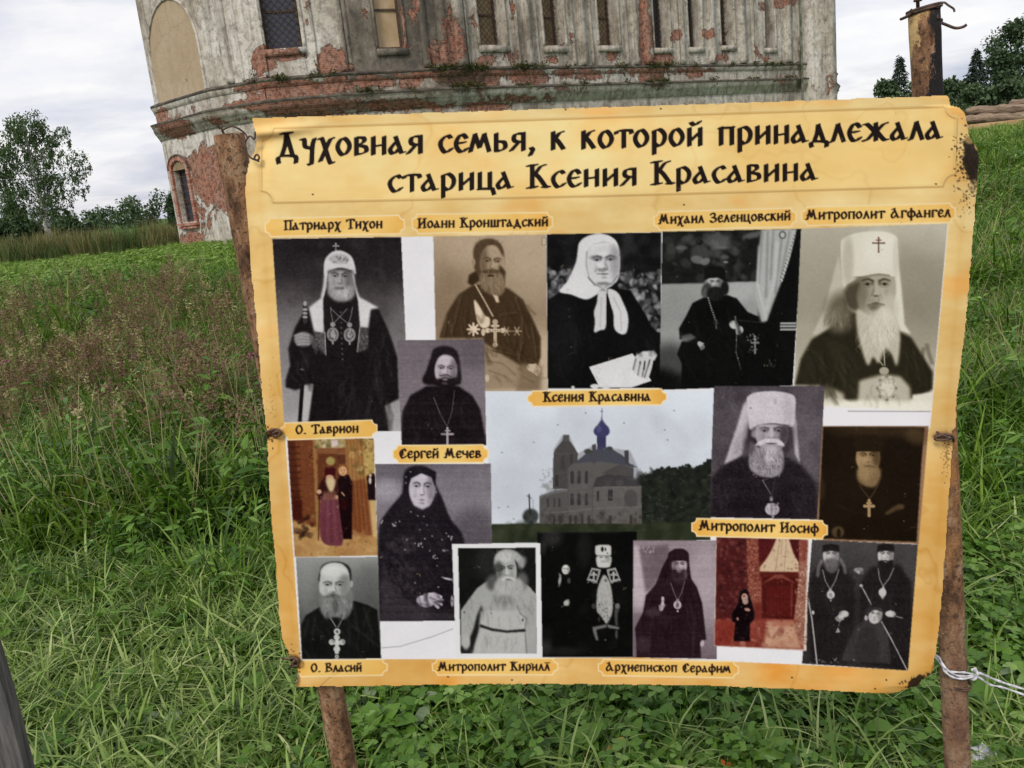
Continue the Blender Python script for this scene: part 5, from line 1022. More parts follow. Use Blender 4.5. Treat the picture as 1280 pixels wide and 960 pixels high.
# ------------------------------------------------------------------ lettering: broad-nib strokes, x height 1
G = {
'а': (.86, [[(.34, .98), (.62, .04), (.74, .08)], [(.40, .72), (.10, .30), (.16, .05), (.32, .05), (.54, .34)]]),
'в': (.80, [[(.17, 1), (.17, 0)], [(.17, .98), (.50, .96), (.52, .74), (.22, .54)], [(.22, .54), (.60, .44), (.60, .14), (.17, .02)]]),
'г': (.70, [[(.17, 1), (.17, 0)], [(.17, .97), (.58, .97), (.62, .80)]]),
'д': (.98, [[(.12, -.26), (.14, .02), (.78, .02), (.82, -.26)], [(.24, .04), (.38, .5), (.44, 1)], [(.42, 1), (.70, .02)]]),
'е': (.76, [[(.62, .78), (.50, .96), (.34, .98), (.16, .66), (.14, .36), (.28, .06), (.46, .02), (.64, .20)], [(.18, .50), (.54, .54)]]),
'ж': (1.30, [[(.62, 1), (.62, 0)], [(.08, .94), (.24, .92), (.56, .52)], [(.54, .50), (.22, .06), (.04, .03)], [(1.14, .97), (.98, .92), (.68, .54)], [(.68, .50), (1.0, .05), (1.18, .04)]]),
'з': (.70, [[(.10, .84), (.3, .98), (.5, .85), (.48, .62), (.25, .52)], [(.25, .52), (.58, .42), (.54, .1), (.28, 0), (.06, .14)]]),
'и': (.88, [[(.17, 1), (.17, 0)], [(.68, 1), (.68, 0)], [(.20, .26), (.64, .74)]]),
'к': (.82, [[(.17, 1), (.17, 0)], [(.62, .98), (.46, .92), (.22, .50)], [(.28, .60), (.42, .44), (.66, .02)]]),
'л': (.80, [[(.06, .02), (.16, .08), (.40, 1)], [(.38, 1), (.66, .0)]]),
'м': (1.10, [[(.05, .0), (.28, 1)], [(.26, 1), (.48, .22)], [(.48, .22), (.72, 1)], [(.70, 1), (.94, 0)]]),
'н': (.88, [[(.17, 1), (.17, 0)], [(.68, 1), (.68, 0)], [(.18, .46), (.66, .54)]]),
'о': (.84, [[(.40, .99), (.16, .70), (.14, .34), (.38, .01), (.64, .30), (.66, .66), (.40, .99)]]),
'п': (.88, [[(.17, 1), (.17, 0)], [(.68, 1), (.68, 0)], [(.10, .95), (.74, .97)]]),
'р': (.84, [[(.18, .92), (.18, -.42)], [(.16, .84), (.40, .99), (.66, .70), (.64, .30), (.42, .02), (.18, .18)]]),
'с': (.74, [[(.62, .82), (.46, .97), (.18, .70), (.14, .38), (.30, .05), (.46, .02), (.66, .22)]]),
'т': (.84, [[(.42, 1), (.42, 0)], [(.06, .80), (.14, .95), (.72, .97), (.78, .80)]]),
'у': (.84, [[(.08, .98), (.22, .94), (.26, .56), (.58, .44)], [(.70, 1), (.60, .56), (.56, -.40), (.44, -.42)]]),
'х': (.84, [[(.10, .96), (.24, .92), (.58, -.34), (.74, -.38)], [(.74, .98), (.58, .86), (.14, -.30)]]),
'ц': (.92, [[(.17, 1), (.17, 0)], [(.64, 1), (.64, 0)], [(.12, .03), (.76, .03), (.84, -.32)]]),
'ч': (.84, [[(.14, 1), (.17, .58), (.60, .50)], [(.66, 1), (.66, 0)]]),
'ш': (1.16, [[(.17, 1), (.17, 0)], [(.56, 1), (.56, 0)], [(.95, 1), (.95, 0)], [(.12, .03), (1.0, .03)]]),
'ь': (.80, [[(.17, 1), (.17, 0)], [(.17, .54), (.54, .50), (.60, .20), (.40, .02), (.17, .02)]]),
'я': (.86, [[(.66, 1), (.66, 0)], [(.66, .96), (.30, .94), (.20, .66), (.34, .50), (.66, .50)], [(.46, .50), (.08, .0)]]),
'ф': (1.04, [[(.50, 1.32), (.50, -.40)], [(.50, .96), (.16, .72), (.16, .26), (.50, .04), (.86, .28), (.86, .74), (.50, .96)]]),
'ст': (0, []), ',': (.42, [[(.16, .14), (.26, .02), (.12, -.30)]]), '.': (.42, [[(.14, .08), (.24, .04)]]), ' ': (.62, [])}
G['й'] = (.88, G['и'][1]+[[(.24, 1.32), (.42, 1.16), (.66, 1.36)]])
G['ё'] = G['е']
def cap(b_, sx=1.25, sy=1.36, ser=()):
    return (G[b_][0]*sx, [[(x*sx, y*sy) for x, y in st] for st in G[b_][1]]+list(ser))
for U, l_ in zip('ДКПТИМАОСВ', 'дкптимаосв'): G[U] = cap(l_)
G['К'] = cap('к', 1.3, 1.36, [[(.02, 1.33), (.42, 1.36)], [(.02, .02), (.42, .05)], [(.72, .06), (1.0, .03)]])
G['Д'] = cap('д', 1.15, 1.36, [[(.26, 1.34), (.74, 1.36)]])
G['П'] = cap('п', 1.15, 1.36, [[(.02, 1.33), (1.0, 1.36)], [(.06, .03), (.36, .05)], [(.64, .03), (.94, .05)]])
G['Т'] = cap('т', 1.25, 1.36, [[(.34, .02), (.72, .05)], [(.06, 1.05), (.08, 1.28)]])
G['И'] = (1.12, [[(.2, 1.34), (.2, .02)], [(.84, 1.34), (.84, .02)], [(.24, .30), (.80, 1.06)], [(.06, 1.33), (.36, 1.36)], [(.68, 1.33), (.98, 1.36)], [(.06, .02), (.34, .04)], [(.7, .02), (.98, .04)]])
G['М'] = (1.40, [[(.04, .08), (.20, .02), (.44, 1.34)], [(.40, 1.34), (.64, .30)], [(.64, .30), (.88, 1.34)], [(.84, 1.34), (1.08, .06), (1.26, .10)], [(.16, .62), (.34, .62)]])
G['А'] = (1.16, [[(.40, 1.34), (.84, .04), (1.0, .10)], [(.46, 1.02), (.12, .42), (.20, .06), (.40, .06), (.72, .50)], [(.20, 1.2), (.48, 1.34)]])
G['О'] = (1.05, [[(.50, 1.34), (.18, .94), (.16, .46), (.46, .01), (.80, .40), (.82, .90), (.50, 1.34)]])
G['С'] = (1.0, [[(.84, 1.04), (.60, 1.32), (.22, .96), (.16, .50), (.38, .06), (.60, .02), (.88, .30)], [(.44, 1.1), (.44, .4)]])
G['В'] = (1.05, [[(.20, 1.34), (.20, .02)], [(.06, 1.32), (.62, 1.32), (.66, 1.0), (.26, .72)], [(.26, .72), (.80, .58), (.78, .18), (.06, .03)]])
G['З'] = (.96, [[(.14, 1.08), (.36, 1.34), (.66, 1.18), (.60, .86), (.30, .72)], [(.30, .72), (.76, .56), (.72, .16), (.38, .0), (.10, .22)]])
def text(s, x0, y0, x1, y1, xh, color=(38, 30, 28), nib=.275, thin=.07, ang=20, xsc=1.0):
    adv = [G[c][0] for c in s]; tot = sum(adv)-.16; k = (math.hypot(x1-x0, y1-y0))/tot       # horizontal unit
    ux_, uy_ = (x1-x0)/math.hypot(x1-x0, y1-y0), (y1-y0)/math.hypot(x1-x0, y1-y0)
    SX = 6
    bx0, by0 = int(min(x0, x1)-xh), int(min(y0, y1)-xh*2); bw, bh = int(abs(x1-x0)+xh*2.4), int(xh*3.2+abs(y1-y0))
    M = np.zeros((bh*SX, bw*SX), bool); a = math.radians(ang)
    nx, ny = math.cos(a)*nib*xh/2, math.sin(a)*nib*xh/2; tx, ty = -math.sin(a)*thin*xh/2, math.cos(a)*thin*xh/2
    nibp = [(nx+tx, ny+ty), (-nx+tx, -ny+ty), (-nx-tx, -ny-ty), (nx-tx, ny-ty)]
    cur = -.08
    for c, ad in zip(s, adv):
        for st in G[c][1]:
            if len(st) > 3 or (len(st) == 3 and c not in 'аМА,цд'):          # round the curved strokes a little
                pt = [np.array(p) for p in st]; q = [pt[0]]; closed = np.allclose(pt[0], pt[-1])
                for i in range(len(pt)-1):
                    p0 = pt[i-1] if i else (pt[-2] if closed else pt[0]); p3 = pt[i+2] if i+2 < len(pt) else (pt[1] if closed else pt[-1])
                    for t in (.25, .5, .75, 1): q.append(.5*((2*pt[i])+(-p0+pt[i+1])*t+(2*p0-5*pt[i]+4*pt[i+1]-p3)*t*t+(-p0+3*pt[i]-3*pt[i+1]+p3)*t**3))
                st = q
            for (ax, ay), (bx, by) in zip(st[:-1], st[1:]):
                e = []
                for (sx_, sy_) in ((ax, ay), (bx, by)):
                    X = x0+ux_*(cur+sx_)*k - 0; Y = y0+uy_*(cur+sx_)*k - sy_*xh
                    for dx_, dy_ in nibp: e.append(((X+dx_-bx0)*SX, (Y-dy_-by0)*SX))
                # convex hull
                e = sorted(set(e)); lo_, up_ = [], []
                for p in e:
                    while len(lo_) > 1 and (lo_[-1][0]-lo_[-2][0])*(p[1]-lo_[-2][1])-(lo_[-1][1]-lo_[-2][1])*(p[0]-lo_[-2][0]) <= 0: lo_.pop()
                    lo_.append(p)
                for p in reversed(e):
                    while len(up_) > 1 and (up_[-1][0]-up_[-2][0])*(p[1]-up_[-2][1])-(up_[-1][1]-up_[-2][1])*(p[0]-up_[-2][0]) <= 0: up_.pop()
                    up_.append(p)
                h = np.array(lo_[:-1]+up_[:-1])
                i0, i1 = max(0, int(h[:, 0].min())), min(M.shape[1], int(h[:, 0].max())+2); j0, j1 = max(0, int(h[:, 1].min())), min(M.shape[0], int(h[:, 1].max())+2)
                if i1 <= i0 or j1 <= j0: continue
                gx_ = np.arange(i0, i1)[None]+.5; gy_ = np.arange(j0, j1)[:, None]+.5; ins = np.ones((j1-j0, i1-i0), bool)
                for i in range(len(h)):
                    p, q2 = h[i], h[(i+1) % len(h)]; ins &= ((q2[0]-p[0])*(gy_-p[1])-(q2[1]-p[1])*(gx_-p[0])) >= 0
                M[j0:j1, i0:i1] |= ins
        cur += ad
    r = SX//SS
    A_ = M.reshape(bh*SS, r, bw*SS, r).mean((1, 3)).astype(np.float32)
    yy, xx = (by0-Y0)*SS, (bx0-X0)*SS
    A_ = A_[:max(0, min(A_.shape[0], CH-yy)), :max(0, min(A_.shape[1], CW-xx))]
    v = cv[yy:yy+A_.shape[0], xx:xx+A_.shape[1]]; v += (np.array(color)-v)*A_[..., None]

# title panel with its notched printed edge
def notched(q, r, n=5):
    out = []; q = [np.array(p, float) for p in q]; c = sum(q)/len(q)
    for i in range(len(q)):
        p, a, b_ = q[i], q[i-1], q[(i+1) % len(q)]
        da, db = (a-p)/np.linalg.norm(a-p), (b_-p)/np.linalg.norm(b_-p)
        for k in range(n):
            t = k/(n-1)*math.pi/2; out.append(tuple(p+da*r*math.cos(t)+db*r*math.sin(t)))
    return out
TQ = [(326, 160), (760, 146), (1196, 132), (1193, 232), (760, 244), (326, 253)]
def tit(q, r):
    out = []
    for i in range(6):
        if i in (1, 4): out.append(q[i])
        else:
            p = np.array(q[i], float); a = np.array(q[i-1], float); b_ = np.array(q[(i+1) % 6], float)
            da, db = (a-p)/np.linalg.norm(a-p), (b_-p)/np.linalg.norm(b_-p)
            for k in range(5): t = k/4*math.pi/2; out.append(tuple(p+da*r*math.cos(t)+db*r*math.sin(t)))
    return out
tp_ = tit(TQ, 15)
IDS.append('title_panel'); y0, y1, x0, x1, m = pmask(T(tp_), 1); idm[y0:y1, x0:x1][m > .5] = len(IDS)-1
P(tp_, (252, 228, 165), 6, .4); P([(900, 160), (1180, 150), (1180, 225), (900, 238)], (240, 190, 105), 30, .4)
Ln(tp_+[tp_[0]], 3.4, (205, 165, 98), .55, 1); Ln([(x+1, y+1.5) for x, y in tp_+[tp_[0]]], 1.2, (172, 132, 78), .6)
Ln([(x, y-1.6) for x, y in tp_+[tp_[0]]], 1.2, (252, 232, 172), .6)
P([(322, 168), (345, 166), (420, 158), (345, 172), (325, 178)], (175, 135, 80), 3, .6)     # shade of the crease by the corner, painted into the colour
text('Духовная семья, к которой принадлежала', 347, 196.5, 1177, 173.5, 22.0)
text('старица Ксения Красавина', 486, 240, 1021, 225, 21.0)
CAPS = [([(331, 273), (505, 269), (506, 292), (332, 296)], 'Патриарх Тихон', 356, 287.5, 478, 285, 8.6, 0),
 ([(515, 268), (690, 265.5), (691, 289), (516, 292)], 'Иоанн Кронштадский', 523, 285, 685, 282.5, 8.6, 0),
 ([(817, 265), (995, 260), (995, 283), (818, 288)], 'Михаил Зеленцовский', 824, 280, 988, 275, 8.6, 0),
 ([(1002, 259), (1194, 254), (1194, 278), (1003, 282)], 'Митрополит Агфангел', 1008, 274.5, 1188, 271, 8.8, 0),
 ([(659, 489), (833, 486), (833, 506), (660, 508)], 'Ксения Красавина', 680, 502, 813, 501, 8.6, 1),
 ([(350, 529), (471, 525), (471, 546), (354, 550)], 'О. Таврион', 370, 542.6, 448, 540.6, 8.2, 1),
 ([(491, 557), (610, 556), (610, 578), (492, 579)], 'Сергей Мечев', 499.5, 572.6, 601, 572.2, 8.6, 1),
 ([(366, 826), (484, 824), (484, 844), (370, 846)], 'О. Власий', 389, 840, 452, 839.3, 7.8, 0),
 ([(540, 824), (697, 823), (697, 843.5), (541, 844)], 'Митрополит Кирилл', 548, 838.4, 687, 838, 7.8, 0),
 ([(748, 824), (923, 827), (923, 847.5), (748, 844.5)], 'Архиепископ Серафим', 758, 838.5, 913, 840.8, 7.8, 0),
 ([(865, 648), (1034, 651), (1034, 674), (865, 670)], 'Митрополит Иосиф', 874.5, 662.5, 1023, 666.5, 8.8, 1)]
for q, s, x0_, y0_, x1_, y1_, xh_, solid in CAPS:
    n_ = notched(q, 6); IDS.append('caption_plate'); a0, a1, b0, b1, m = pmask(T(n_), 1); idm[a0:a1, b0:b1][m > .5] = len(IDS)-1
    c_ = np.mean(q, 0); gyy, gxx = np.mgrid[a0:a1, b0:b1]
    v = cv[a0:a1, b0:b1]; cc_ = np.array([245, 206, 122.]) + ((vnoise(gxx, gyy, 60, 30, 3, 4)-.5)*40)[..., None]*np.array([.4, .8, 1.]); ed = np.clip(np.abs(gxx-(c_[0]-X0)*SS)/((q[1][0]-q[0][0])*SS/2), 0, 1)**3
    cc_ = cc_ - ed[..., None]*np.array([8, 26, 34.]); v += (cc_-v)*(m*(1 if solid else .75))[..., None]
    Ln(n_+[n_[0]], 1.7, (250, 228, 182), .9)
    text(s, x0_, y0_, x1_, y1_, xh_, (50, 36, 30), nib=.29, thin=.13)
E(664, 829.5, .9, .9, (50, 36, 30), .3); Ln([(681, 828.6), (687, 828.4)], 1.2, (50, 36, 30))
# burns, rust and dirt at the edges
def dirt(n, cx_, cy_, rx_, ry_, c, r=(.5, 1.6), a=.8):
    for _ in range(n): E(cx_+prs.randn()*rx_*.5, cy_+prs.randn()*ry_*.5, prs.uniform(*r), prs.uniform(*r), c, .5, 0, a)

bx_ = ((PX-1215-(PY-196)*.12)/13)**2+((PY-198)/30)**2; bm_ = sm((1.25-bx_-(vnoise(PX, PY, 11, oct=5, seed=12)-.5)*2.6)*2.2)*(PX > 1180)
bm_ = np.maximum(bm_, .55*sm((1.3-((PX-1213)/17)**2-((PY-212)/48)**2-(vnoise(PX, PY, 5, oct=4, seed=13))*2.2)*3)*(PX > 1180)); cv += (np.array([46, 38, 32.])-cv)*bm_[..., None]*.95; dirt(260, 1210, 200, 16, 36, (44, 36, 30)); dirt(60, 1205, 245, 14, 30, (70, 52, 38), (.4, 1), .6)
E(1222, 180, 4, 8, (215, 175, 110), .5); E(1212, 175, 6, 5, (220, 180, 115), .6, 0, .6)

b2_ = sm((1.2-(((PX-1148)*.86+(PY-854)*-.5)/17)**2-(((PX-1148)*.5+(PY-854)*.86)/8)**2-(vnoise(PX, PY, 9, oct=5, seed=14)-.5)*2.4)*2.2); cv += (np.array([50, 36, 28.])-cv)*b2_[..., None]*.92; dirt(70, 1145, 856, 18, 10, (50, 36, 28))
E(1168, 838, 4, 14, (150, 95, 50), .8, .2, .6)
E(1183, 546, 16, 6, (120, 84, 46), .9, .1, .6); E(1176, 546, 9, 4, (60, 46, 36), .6, 0, .8); dirt(90, 1184, 566, 6, 26, (96, 62, 36), (.4, 1.1), .6)
E(344, 541, 10, 5, (70, 46, 34), .6, 0, .8); dirt(40, 340, 545, 10, 12, (80, 50, 34)); E(368, 828, 8, 9, (80, 50, 30), .8, 0, .8); dirt(60, 366, 832, 8, 16, (60, 40, 28)); E(370, 850, 5, 10, (70, 46, 34), .8, 0, .6)
dirt(30, 340, 505, 6, 40, (120, 80, 50), (.4, .9), .5)
for p in ((590, 139), (707, 137), (436, 131), (391, 243), (990, 847), (1094, 861), (1108, 850), (640, 850), (560, 846), (855, 256), (1170, 230), (1176, 262), (1186, 263), (826, 136)): E(*p, 1.3, 1.1, (70, 50, 36), .5)
cv = np.clip(cv, 0, 255)
m_ = (idm > 0)[..., None]; cv = np.where(m_, np.clip(128+(cv-128)*1.07-1, 0, 255), cv)
# down to one point per unit
COL = cv.reshape(GH, SS, GW, SS, 3).mean((1, 3)); IDM = idm[::SS, ::SS]
# ------------------------------------------------------------------ the poster board
BY, BS = 1.40, -.07
OUT = np.array([(314.5, 147.5), (420, 144), (600, 138.5), (800, 132), (1000, 125.5), (1183, 118.8), (1187, 123), (1188, 131), (1194, 133), (1200, 134), (1206, 141), (1209, 154), (1212, 170), (1217, 178), (1223, 188), (1224, 198), (1223, 212), (1221, 240),
 (1217, 290), (1213, 340), (1208, 400), (1201, 460), (1196, 500), (1195, 534), (1190, 540), (1191, 560), (1188, 600), (1184, 660), (1179, 730), (1174, 790), (1169, 822), (1167, 838), (1161, 846), (1152, 851), (1146, 858), (1136, 860), (1124, 866), (1111, 867.5),
 (1040, 864), (960, 860.5), (880, 857.5), (780, 856), (700, 855.5), (600, 855.5), (500, 857.5), (440, 858), (369, 859), (371, 848), (372, 838), (364, 826), (359, 814), (352, 798), (348, 760), (344, 700), (340, 660), (336, 612), (333.5, 545), (331, 520), (328, 505), (323, 440), (318, 380), (313, 335), (308.5, 285), (306, 240), (308, 215), (312, 200), (318, 186), (320, 172), (317, 160)])
def inpoly(x, y, q):
    ins = np.zeros(x.shape, bool)
    for i in range(len(q)):
        ax, ay = q[i]; bx, by = q[(i+1) % len(q)]
        if ay != by: ins ^= ((y > min(ay, by)) & (y <= max(ay, by))) & (x < ax+(y-ay)*(bx-ax)/(by-ay))
    return ins
gi, gj = np.meshgrid(np.arange(GW), np.arange(GH)); px_, py_ = X0+gi+.5, Y0+gj+.5
jx_ = (vnoise(px_, py_, 6, oct=3, seed=6)-.5)*2.2                        # ragged cut edge
ptin = inpoly(px_+jx_, py_+jx_, OUT)
def edge_x(py, left=True):
    ys, xs = OUT[:, 1], OUT[:, 0]
    sel = (xs < 400) if left else (xs > 1100)
    o = np.argsort(ys[sel]); return np.interp(py, ys[sel][o], xs[sel][o])
dl = px_-edge_x(py_); dr = edge_x(py_, False)-px_
warp = .0035*np.sin(px_/150+py_/260) + .0025*np.sin(py_/95+px_/400) + (vnoise(px_, py_, 120, oct=3, seed=8)-.5)*.006
warp += .020*np.clip(1-dl/34, 0, 1)**2*np.clip((560-py_)/250, 0, 1) + .008*np.clip(1-dr/40, 0, 1)**2
warp += .003*np.exp(-((px_-640+(py_-500)*.25)/60)**2)*np.sin(py_/60) + .0025*np.sin((px_+py_*.6)/37)*np.clip(1-dl/160, 0, 1)*np.clip((py_-600)/200, 0, 1) + .0025*np.sin((px_*.7-py_)/41)*np.clip(1-dr/140, 0, 1)
warp += -.010*np.exp(-((py_-168-(px_-320)*-.12)/7)**2)*np.clip(1-(px_-316)/90, 0, 1)       # crease near the wire
warp += .004*np.exp(-((px_-342)**2+(py_-541)**2)/500) + .006*np.exp(-((px_-372)**2+(py_-828)**2)/500) + .004*np.exp(-((px_-1182)**2+(py_-546)**2)/500)
D = fx + rx*((px_-640)/F)[..., None] + ux*((480-py_)/F)[..., None]
tt = (BY+warp)/(D[..., 1]-BS*D[..., 0]); BP = cx0 + D*tt[..., None]
vid = np.arange(GW*GH).reshape(GH, GW)
q4 = np.stack([vid[:-1, :-1], vid[1:, :-1], vid[1:, 1:], vid[:-1, 1:]], -1)
ok = ptin[:-1, :-1] & ptin[1:, :-1] & ptin[1:, 1:] & ptin[:-1, 1:]
lin3 = lin(COL.reshape(-1, 3))*.97; cl4 = np.concatenate([lin3, np.ones((len(lin3), 1))], 1)
BPf = BP.reshape(-1, 3); qid = IDM[:-1, :-1].copy()
m, nt, b = mat('printed_poster')
at = N(nt, 'ShaderNodeAttribute', _attribute_name='print').outputs['Color']
ob = N(nt, 'ShaderNodeTexCoord').outputs['Object']
sp = ramp(nt, noise(nt, ob, 60, 6, .7), [(.66, (0, 0, 0)), (.74, (.5, .5, .5))])
L(nt, mix(nt, sp, at, (.30, .24, .17)), b.inputs['Base Color'])
b.inputs['Roughness'].default_value = .5; b.inputs['Specular IOR Level'].default_value = .09
L(nt, bump(nt, noise(nt, ob, 18, 5, .6), .12, .002), b.inputs['Normal'])
PRINT = m
board = empty('poster_board', at_plane(760, 490, BY, BS), label='yellow parchment coloured poster board with old portraits and Cyrillic captions tied between two rusty posts', cat='poster')
PARTLAB = {}
names = {'photo_print': ['bishop in white veil holding a staff', 'seated priest with medals, sepia', 'old woman in white headscarf holding a paper', 'bearded priest seated beside lace curtains', 'ruined church with an onion dome under a pale sky', 'bishop in tall white hat with a long beard, sepia', 'young priest with dark hair and a cross', 'woman in a dark flowered shawl', 'two figures by a wooden gate, brown colour print', 'bald bearded priest with an ornate cross', 'nun and a bishop in vestments on black', 'bishop with staff hand and round medallion, maroon', 'bishop in white hat with a white moustache, purple', 'priest with a cross in near darkness, brown', 'two bishops with medallions and a boy', 'dark figure between pines by a gate, red print', 'white bearded elder in a belted white shirt']}
k_pr = 0
extra = []
for i_, nm_ in enumerate(IDS):                                            # every separate white gap is a piece of its own
    if nm_ != 'photo_backing': continue
    cells = set(map(tuple, np.argwhere(ok & (qid == i_)))); first = True
    while cells:
        st = [cells.pop()]; comp_ = []
        while st:
            j, i = st.pop(); comp_.append((j, i))
            for nb_ in ((j+1, i), (j-1, i), (j, i+1), (j, i-1)):
                if nb_ in cells: cells.discard(nb_); st.append(nb_)
        c_ = np.array(comp_)
        if len(comp_) < 300: qid[c_[:, 0], c_[:, 1]] = 0
        elif first: first = False
        else: extra.append('photo_backing'); qid[c_[:, 0], c_[:, 1]] = len(IDS)+len(extra)-1
IDS = IDS+extra
for i_, nm_ in enumerate(IDS):
    fl = q4[ok & (qid == i_)]
    if len(fl) == 0: continue
    used, inv = np.unique(fl.ravel(), return_inverse=True)
    me = mesh_np(nm_, BPf[used], inv.reshape(-1, 4), PRINT, True, {'print': ('FLOAT_COLOR', cl4[used])})
    lab = None
    if nm_ == 'photo_print': lab = 'printed photograph: '+names['photo_print'][k_pr]; k_pr += 1
    link(nm_, me, parent=board, label=lab)
# cut edge and back of the sheet
fl = q4[ok]; ed = np.concatenate([fl[:, [0, 1]], fl[:, [1, 2]], fl[:, [2, 3]], fl[:, [3, 0]]]); es = np.sort(ed, 1)
key = es[:, 0].astype(np.int64)*GW*GH+es[:, 1]; uq, ix, ct = np.unique(key, return_index=True, return_counts=True); be = ed[ix[ct == 1]]
used, inv = np.unique(be.ravel(), return_inverse=True); inv = inv.reshape(-1, 2); n_ = len(used)
Vb = np.concatenate([BPf[used], BPf[used]+np.array([0, .003, 0])]); Fb = np.stack([inv[:, 0], inv[:, 1], inv[:, 1]+n_, inv[:, 0]+n_], 1)
m, nt, b = mat('cut_sheet_edge'); b.inputs['Base Color'].default_value = (.55, .5, .4, 1); link('sheet_edge', mesh_np('sheet_edge', Vb, Fb, m), parent=board)
s3 = 4; v3 = vid[::s3, ::s3]; q3 = np.stack([v3[:-1, :-1], v3[:-1, 1:], v3[1:, 1:], v3[1:, :-1]], -1); p3 = ptin[::s3, ::s3]; o3 = p3[:-1, :-1] & p3[1:, :-1] & p3[1:, 1:] & p3[:-1, 1:]
used, inv = np.unique(q3[o3].ravel(), return_inverse=True)
m, nt, b = mat('grey_sheet_back'); b.inputs['Base Color'].default_value = (.42, .42, .40, 1)
link('sheet_back', mesh_np('sheet_back', BPf[used]+np.array([0, .003, 0]), inv.reshape(-1, 4), m), parent=board)
del BP, BPf, D, cl4, lin3

# ------------------------------------------------------------------ rusty posts
POSTX = float(at_plane(1152, 60, BY+.036, BS).x)
def rust(name, paint=False):
    m, nt, b = mat(name); ob = N(nt, 'ShaderNodeTexCoord').outputs['Object']
    mp = N(nt, 'ShaderNodeMapping'); mp.inputs['Scale'].default_value = (1, 1, .45); L(nt, ob, mp.inputs[0])
    c = ramp(nt, noise(nt, mp.outputs[0], 30, 7, .7), [(.32, (.028, .018, .013)), (.42, (.15, .075, .038)), (.52, (.31, .165, .085)), (.61, (.42, .28, .17)), (.72, (.46, .36, .26))])
    c = mix(nt, ramp(nt, noise(nt, ob, 120, 4, .7), [(.52, (0, 0, 0)), (.62, (.8, .8, .8))]), c, (.04, .024, .018))
    gp = N(nt, 'ShaderNodeSeparateXYZ'); L(nt, ob, gp.inputs[0])
    if paint:
        up = mth(nt, 'MULTIPLY', mth(nt, 'SUBTRACT', gp.outputs[2], 1.60), 16, clamp=True)
        nn = noise(nt, mp.outputs[0], 16, 8, .75)
        side = mth(nt, 'MULTIPLY', mth(nt, 'SUBTRACT', gp.outputs[0], mth(nt, 'ADD', POSTX, 0)), 9.0)
        blk = ramp(nt, mth(nt, 'ADD', nn, side), [(.46, (0, 0, 0)), (.50, (1, 1, 1))])
        c = mix(nt, mth(nt, 'MULTIPLY', blk, up), c, (.016, .014, .014))
        yl = ramp(nt, mth(nt, 'SUBTRACT', noise(nt, mp.outputs[0], 19, 8, .72, .4), mth(nt, 'MULTIPLY', side, .8)), [(.585, (0, 0, 0)), (.61, (1, 1, 1))])
        c = mix(nt, mth(nt, 'MULTIPLY', yl, up), c, (.58, .40, .18))
        org = ramp(nt, noise(nt, mp.outputs[0], 26, 6, .7), [(.45, (0, 0, 0)), (.6, (1, 1, 1))])
        md = mth(nt, 'MULTIPLY', mth(nt, 'SUBTRACT', gp.outputs[2], .78), 4, clamp=True); md = mth(nt, 'MULTIPLY', md, mth(nt, 'SUBTRACT', 1.0, up))
        c = mix(nt, mth(nt, 'MULTIPLY', mth(nt, 'MULTIPLY', org, md), .8), c, (.46, .21, .07))
        low = mth(nt, 'MULTIPLY', mth(nt, 'SUBTRACT', .86, gp.outputs[2]), 6, clamp=True)
        c = mix(nt, mth(nt, 'MULTIPLY', low, .4), c, (.20, .115, .085))
    L(nt, c, b.inputs['Base Color']); b.inputs['Roughness'].default_value = .8; b.inputs['Specular IOR Level'].default_value = .3
    L(nt, bump(nt, noise(nt, ob, 55, 7, .75), .9, .006), b.inputs['Normal'])
    return m
RUSTP, RUST = rust('rusted_pipe_with_old_paint', True), rust('brown_rusted_pipe')
m, nt, b = mat('rusty_wire'); ob = N(nt, 'ShaderNodeTexCoord').outputs['Object']
L(nt, ramp(nt, noise(nt, ob, 90, 3), [(.4, (.05, .03, .022)), (.6, (.13, .07, .045))]), b.inputs['Base Color']); b.inputs['Roughness'].default_value = .7; WIRE = m
rp = random.Random(3)
def post(top, bot, r, mt, lab, seg=28):
    d = (bot-top); d = d/abs(d.z); foot = top + d*(top.z-(-.15)); n = 60
    t = empty('metal_post', (foot.x, foot.y, 0), label=lab, cat='post', group='rusty posts holding the poster')
    bm = bmesh.new(); pts = [top.lerp(foot, i/n) for i in range(n+1)]
    ro = tube(bm, pts, [r*(1+.02*math.sin(i*1.7)+rp.uniform(-.012, .012)) for i in range(n+1)], seg, cap=False, wob=.012, rng=rp)
    pin = [p for p in pts[:6]]; ri = tube(bm, pin, r*.86, seg, cap=False)
    for k in range(seg): bm.faces.new((ro[0][k], ri[0][k], ri[0][(k+1) % seg], ro[0][(k+1) % seg]))
    bm.faces.new(ri[-1])
    link('pipe', bm_mesh(bm, 'pipe', mt, True), parent=t); return t, top, foot
PY = BY+.036
postL, LT, LF = post(at_plane(286, 168, PY, BS), at_plane(431, 958, PY+.01, BS), .0238, RUST, 'left brown rusty pipe post leaning behind the poster')
postR, RT, RF = post(at_plane(1155, 14, PY, BS), at_plane(1197, 958, PY+.012, BS), .0222, RUSTP, 'right rusty pipe post with yellow and black paint remains and white string tied round it')
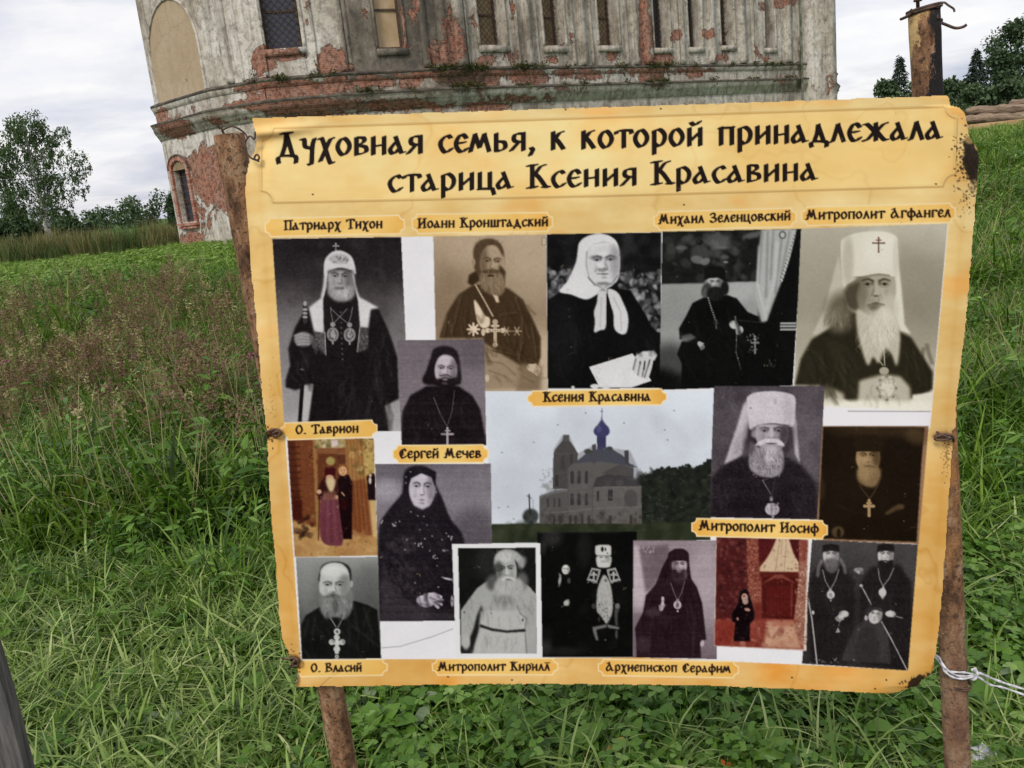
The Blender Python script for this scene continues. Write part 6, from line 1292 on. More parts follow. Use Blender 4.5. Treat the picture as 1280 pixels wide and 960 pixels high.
def wire(name, px, y=BY-.006, r=.0014, label=None, cat='wire', group=None, mt=None, seg=7):
    pts = []
    for p in px: pts.append(at_plane(p[0], p[1], y+(p[2] if len(p) > 2 else 0), BS))
    q = []
    for i in range(len(pts)-1):
        p0, p1, p2, p3 = pts[max(0, i-1)], pts[i], pts[i+1], pts[min(len(pts)-1, i+2)]
        for s in range(5):
            t = s/5; q.append(.5*((2*p1)+(-p0+p2)*t+(2*p0-5*p1+4*p2-p3)*t*t+(-p0+3*p1-3*p2+p3)*t**3))
    q.append(pts[-1]); bm = bmesh.new(); tube(bm, q, r, seg)
    return link(name, bm_mesh(bm, name, mt or WIRE, True), label=label, cat=cat, group=group)
wire('tie_wire', [(277, 163, .02), (290, 158, -.01), (303, 164), (309, 172), (306, 178), (312, 170), (318, 174), (319, 165)], label='thin rusty wire twisted from the left post top to the poster corner')
wire('tie_wire', [(298, 168, .0), (303, 182), (312, 196), (321, 200), (324, 197), (321, 193), (318, 198), (324, 202)], r=.0015, label='second rusty wire loop curling down from the left post to the poster edge')
wire('tie_wire', [(336, 548, .01), (333, 541), (338, 538), (345, 537, -.004), (350, 540, -.004), (347, 545, -.004), (341, 543, -.003), (346, 539, -.006), (351, 542)], r=.0021, label='dark wire knot on the left edge of the poster beside the upper caption')
wire('tie_wire', [(352, 822, .02), (360, 824), (367, 822), (373, 826, -.004), (372, 832, -.004), (366, 831), (368, 825, -.004), (362, 835, .01)], r=.0021, label='dark wire knot at the lower left corner of the poster')
wire('tie_wire', [(1192, 552, .02), (1190, 545), (1183, 543, -.003), (1172, 545, -.004), (1169, 549, -.003), (1176, 550, -.005), (1186, 548, -.006), (1174, 542, -.003), (1171, 540, -.003)], r=.0022, label='dark wire and bolt through the right edge of the poster')
RTy = PY
wire('bent_wire', [(1126, 24, .03), (1135, 20, .01), (1140, 15), (1138, 12)], y=RTy-.02, r=.0022, label='rusty wire end sticking out left of the right post top')
wire('bent_wire', [(1172, 16), (1176, 7), (1180, 3), (1186, 7), (1192, 11), (1193, 15)], y=RTy, r=.0016, label='thin wire bent up and over to the right of the post top')
wire('bent_wire', [(1171, 10), (1172, 22, -.02), (1177, 25), (1174, 31, -.01), (1172, 27), (1183, 31), (1194, 35), (1203, 34), (1208, 31)], y=RTy, r=.0022, label='thicker rusty wire curling right from the post top')
def ring(cxp, cyp, r, wr, y, turns=1.0, n=22, tilt=.0, rise=0):
    c = at_plane(cxp, cyp, y, BS); bm = bmesh.new()
    pts = [c+Vector((math.cos(a)*r, math.sin(a)*r, tilt*math.cos(a)+rise*a)) for a in np.linspace(0, 2*math.pi*turns, int(n*turns))]
    tube(bm, pts, wr, 7, cap=True); return bm
bm = ring(1155, 15, .0235, .0022, PY, 2.2, tilt=.003, rise=.0005)
link('wire_ring', bm_mesh(bm, 'wire_ring', WIRE, True), label='rusty wire wound round the top rim of the right post', cat='wire')
bm = ring(1196, 856, .0235, .0015, PY+.01, 2.1, tilt=-.003, rise=.0006)
link('wire_ring', bm_mesh(bm, 'wire_ring', WIRE, True), label='thin rusty wire ring just below the white string on the right post', cat='wire')
bm = bmesh.new(); c = at_plane(1148, 13, PY-.012, BS); tube(bm, [c-Vector((0, 0, .02)), c+Vector((-.001, 0, .012)), c+Vector((-.001, 0, .0125)), c+Vector((-.001, 0, .016))], [.0026, .0026, .0060, .0058], 10)
link('nail', bm_mesh(bm, 'nail', WIRE, True), label='old bolt standing up in the right post top', cat='bolt')
bm = bmesh.new(); c = at_plane(281, 166, PY-.014, BS); tube(bm, [c-Vector((0, 0, .01)), c+Vector((-.004, 0, .008)), c+Vector((-.006, 0, .009))], [.002, .002, .004], 8)
link('nail', bm_mesh(bm, 'nail', WIRE, True), label='bent nail on the left post top', cat='nail')
bm = bmesh.new(); c = at_plane(1186, 546, BY-.004, BS); tube(bm, [c+Vector((0, .004, 0)), c-Vector((0, .004, 0))], [.0055, .0045], 10)
m, nt, b = mat('worn_steel'); b.inputs['Base Color'].default_value = (.35, .33, .31, 1); b.inputs['Metallic'].default_value = .8; b.inputs['Roughness'].default_value = .4
link('bolt_head', bm_mesh(bm, 'bolt_head', m, True), label='small shiny bolt head on the right edge of the poster', cat='bolt')
# white string
m, nt, b = mat('white_twine'); ob = N(nt, 'ShaderNodeTexCoord').outputs['Object']
L(nt, ramp(nt, noise(nt, ob, 120, 3), [(.35, (.42, .42, .45)), (.6, (.74, .74, .78))]), b.inputs['Base Color']); b.inputs['Roughness'].default_value = .6; TW = m
def cord(bm, px, y, r):
    pts = [at_plane(p[0], p[1], y+(p[2] if len(p) > 2 else 0), BS) for p in px]; q = []
    for i in range(len(pts)-1):
        p0, p1, p2, p3 = pts[max(0, i-1)], pts[i], pts[i+1], pts[min(len(pts)-1, i+2)]
        for s in range(6):
            t = s/6; q.append(.5*((2*p1)+(-p0+p2)*t+(2*p0-5*p1+4*p2-p3)*t*t+(-p0+3*p1-3*p2+p3)*t**3))
    q.append(pts[-1]); tube(bm, q, [r*(1+.25*math.sin(i*1.3)) for i in range(len(q))], 8)
bm = bmesh.new(); yb = PY+.01
cord(bm, [(1166, 816, .03), (1174, 822, .0), (1181, 834, -.026), (1195, 844, -.030), (1212, 845, -.02), (1221, 843, 0), (1218, 838, .03)], yb, .0019)
cord(bm, [(1168, 820, .03), (1176, 829, .0), (1183, 841, -.026), (1196, 848, -.031), (1213, 847, -.02), (1222, 842, -.004), (1226, 842, -.01), (1240, 848), (1262, 856), (1300, 867), (1420, 900, .1)], yb, .0021)
cord(bm, [(1179, 838, -.018), (1192, 840, -.030), (1208, 841, -.022), (1219, 844, -.01), (1224, 847, -.01), (1238, 856), (1256, 860), (1300, 876), (1420, 920, .1)], yb, .0019)
cord(bm, [(1214, 838, -.014), (1219, 836, -.014), (1222, 843, -.016), (1217, 850, -.014), (1213, 845, -.016)], yb, .0022)
link('white_string', bm_mesh(bm, 'white_string', TW, True), label='white string wound round the right post and stretched away to the right', cat='string')
# grey wooden stake at the left edge of the picture
bm = bmesh.new()
def pl(p, y): return at_plane(p[0], p[1], y, 0)
A_, B_ = pl((-32, 705), 1.12), pl((40, 968), 1.14); d_ = (B_-A_); foot = A_+d_*((A_.z+.1)/-d_.z); top_ = A_-d_*1.0
X_ = Vector((1, 0, 0)); ax = d_.normalized(); X_ = (X_-ax*X_.dot(ax)).normalized(); Yv = ax.cross(X_)
nn_ = 24; rings = []
for i in range(nn_+1):
    p = top_.lerp(foot, i/nn_); w = .07+.002*math.sin(i*2.1)
    rings.append([bm.verts.new(p+X_*(-w if a < 0 else .0012*math.sin(i*1.7))+Yv*bq*.0125) for a, bq in ((-1, -1), (1, -1), (1, 1), (-1, 1))])
for i in range(nn_):
    for k in range(4): bm.faces.new((rings[i][k], rings[i][(k+1) % 4], rings[i+1][(k+1) % 4], rings[i+1][k]))
bm.faces.new(rings[0]); bm.faces.new(rings[-1])
m, nt, b = mat('grey_weathered_wood'); ob = N(nt, 'ShaderNodeTexCoord').outputs['Object']
mp = N(nt, 'ShaderNodeMapping'); mp.inputs['Scale'].default_value = (14, 14, 1.0); L(nt, ob, mp.inputs[0]); w_ = noise(nt, mp.outputs[0], 8, 6, .65)
L(nt, ramp(nt, w_, [(.32, (.045, .042, .040)), (.55, (.13, .125, .12)), (.72, (.20, .19, .18))]), b.inputs['Base Color']); L(nt, bump(nt, w_, .6, .003), b.inputs['Normal']); b.inputs['Roughness'].default_value = .9; GREYW = m
link('wooden_stake', bm_mesh(bm, 'wooden_stake', m), label='grey weathered wooden stake cut off by the lower left edge of the picture', cat='stake')
# ------------------------------------------------------------------ plants
pr = np.random.RandomState(21)
def leafmat(name, cols, trans=.30, rough=.5, tipc=None, spec=.35):
    m, nt, b = mat(name)
    rnd = N(nt, 'ShaderNodeAttribute', _attribute_name='rnd').outputs['Fac']; tip = N(nt, 'ShaderNodeAttribute', _attribute_name='tip').outputs['Fac']
    oi = N(nt, 'ShaderNodeObjectInfo').outputs['Random']
    v = mth(nt, 'ADD', mth(nt, 'MULTIPLY', rnd, .72), mth(nt, 'MULTIPLY', oi, .28))
    c = ramp(nt, v, [(i/(len(cols)-1), q) for i, q in enumerate(cols)])
    c = mix(nt, mth(nt, 'MULTIPLY', mth(nt, 'SUBTRACT', tip, .45), .5, clamp=True), c, tipc or cols[-1])
    L(nt, c, b.inputs['Base Color']); b.inputs['Roughness'].default_value = rough; b.inputs['Specular IOR Level'].default_value = spec
    tr = N(nt, 'ShaderNodeBsdfTranslucent'); L(nt, mix(nt, 1.0, c, (1.0, 1.15, .55), 'MULTIPLY'), tr.inputs[0])
    ms = N(nt, 'ShaderNodeMixShader', i0=trans); L(nt, b.outputs[0], ms.inputs[1]); L(nt, tr.outputs[0], ms.inputs[2])
    L(nt, ms.outputs[0], nt.nodes['Material Output'].inputs[0]); return m
class Geo:
    def __init__(s): s.V = []; s.F = []; s.t = []; s.r = []; s.n = 0
    def add(s, V, Fc, tip, rnd):
        s.V.append(V); s.F.append(Fc+s.n); s.t.append(tip); s.r.append(rnd); s.n += len(V)
    def mesh(s, name, mt, smooth=True):
        V = np.concatenate(s.V); return mesh_np(name, V, np.concatenate(s.F), mt, smooth, {'tip': ('FLOAT', np.concatenate(s.t)), 'rnd': ('FLOAT', np.concatenate(s.r))})
def blades(g, n, R_, ln, wd, lean=(.1, .6), droop=(.3, 1.4), seg=4, z0=0, rb=(0, 1), cx=0, cy=0):
    """n arching grass blades rooted in a disc"""
    a = pr.uniform(0, 2*np.pi, n); rr = R_*np.sqrt(pr.rand(n)); bx, by = cx+rr*np.cos(a), cy+rr*np.sin(a)
    az = pr.uniform(0, 2*np.pi, n); le = pr.uniform(*lean, n); dr = pr.uniform(*droop, n); l = pr.uniform(*ln, n); w = pr.uniform(*wd, n); rv = pr.uniform(*rb, n)
    k = seg+1; P_ = np.zeros((n, k, 3)); P_[:, 0] = np.stack([bx, by, np.full(n, z0)+0*bx], 1)
    for i in range(1, k):
        th = le+dr*((i-.5)/seg)**1.5; st = l/seg
        P_[:, i] = P_[:, i-1]+np.stack([np.sin(th)*np.cos(az), np.sin(th)*np.sin(az), np.cos(th)], 1)*st[:, None]
    tw = pr.uniform(-.8, .8, n); sx = -np.sin(az+tw); sy = np.cos(az+tw)
    V = np.zeros((n, k, 2, 3)); prof = np.interp(np.linspace(0, 1, k), [0, .3, .7, 1], [.7, 1, .75, .06])
    for i in range(k):
        o = np.stack([sx, sy, 0*sx], 1)*(w*prof[i]/2)[:, None]; V[:, i, 0] = P_[:, i]-o; V[:, i, 1] = P_[:, i]+o
    base = (np.arange(n)*k*2)[:, None]; i = np.arange(seg)[None]
    Fc = np.stack([base+i*2, base+i*2+1, base+i*2+3, base+i*2+2], -1).reshape(-1, 4)
    tip = np.tile(np.repeat(np.linspace(0, 1, k), 2), n); g.add(V.reshape(-1, 3), Fc, tip, np.repeat(rv, k*2)); return P_
def leaves(g, c, n_dir, l, w, rv, fold=.25, curl=.2):
    """leaf blades: centres c (n,3), direction n_dir (n,3) along the leaf, length l, width w: 2x3 quads folded on the midrib"""
    n = len(c); d = n_dir/np.linalg.norm(n_dir, axis=1, keepdims=True); up = np.tile([0, 0, 1.], (n, 1))+pr.normal(0, .45, (n, 3))
    s = np.cross(d, up); s /= np.linalg.norm(s, axis=1, keepdims=True)+1e-9; u = np.cross(s, d)
    T_ = [0, .35, .72, 1]; W_ = [.12, 1, .72, .05]; V = np.zeros((n, 4, 3, 3))
    for i, (t, ww) in enumerate(zip(T_, W_)):
        m_ = c+d*(l*t)[:, None]-u*(curl*l*t*t)[:, None]
        V[:, i, 1] = m_; V[:, i, 0] = m_-s*(w*ww/2)[:, None]+u*(fold*w*ww/2)[:, None]; V[:, i, 2] = m_+s*(w*ww/2)[:, None]+u*(fold*w*ww/2)[:, None]
    b0 = (np.arange(n)*12)[:, None, None]; i = np.arange(3)[None, :, None]; j = np.arange(2)[None, None]
    a = b0+i*3+j; Fc = np.stack([a, a+1, a+4, a+3], -1).reshape(-1, 4)
    g.add(V.reshape(-1, 3), Fc, np.full(n*12, .5), np.repeat(rv, 12))
def stems(g, P0, P1, r, rv=.3):
    """thin three-sided stems between point arrays"""
    n = len(P0); V = np.zeros((n, 2, 3, 3))
    for k in range(3):
        o = np.array([math.cos(k*2.1), math.sin(k*2.1), 0])*r; V[:, 0, k] = P0+o; V[:, 1, k] = P1+o*.7
    b0 = (np.arange(n)*6)[:, None]; k = np.arange(3)[None]; k2 = (k+1) % 3
    Fc = np.stack([b0+k, b0+k2, b0+3+k2, b0+3+k], -1).reshape(-1, 4); g.add(V.reshape(-1, 3), Fc, np.full(n*6, .2), np.full(n*6, rv))
GR = [(.012, .032, .003), (.055, .125, .009), (.115, .220, .018), (.200, .320, .040), (.40, .50, .15)]
GRASS = leafmat('green_grass_blade', GR, .34, .42, spec=.25, tipc=(.12, .17, .06))
MOWN = leafmat('cut_grass', [(.015, .036, .004), (.075, .155, .016), (.150, .260, .036), (.26, .37, .085), (.50, .54, .24)], .25, .45)
LEAF = leafmat('broad_leaf', [(.018, .050, .007), (.065, .155, .016), (.135, .260, .032), (.26, .40, .11)], .28, .42, spec=.35)
PALE = leafmat('pale_leaf_underside', [(.16, .23, .12), (.27, .34, .20)], .2, .6)
BROWN = leafmat('purple_brown_seed_head', [(.10, .052, .042), (.20, .11, .085), (.34, .24, .15)], .2, .8, spec=.1)
CREAM = leafmat('pale_seed_head', [(.30, .27, .13), (.50, .44, .25)], .3, .8, spec=.1)
BRIGHT = leafmat('bright_green_foliage', [(.10, .18, .03), (.21, .33, .06), (.34, .47, .13)], .3, .6)
REED = leafmat('reed_stalk', [(.10, .115, .045), (.19, .18, .075), (.28, .24, .13)], .2, .8, spec=.1)
YEL = leafmat('yellow_leaf', [(.42, .34, .05), (.52, .40, .10)], .35, .6)
def src(name, g, mt): return bpy.data.objects.new(name, g.mesh(name, mt) if not isinstance(g, bpy.types.Mesh) else g)
def multi(name, parts):
    """one mesh with several materials"""
    Vs, Fs, ts, rs, mi = [], [], [], [], []; n = 0
    for k, (g, mt) in enumerate(parts):
        V = np.concatenate(g.V); Fc = np.concatenate(g.F); Vs.append(V); Fs.append(Fc+n); n += len(V); ts.append(np.concatenate(g.t)); rs.append(np.concatenate(g.r)); mi.append(np.full(len(Fc), k))
    me = mesh_np(name, np.concatenate(Vs), np.concatenate(Fs), None, True, {'tip': ('FLOAT', np.concatenate(ts)), 'rnd': ('FLOAT', np.concatenate(rs))})
    for g, mt in parts: me.materials.append(mt)
    me.polygons.foreach_set('material_index', np.concatenate(mi).astype(np.int32)); return bpy.data.objects.new(name, me)
def seedhead(gs, gh, top, h, n=60, w=.03, drop=.12):
    """plume of tiny husks along the top of a stem"""
    t = pr.rand(n); c = top[None]+np.stack([pr.normal(0, w, n)*(1-t*.6), pr.normal(0, w, n)*(1-t*.6), -t*h], 1)
    d = np.stack([pr.normal(0, .5, n), pr.normal(0, .5, n), pr.uniform(.2, 1, n)-drop*3], 1); leaves(gh, c, d, np.full(n, .022)*pr.uniform(.6, 1.2, n), np.full(n, .008), pr.rand(n), .1, 0)
def scatter(name, srcs, pts, rot, scl, idx, label_kind='stuff', **k):
    col = bpy.data.collections.new(name+'_sources')
    for i, o in enumerate(srcs): o.name = f'{chr(97+i)}_{o.name}'; col.objects.link(o)
    me = bpy.data.meshes.new(name); me.vertices.add(len(pts)); me.vertices.foreach_set('co', np.asarray(pts, np.float32).ravel())
    for an, ty, key, dat in (('rot', 'FLOAT_VECTOR', 'vector', rot), ('scl', 'FLOAT', 'value', scl), ('idx', 'INT', 'value', idx)):
        a = me.attributes.new(an, ty, 'POINT'); a.data.foreach_set(key, np.asarray(dat, np.int32 if ty == 'INT' else np.float32).ravel())
    o = bpy.data.objects.new(name, me); C.objects.link(o); tag(o, kind='stuff', **k)
    ng = bpy.data.node_groups.new(name, 'GeometryNodeTree')
    ng.interface.new_socket('Geometry', in_out='INPUT', socket_type='NodeSocketGeometry'); ng.interface.new_socket('Geometry', in_out='OUTPUT', socket_type='NodeSocketGeometry')
    gi_, go = ng.nodes.new('NodeGroupInput'), ng.nodes.new('NodeGroupOutput'); iop = ng.nodes.new('GeometryNodeInstanceOnPoints')
    ci = ng.nodes.new('GeometryNodeCollectionInfo'); ci.inputs['Collection'].default_value = col; ci.inputs['Separate Children'].default_value = True; ci.inputs['Reset Children'].default_value = True
    iop.inputs['Pick Instance'].default_value = True
    def att(n, ty):
        x = ng.nodes.new('GeometryNodeInputNamedAttribute'); x.data_type = ty; x.inputs['Name'].default_value = n; return x.outputs['Attribute']
    er = ng.nodes.new('FunctionNodeEulerToRotation'); ng.links.new(att('rot', 'FLOAT_VECTOR'), er.inputs[0])
    ng.links.new(gi_.outputs[0], iop.inputs['Points']); ng.links.new(ci.outputs[0], iop.inputs['Instance']); ng.links.new(att('idx', 'INT'), iop.inputs['Instance Index'])
    ng.links.new(er.outputs[0], iop.inputs['Rotation']); ng.links.new(att('scl', 'FLOAT'), iop.inputs['Scale']); ng.links.new(iop.outputs[0], go.inputs[0])
    md = o.modifiers.new('scatter', 'NODES'); md.node_group = ng; return o
def field(dmin, dmax, dens, margin=160, fn=None, xr=(-60, 60)):
    """random ground points at forward distance dmin..dmax that fall near the frame; fn(x, y, px, py) keeps a fraction"""
    W = dmax*.95; n = int(dens*(dmax-dmin)*2*W); x = pr.uniform(-W, W, n); y = pr.uniform(dmin, dmax, n)
    z = gz(x, y); px, py, w = proj(np.stack([x, y, z+.1], 1)); k = (px > -margin) & (px < 1280+margin) & (py > -200) & (py < 960+margin*1.6) & (w > .3)
    if fn is not None: k &= pr.rand(n) < fn(x, y, px, py)
    return np.stack([x, y, z], 1)[k], px[k], py[k]
def go(name, srcs, P_, scl=(.8, 1.25), tilt=.12, wts=None, **k):
    n = len(P_); rot = np.stack([pr.normal(0, tilt, n), pr.normal(0, tilt, n), pr.uniform(0, 6.283, n)], 1)
    idx = pr.choice(len(srcs), n, p=wts); print(name, n); return scatter(name, srcs, P_, rot, pr.uniform(*scl, n), idx, **k)

# --- near ground: mown swathes of grass, clover and dandelion leaves
S1 = []
for k in range(3):                                           # flattened cut grass
    g = Geo(); blades(g, 34, .15, (.07, .24), (.004, .011), (1.0, 1.6), (-.6, 1.1), 4, .015); blades(g, 20, .15, (.06, .20), (.004, .010), (.5, 1.4), (.3, 1.5), 4, .03); blades(g, 2, .14, (.12, .30), (.0022, .0035), (1.3, 1.55), (0, .3), 3, .045, (.75, 1)); S1.append(src('mown', g, MOWN))
def rosette(n, l, w, el, mt=None, R_=.1):
    g = Geo(); a = pr.uniform(0, 6.283, n); rr = R_*np.sqrt(pr.rand(n)); c = np.stack([rr*np.cos(a), rr*np.sin(a), pr.uniform(.015, .07, n)], 1)
    e = pr.uniform(*el, n); az = pr.uniform(0, 6.283, n); d = np.stack([np.cos(az)*np.cos(e), np.sin(az)*np.cos(e), np.sin(e)], 1)
    L_ = pr.uniform(*l, n); leaves(g, c, d, L_, L_*pr.uniform(*w, n), pr.rand(n), .3, .3); return g
def clover(n):
    g = Geo(); a = pr.uniform(0, 6.283, n); rr = .13*np.sqrt(pr.rand(n)); c = np.stack([rr*np.cos(a), rr*np.sin(a), pr.uniform(.03, .10, n)], 1); rv = pr.rand(n)
    a0 = pr.uniform(0, 6.283, n); s_ = pr.uniform(.014, .028, n)
    for q in range(3):
        an = a0+q*2.094; d = np.stack([np.cos(an), np.sin(an), np.full(n, .12)], 1); leaves(g, c, d, s_, s_*.95, rv, .12, .15)
    stems(g, c*np.array([1, 1, 0]), c, .0008, .5); return g
for k in range(2): S1.append(src('leafy', rosette(24, (.03, .08), (.45, .8), (-.2, .7)), LEAF))
for k in range(2): S1.append(src('clover', clover(44), LEAF))
S1.append(src('pale', rosette(7, (.04, .09), (.35, .55), (-.2, .5)), PALE))
g = Geo(); blades(g, 34, .13, (.07, .17), (.0025, .006), (.1, .8), (.3, 1.3), 3); S1.append(src('sprouts', g, GRASS))
g = Geo(); blades(g, 7, .12, (.1, .35), (.002, .0035), (1.2, 1.57), (0, .1), 2, .05, (.9, 1)); S1.append(src('straw', g, CREAM))
edge = lambda x, y: 3.5+1.1*(vnoise(x+40, y+40, 1.3, oct=3)-.5)*2*.5 + np.where(x > 1.2, -.25, 0)
def nearf(x, y, px, py): return (y < edge(x, y)+.25).astype(float)
P_, px, py = field(1.25, 4.2, 170, 380, nearf); lush = P_[:, 0] > -.75
n = len(P_); wl = np.array([.24, .24, .24, .06, .05, .02, .02, .03, .09, .02]); wr = np.array([.05, .05, .05, .20, .20, .16, .16, .04, .10, .003])
idx = np.where(lush & (pr.rand(n) < .85), pr.choice(10, n, p=wr/wr.sum()), pr.choice(10, n, p=wl/wl.sum()))
rot = np.stack([pr.normal(0, .15, n), pr.normal(0, .15, n), pr.uniform(0, 6.283, n)], 1)
print('near', n)
scatter('mown_grass_and_clover', S1, P_, rot, pr.uniform(.8, 1.3, n), idx, label='cut grass, clover and small leaves on the mown ground under the poster', cat='ground cover')

# --- tall lush grass in the middle distance
S2 = []
for k in range(3):
    g = Geo(); blades(g, 32, .17, (.22, .54), (.006, .017), (.05, .7), (.5, 2.1), 5); S2.append(src('tall', g, GRASS))
g = Geo(); blades(g, 16, .14, (.3, .6), (.010, .018), (.1, .6), (.6, 1.8), 5, 0, (.4, 1)); S2.append(src('wide', g, GRASS))
def weed(n, h, l, mt=None):
    g = Geo(); ns = 5; b0 = np.stack([pr.normal(0, .05, ns), pr.normal(0, .05, ns), np.zeros(ns)], 1); hh = pr.uniform(.6, 1, ns)*h; t0 = b0+np.stack([pr.normal(0, .06, ns), pr.normal(0, .06, ns), hh], 1); stems(g, b0, t0, .002)
    s_ = pr.randint(0, ns, n); t = pr.uniform(.2, 1, n)[:, None]; c = b0[s_]*(1-t)+t0[s_]*t; az = pr.uniform(0, 6.283, n); e = pr.uniform(-.3, .6, n)
    leaves(g, c, np.stack([np.cos(az)*np.cos(e), np.sin(az)*np.cos(e), np.sin(e)], 1), pr.uniform(*l, n), pr.uniform(*l, n)*.32, pr.rand(n), .2, .35); return g
for k in range(2): S2.append(src('weed', weed(60, .42, (.04, .10)), LEAF))
def headed(mt, n_st, h, hn=46, w=.02, hh=.14):
    gs, gh = Geo(), Geo(); b0 = np.stack([pr.normal(0, .08, n_st), pr.normal(0, .08, n_st), np.zeros(n_st)], 1); t0 = b0+np.stack([pr.normal(0, .07, n_st), pr.normal(0, .07, n_st), pr.uniform(.75, 1.1, n_st)*h], 1)
    stems(gs, b0, t0, .0016, .9); blades(gs, 30, .14, (.2, h*.8), (.004, .009), (.05, .6), (.4, 1.5), 4)
    for t in t0: seedhead(gs, gh, t, hh, hn, w)
    return multi('headed', [(gs, GRASS), (gh, mt)])
S2.append(headed(BROWN, 7, .52)); S2.append(headed(BROWN, 10, .46, 40, .026, .10)); S2.append(headed(CREAM, 3, .5, 30, .012, .12))
g = Geo(); b0 = np.stack([pr.normal(0, .12, 9), pr.normal(0, .12, 9), np.zeros(9)], 1); t0 = b0+np.stack([pr.normal(0, .10, 9), pr.normal(0, .10, 9), pr.uniform(.35, .62, 9)], 1); stems(g, b0, t0, .0022, .9)
blades(g, 14, .14, (.25, .5), (.004, .010), (.2, 1.0), (.4, 1.8), 4, 0, (.2, 1)); S2.append(src('straw', g, CREAM))
S2.append(src('dock', weed(40, .45, (.06, .12)), LEAF))
midf = lambda x, y, px, py: (y > edge(x, y)-.1).astype(float)
P_, px, py = field(3.0, 9.0, 46, 420, midf); P2, px2, py2 = field(9.0, 24.0, 14, 420, None)
P_ = np.concatenate([P_, P2]); px = np.concatenate([px, px2]); py = np.concatenate([py, py2]); n = len(P_)
leftz = np.clip((500-px)/200, 0, 1)
pb = np.clip((P_[:, 1]-4.6)/2.4, 0, 1)*np.clip((19-P_[:, 1])/7, 0, 1)*leftz*(.25+.9*np.clip(vnoise(P_[:, 0]+30, P_[:, 1]+30, 1.6, oct=3)*3.6-1.45, 0, 1))
idx = pr.choice([0, 1, 2, 3, 4, 5, 9, 10], n, p=[.21, .20, .20, .09, .11, .10, .045, .045]); u = pr.rand(n); idx = np.where(u < pb*.75, pr.choice([6, 7, 8], n), idx)
pch = np.clip((vnoise(P_[:, 0]+60, P_[:, 1]+60, 1.5, oct=3, seed=31)-.5)*2.2+.5, 0, 1); scl = pr.uniform(.75, 1.2, n)*(.62+.75*pch)*np.where(P_[:, 1] > 9, 1.25, 1)*np.where(P_[:, 1] < 4.2, .72, 1); rot = np.stack([pr.normal(0, .14, n), pr.normal(0, .14, n), pr.uniform(0, 6.283, n)], 1)
print('mid', n)
scatter('tall_meadow_grass', S2, P_, rot, scl, idx, label='tall lush meadow grass and weeds with brownish seed heads', cat='grass')

# --- bright low foliage farther off and the reed belt
S3 = []
for k in range(3): S3.append(src('bright', weed(90, .27, (.08, .17)), BRIGHT))
g = Geo(); blades(g, 60, .35, (.2, .42), (.010, .020), (.05, .6), (.4, 1.5), 4); S3.append(src('farther', g, GRASS))
g = Geo(); blades(g, 60, .35, (.2, .42), (.010, .02), (.05, .6), (.4, 1.5), 4, 0, (.4, 1)); S3.append(src('farther_pale', g, BRIGHT))
P_, px, py = field(15, 46, 7, 380, lambda x, y, px, py: np.where(px < 700, np.clip((y-17)/6, 0, 1), np.clip((34-y)/4, 0, 1)*np.clip((y-17)/6, 0, 1)))
n = len(P_); idx = np.where(P_[:, 0] < 3, pr.choice(5, n, p=[.27, .27, .26, .1, .1]), pr.choice(5, n, p=[.04, .04, .04, .40, .48]))
rot = np.stack([pr.normal(0, .1, n), pr.normal(0, .1, n), pr.uniform(0, 6.283, n)], 1); print('far', n)
scatter('distant_meadow', S3, P_, rot, pr.uniform(.8, 1.3, n), idx, label='bright green low growth farther off in the meadow', cat='grass')
g1 = Geo(); blades(g1, 70, .5, (.9, 1.5), (.02, .035), (.0, .25), (.1, .6), 4); g2 = Geo(); blades(g2, 60, .5, (.7, 1.2), (.02, .035), (.0, .3), (.1, .6), 4, 0, (.2, 1))
n = 900; x = pr.uniform(-75, -15.6, n); y = pr.uniform(39, 46, n)+np.where(x > -19, 2, 0)*0; P_ = np.stack([x, y, gz(x, y)], 1)
go('reed_belt', [src('reeds', g1, REED), src('reeds_green', g2, leafmat('reed_green', [(.05, .08, .02), (.09, .13, .035)], .2, .8))], P_, (.5, 1.25), .08, label='belt of tall olive brown reeds in front of the far trees', cat='reeds')

# --- single plants that stand out
def plume(px, py, h, k):
    base = at_z(px, py+h, .12)
    d = ray(px, py); t = base.y/d.y; top = CAM+d*t
    o = empty('plume_grass', (base.x, base.y, 0), label=k, cat='grass plume', group='pale feathery grass plumes')
    gs, gh = Geo(), Geo(); b0 = np.array([[base.x, base.y, 0]]); t0 = np.array([[top.x, top.y, top.z]]); stems(gs, b0, t0, .002, .9); link('stem', gs.mesh('stem', GRASS), parent=o)
    seedhead(gs, gh, t0[0], (top.z-.12)*.42, 260, .026, .0); link('plume', gh.mesh('plume', CREAM), parent=o)
for px, py, h, lb in ((183, 452, 70, 'shortest pale plume at the left of the feathery group'), (197, 462, 60, 'pale plume leaning beside the leftmost ones'), (235, 438, 90, 'tallest pale feathery plume left of the poster'), (228, 448, 80, 'pale plume just left of the tallest one'), (252, 456, 60, 'pale plume right of the tallest one'), (271, 477, 60, 'lower pale plume nearest the poster edge')): plume(px, py, h, lb)
def leafy(px, py, gzv, n, mt, lab, name, cat, l=(.03, .06), w=.4, group=None, spread=.03, up=.2):
    c0 = at_z(px, py, gzv); o = empty(name, (c0.x, c0.y, 0), label=lab, cat=cat, group=group); g = Geo()
    c = np.array(c0)[None]+pr.normal(0, spread, (n, 3)); az = pr.uniform(0, 6.283, n); e = pr.uniform(-.8, .5, n)+up
    L_ = pr.uniform(*l, n); leaves(g, c, np.stack([np.cos(az)*np.cos(e), np.sin(az)*np.cos(e), np.sin(e)], 1), L_, L_*w, pr.rand(n), .2, .3); link('leaf_cluster', g.mesh('leaf_cluster', mt), parent=o)
    g = Geo(); stems(g, np.array([[c0.x+.02, c0.y+.02, 0]]), np.array([[c0.x, c0.y, c0.z]]), .0018); link('stem', g.mesh('stem', GRASS), parent=o)
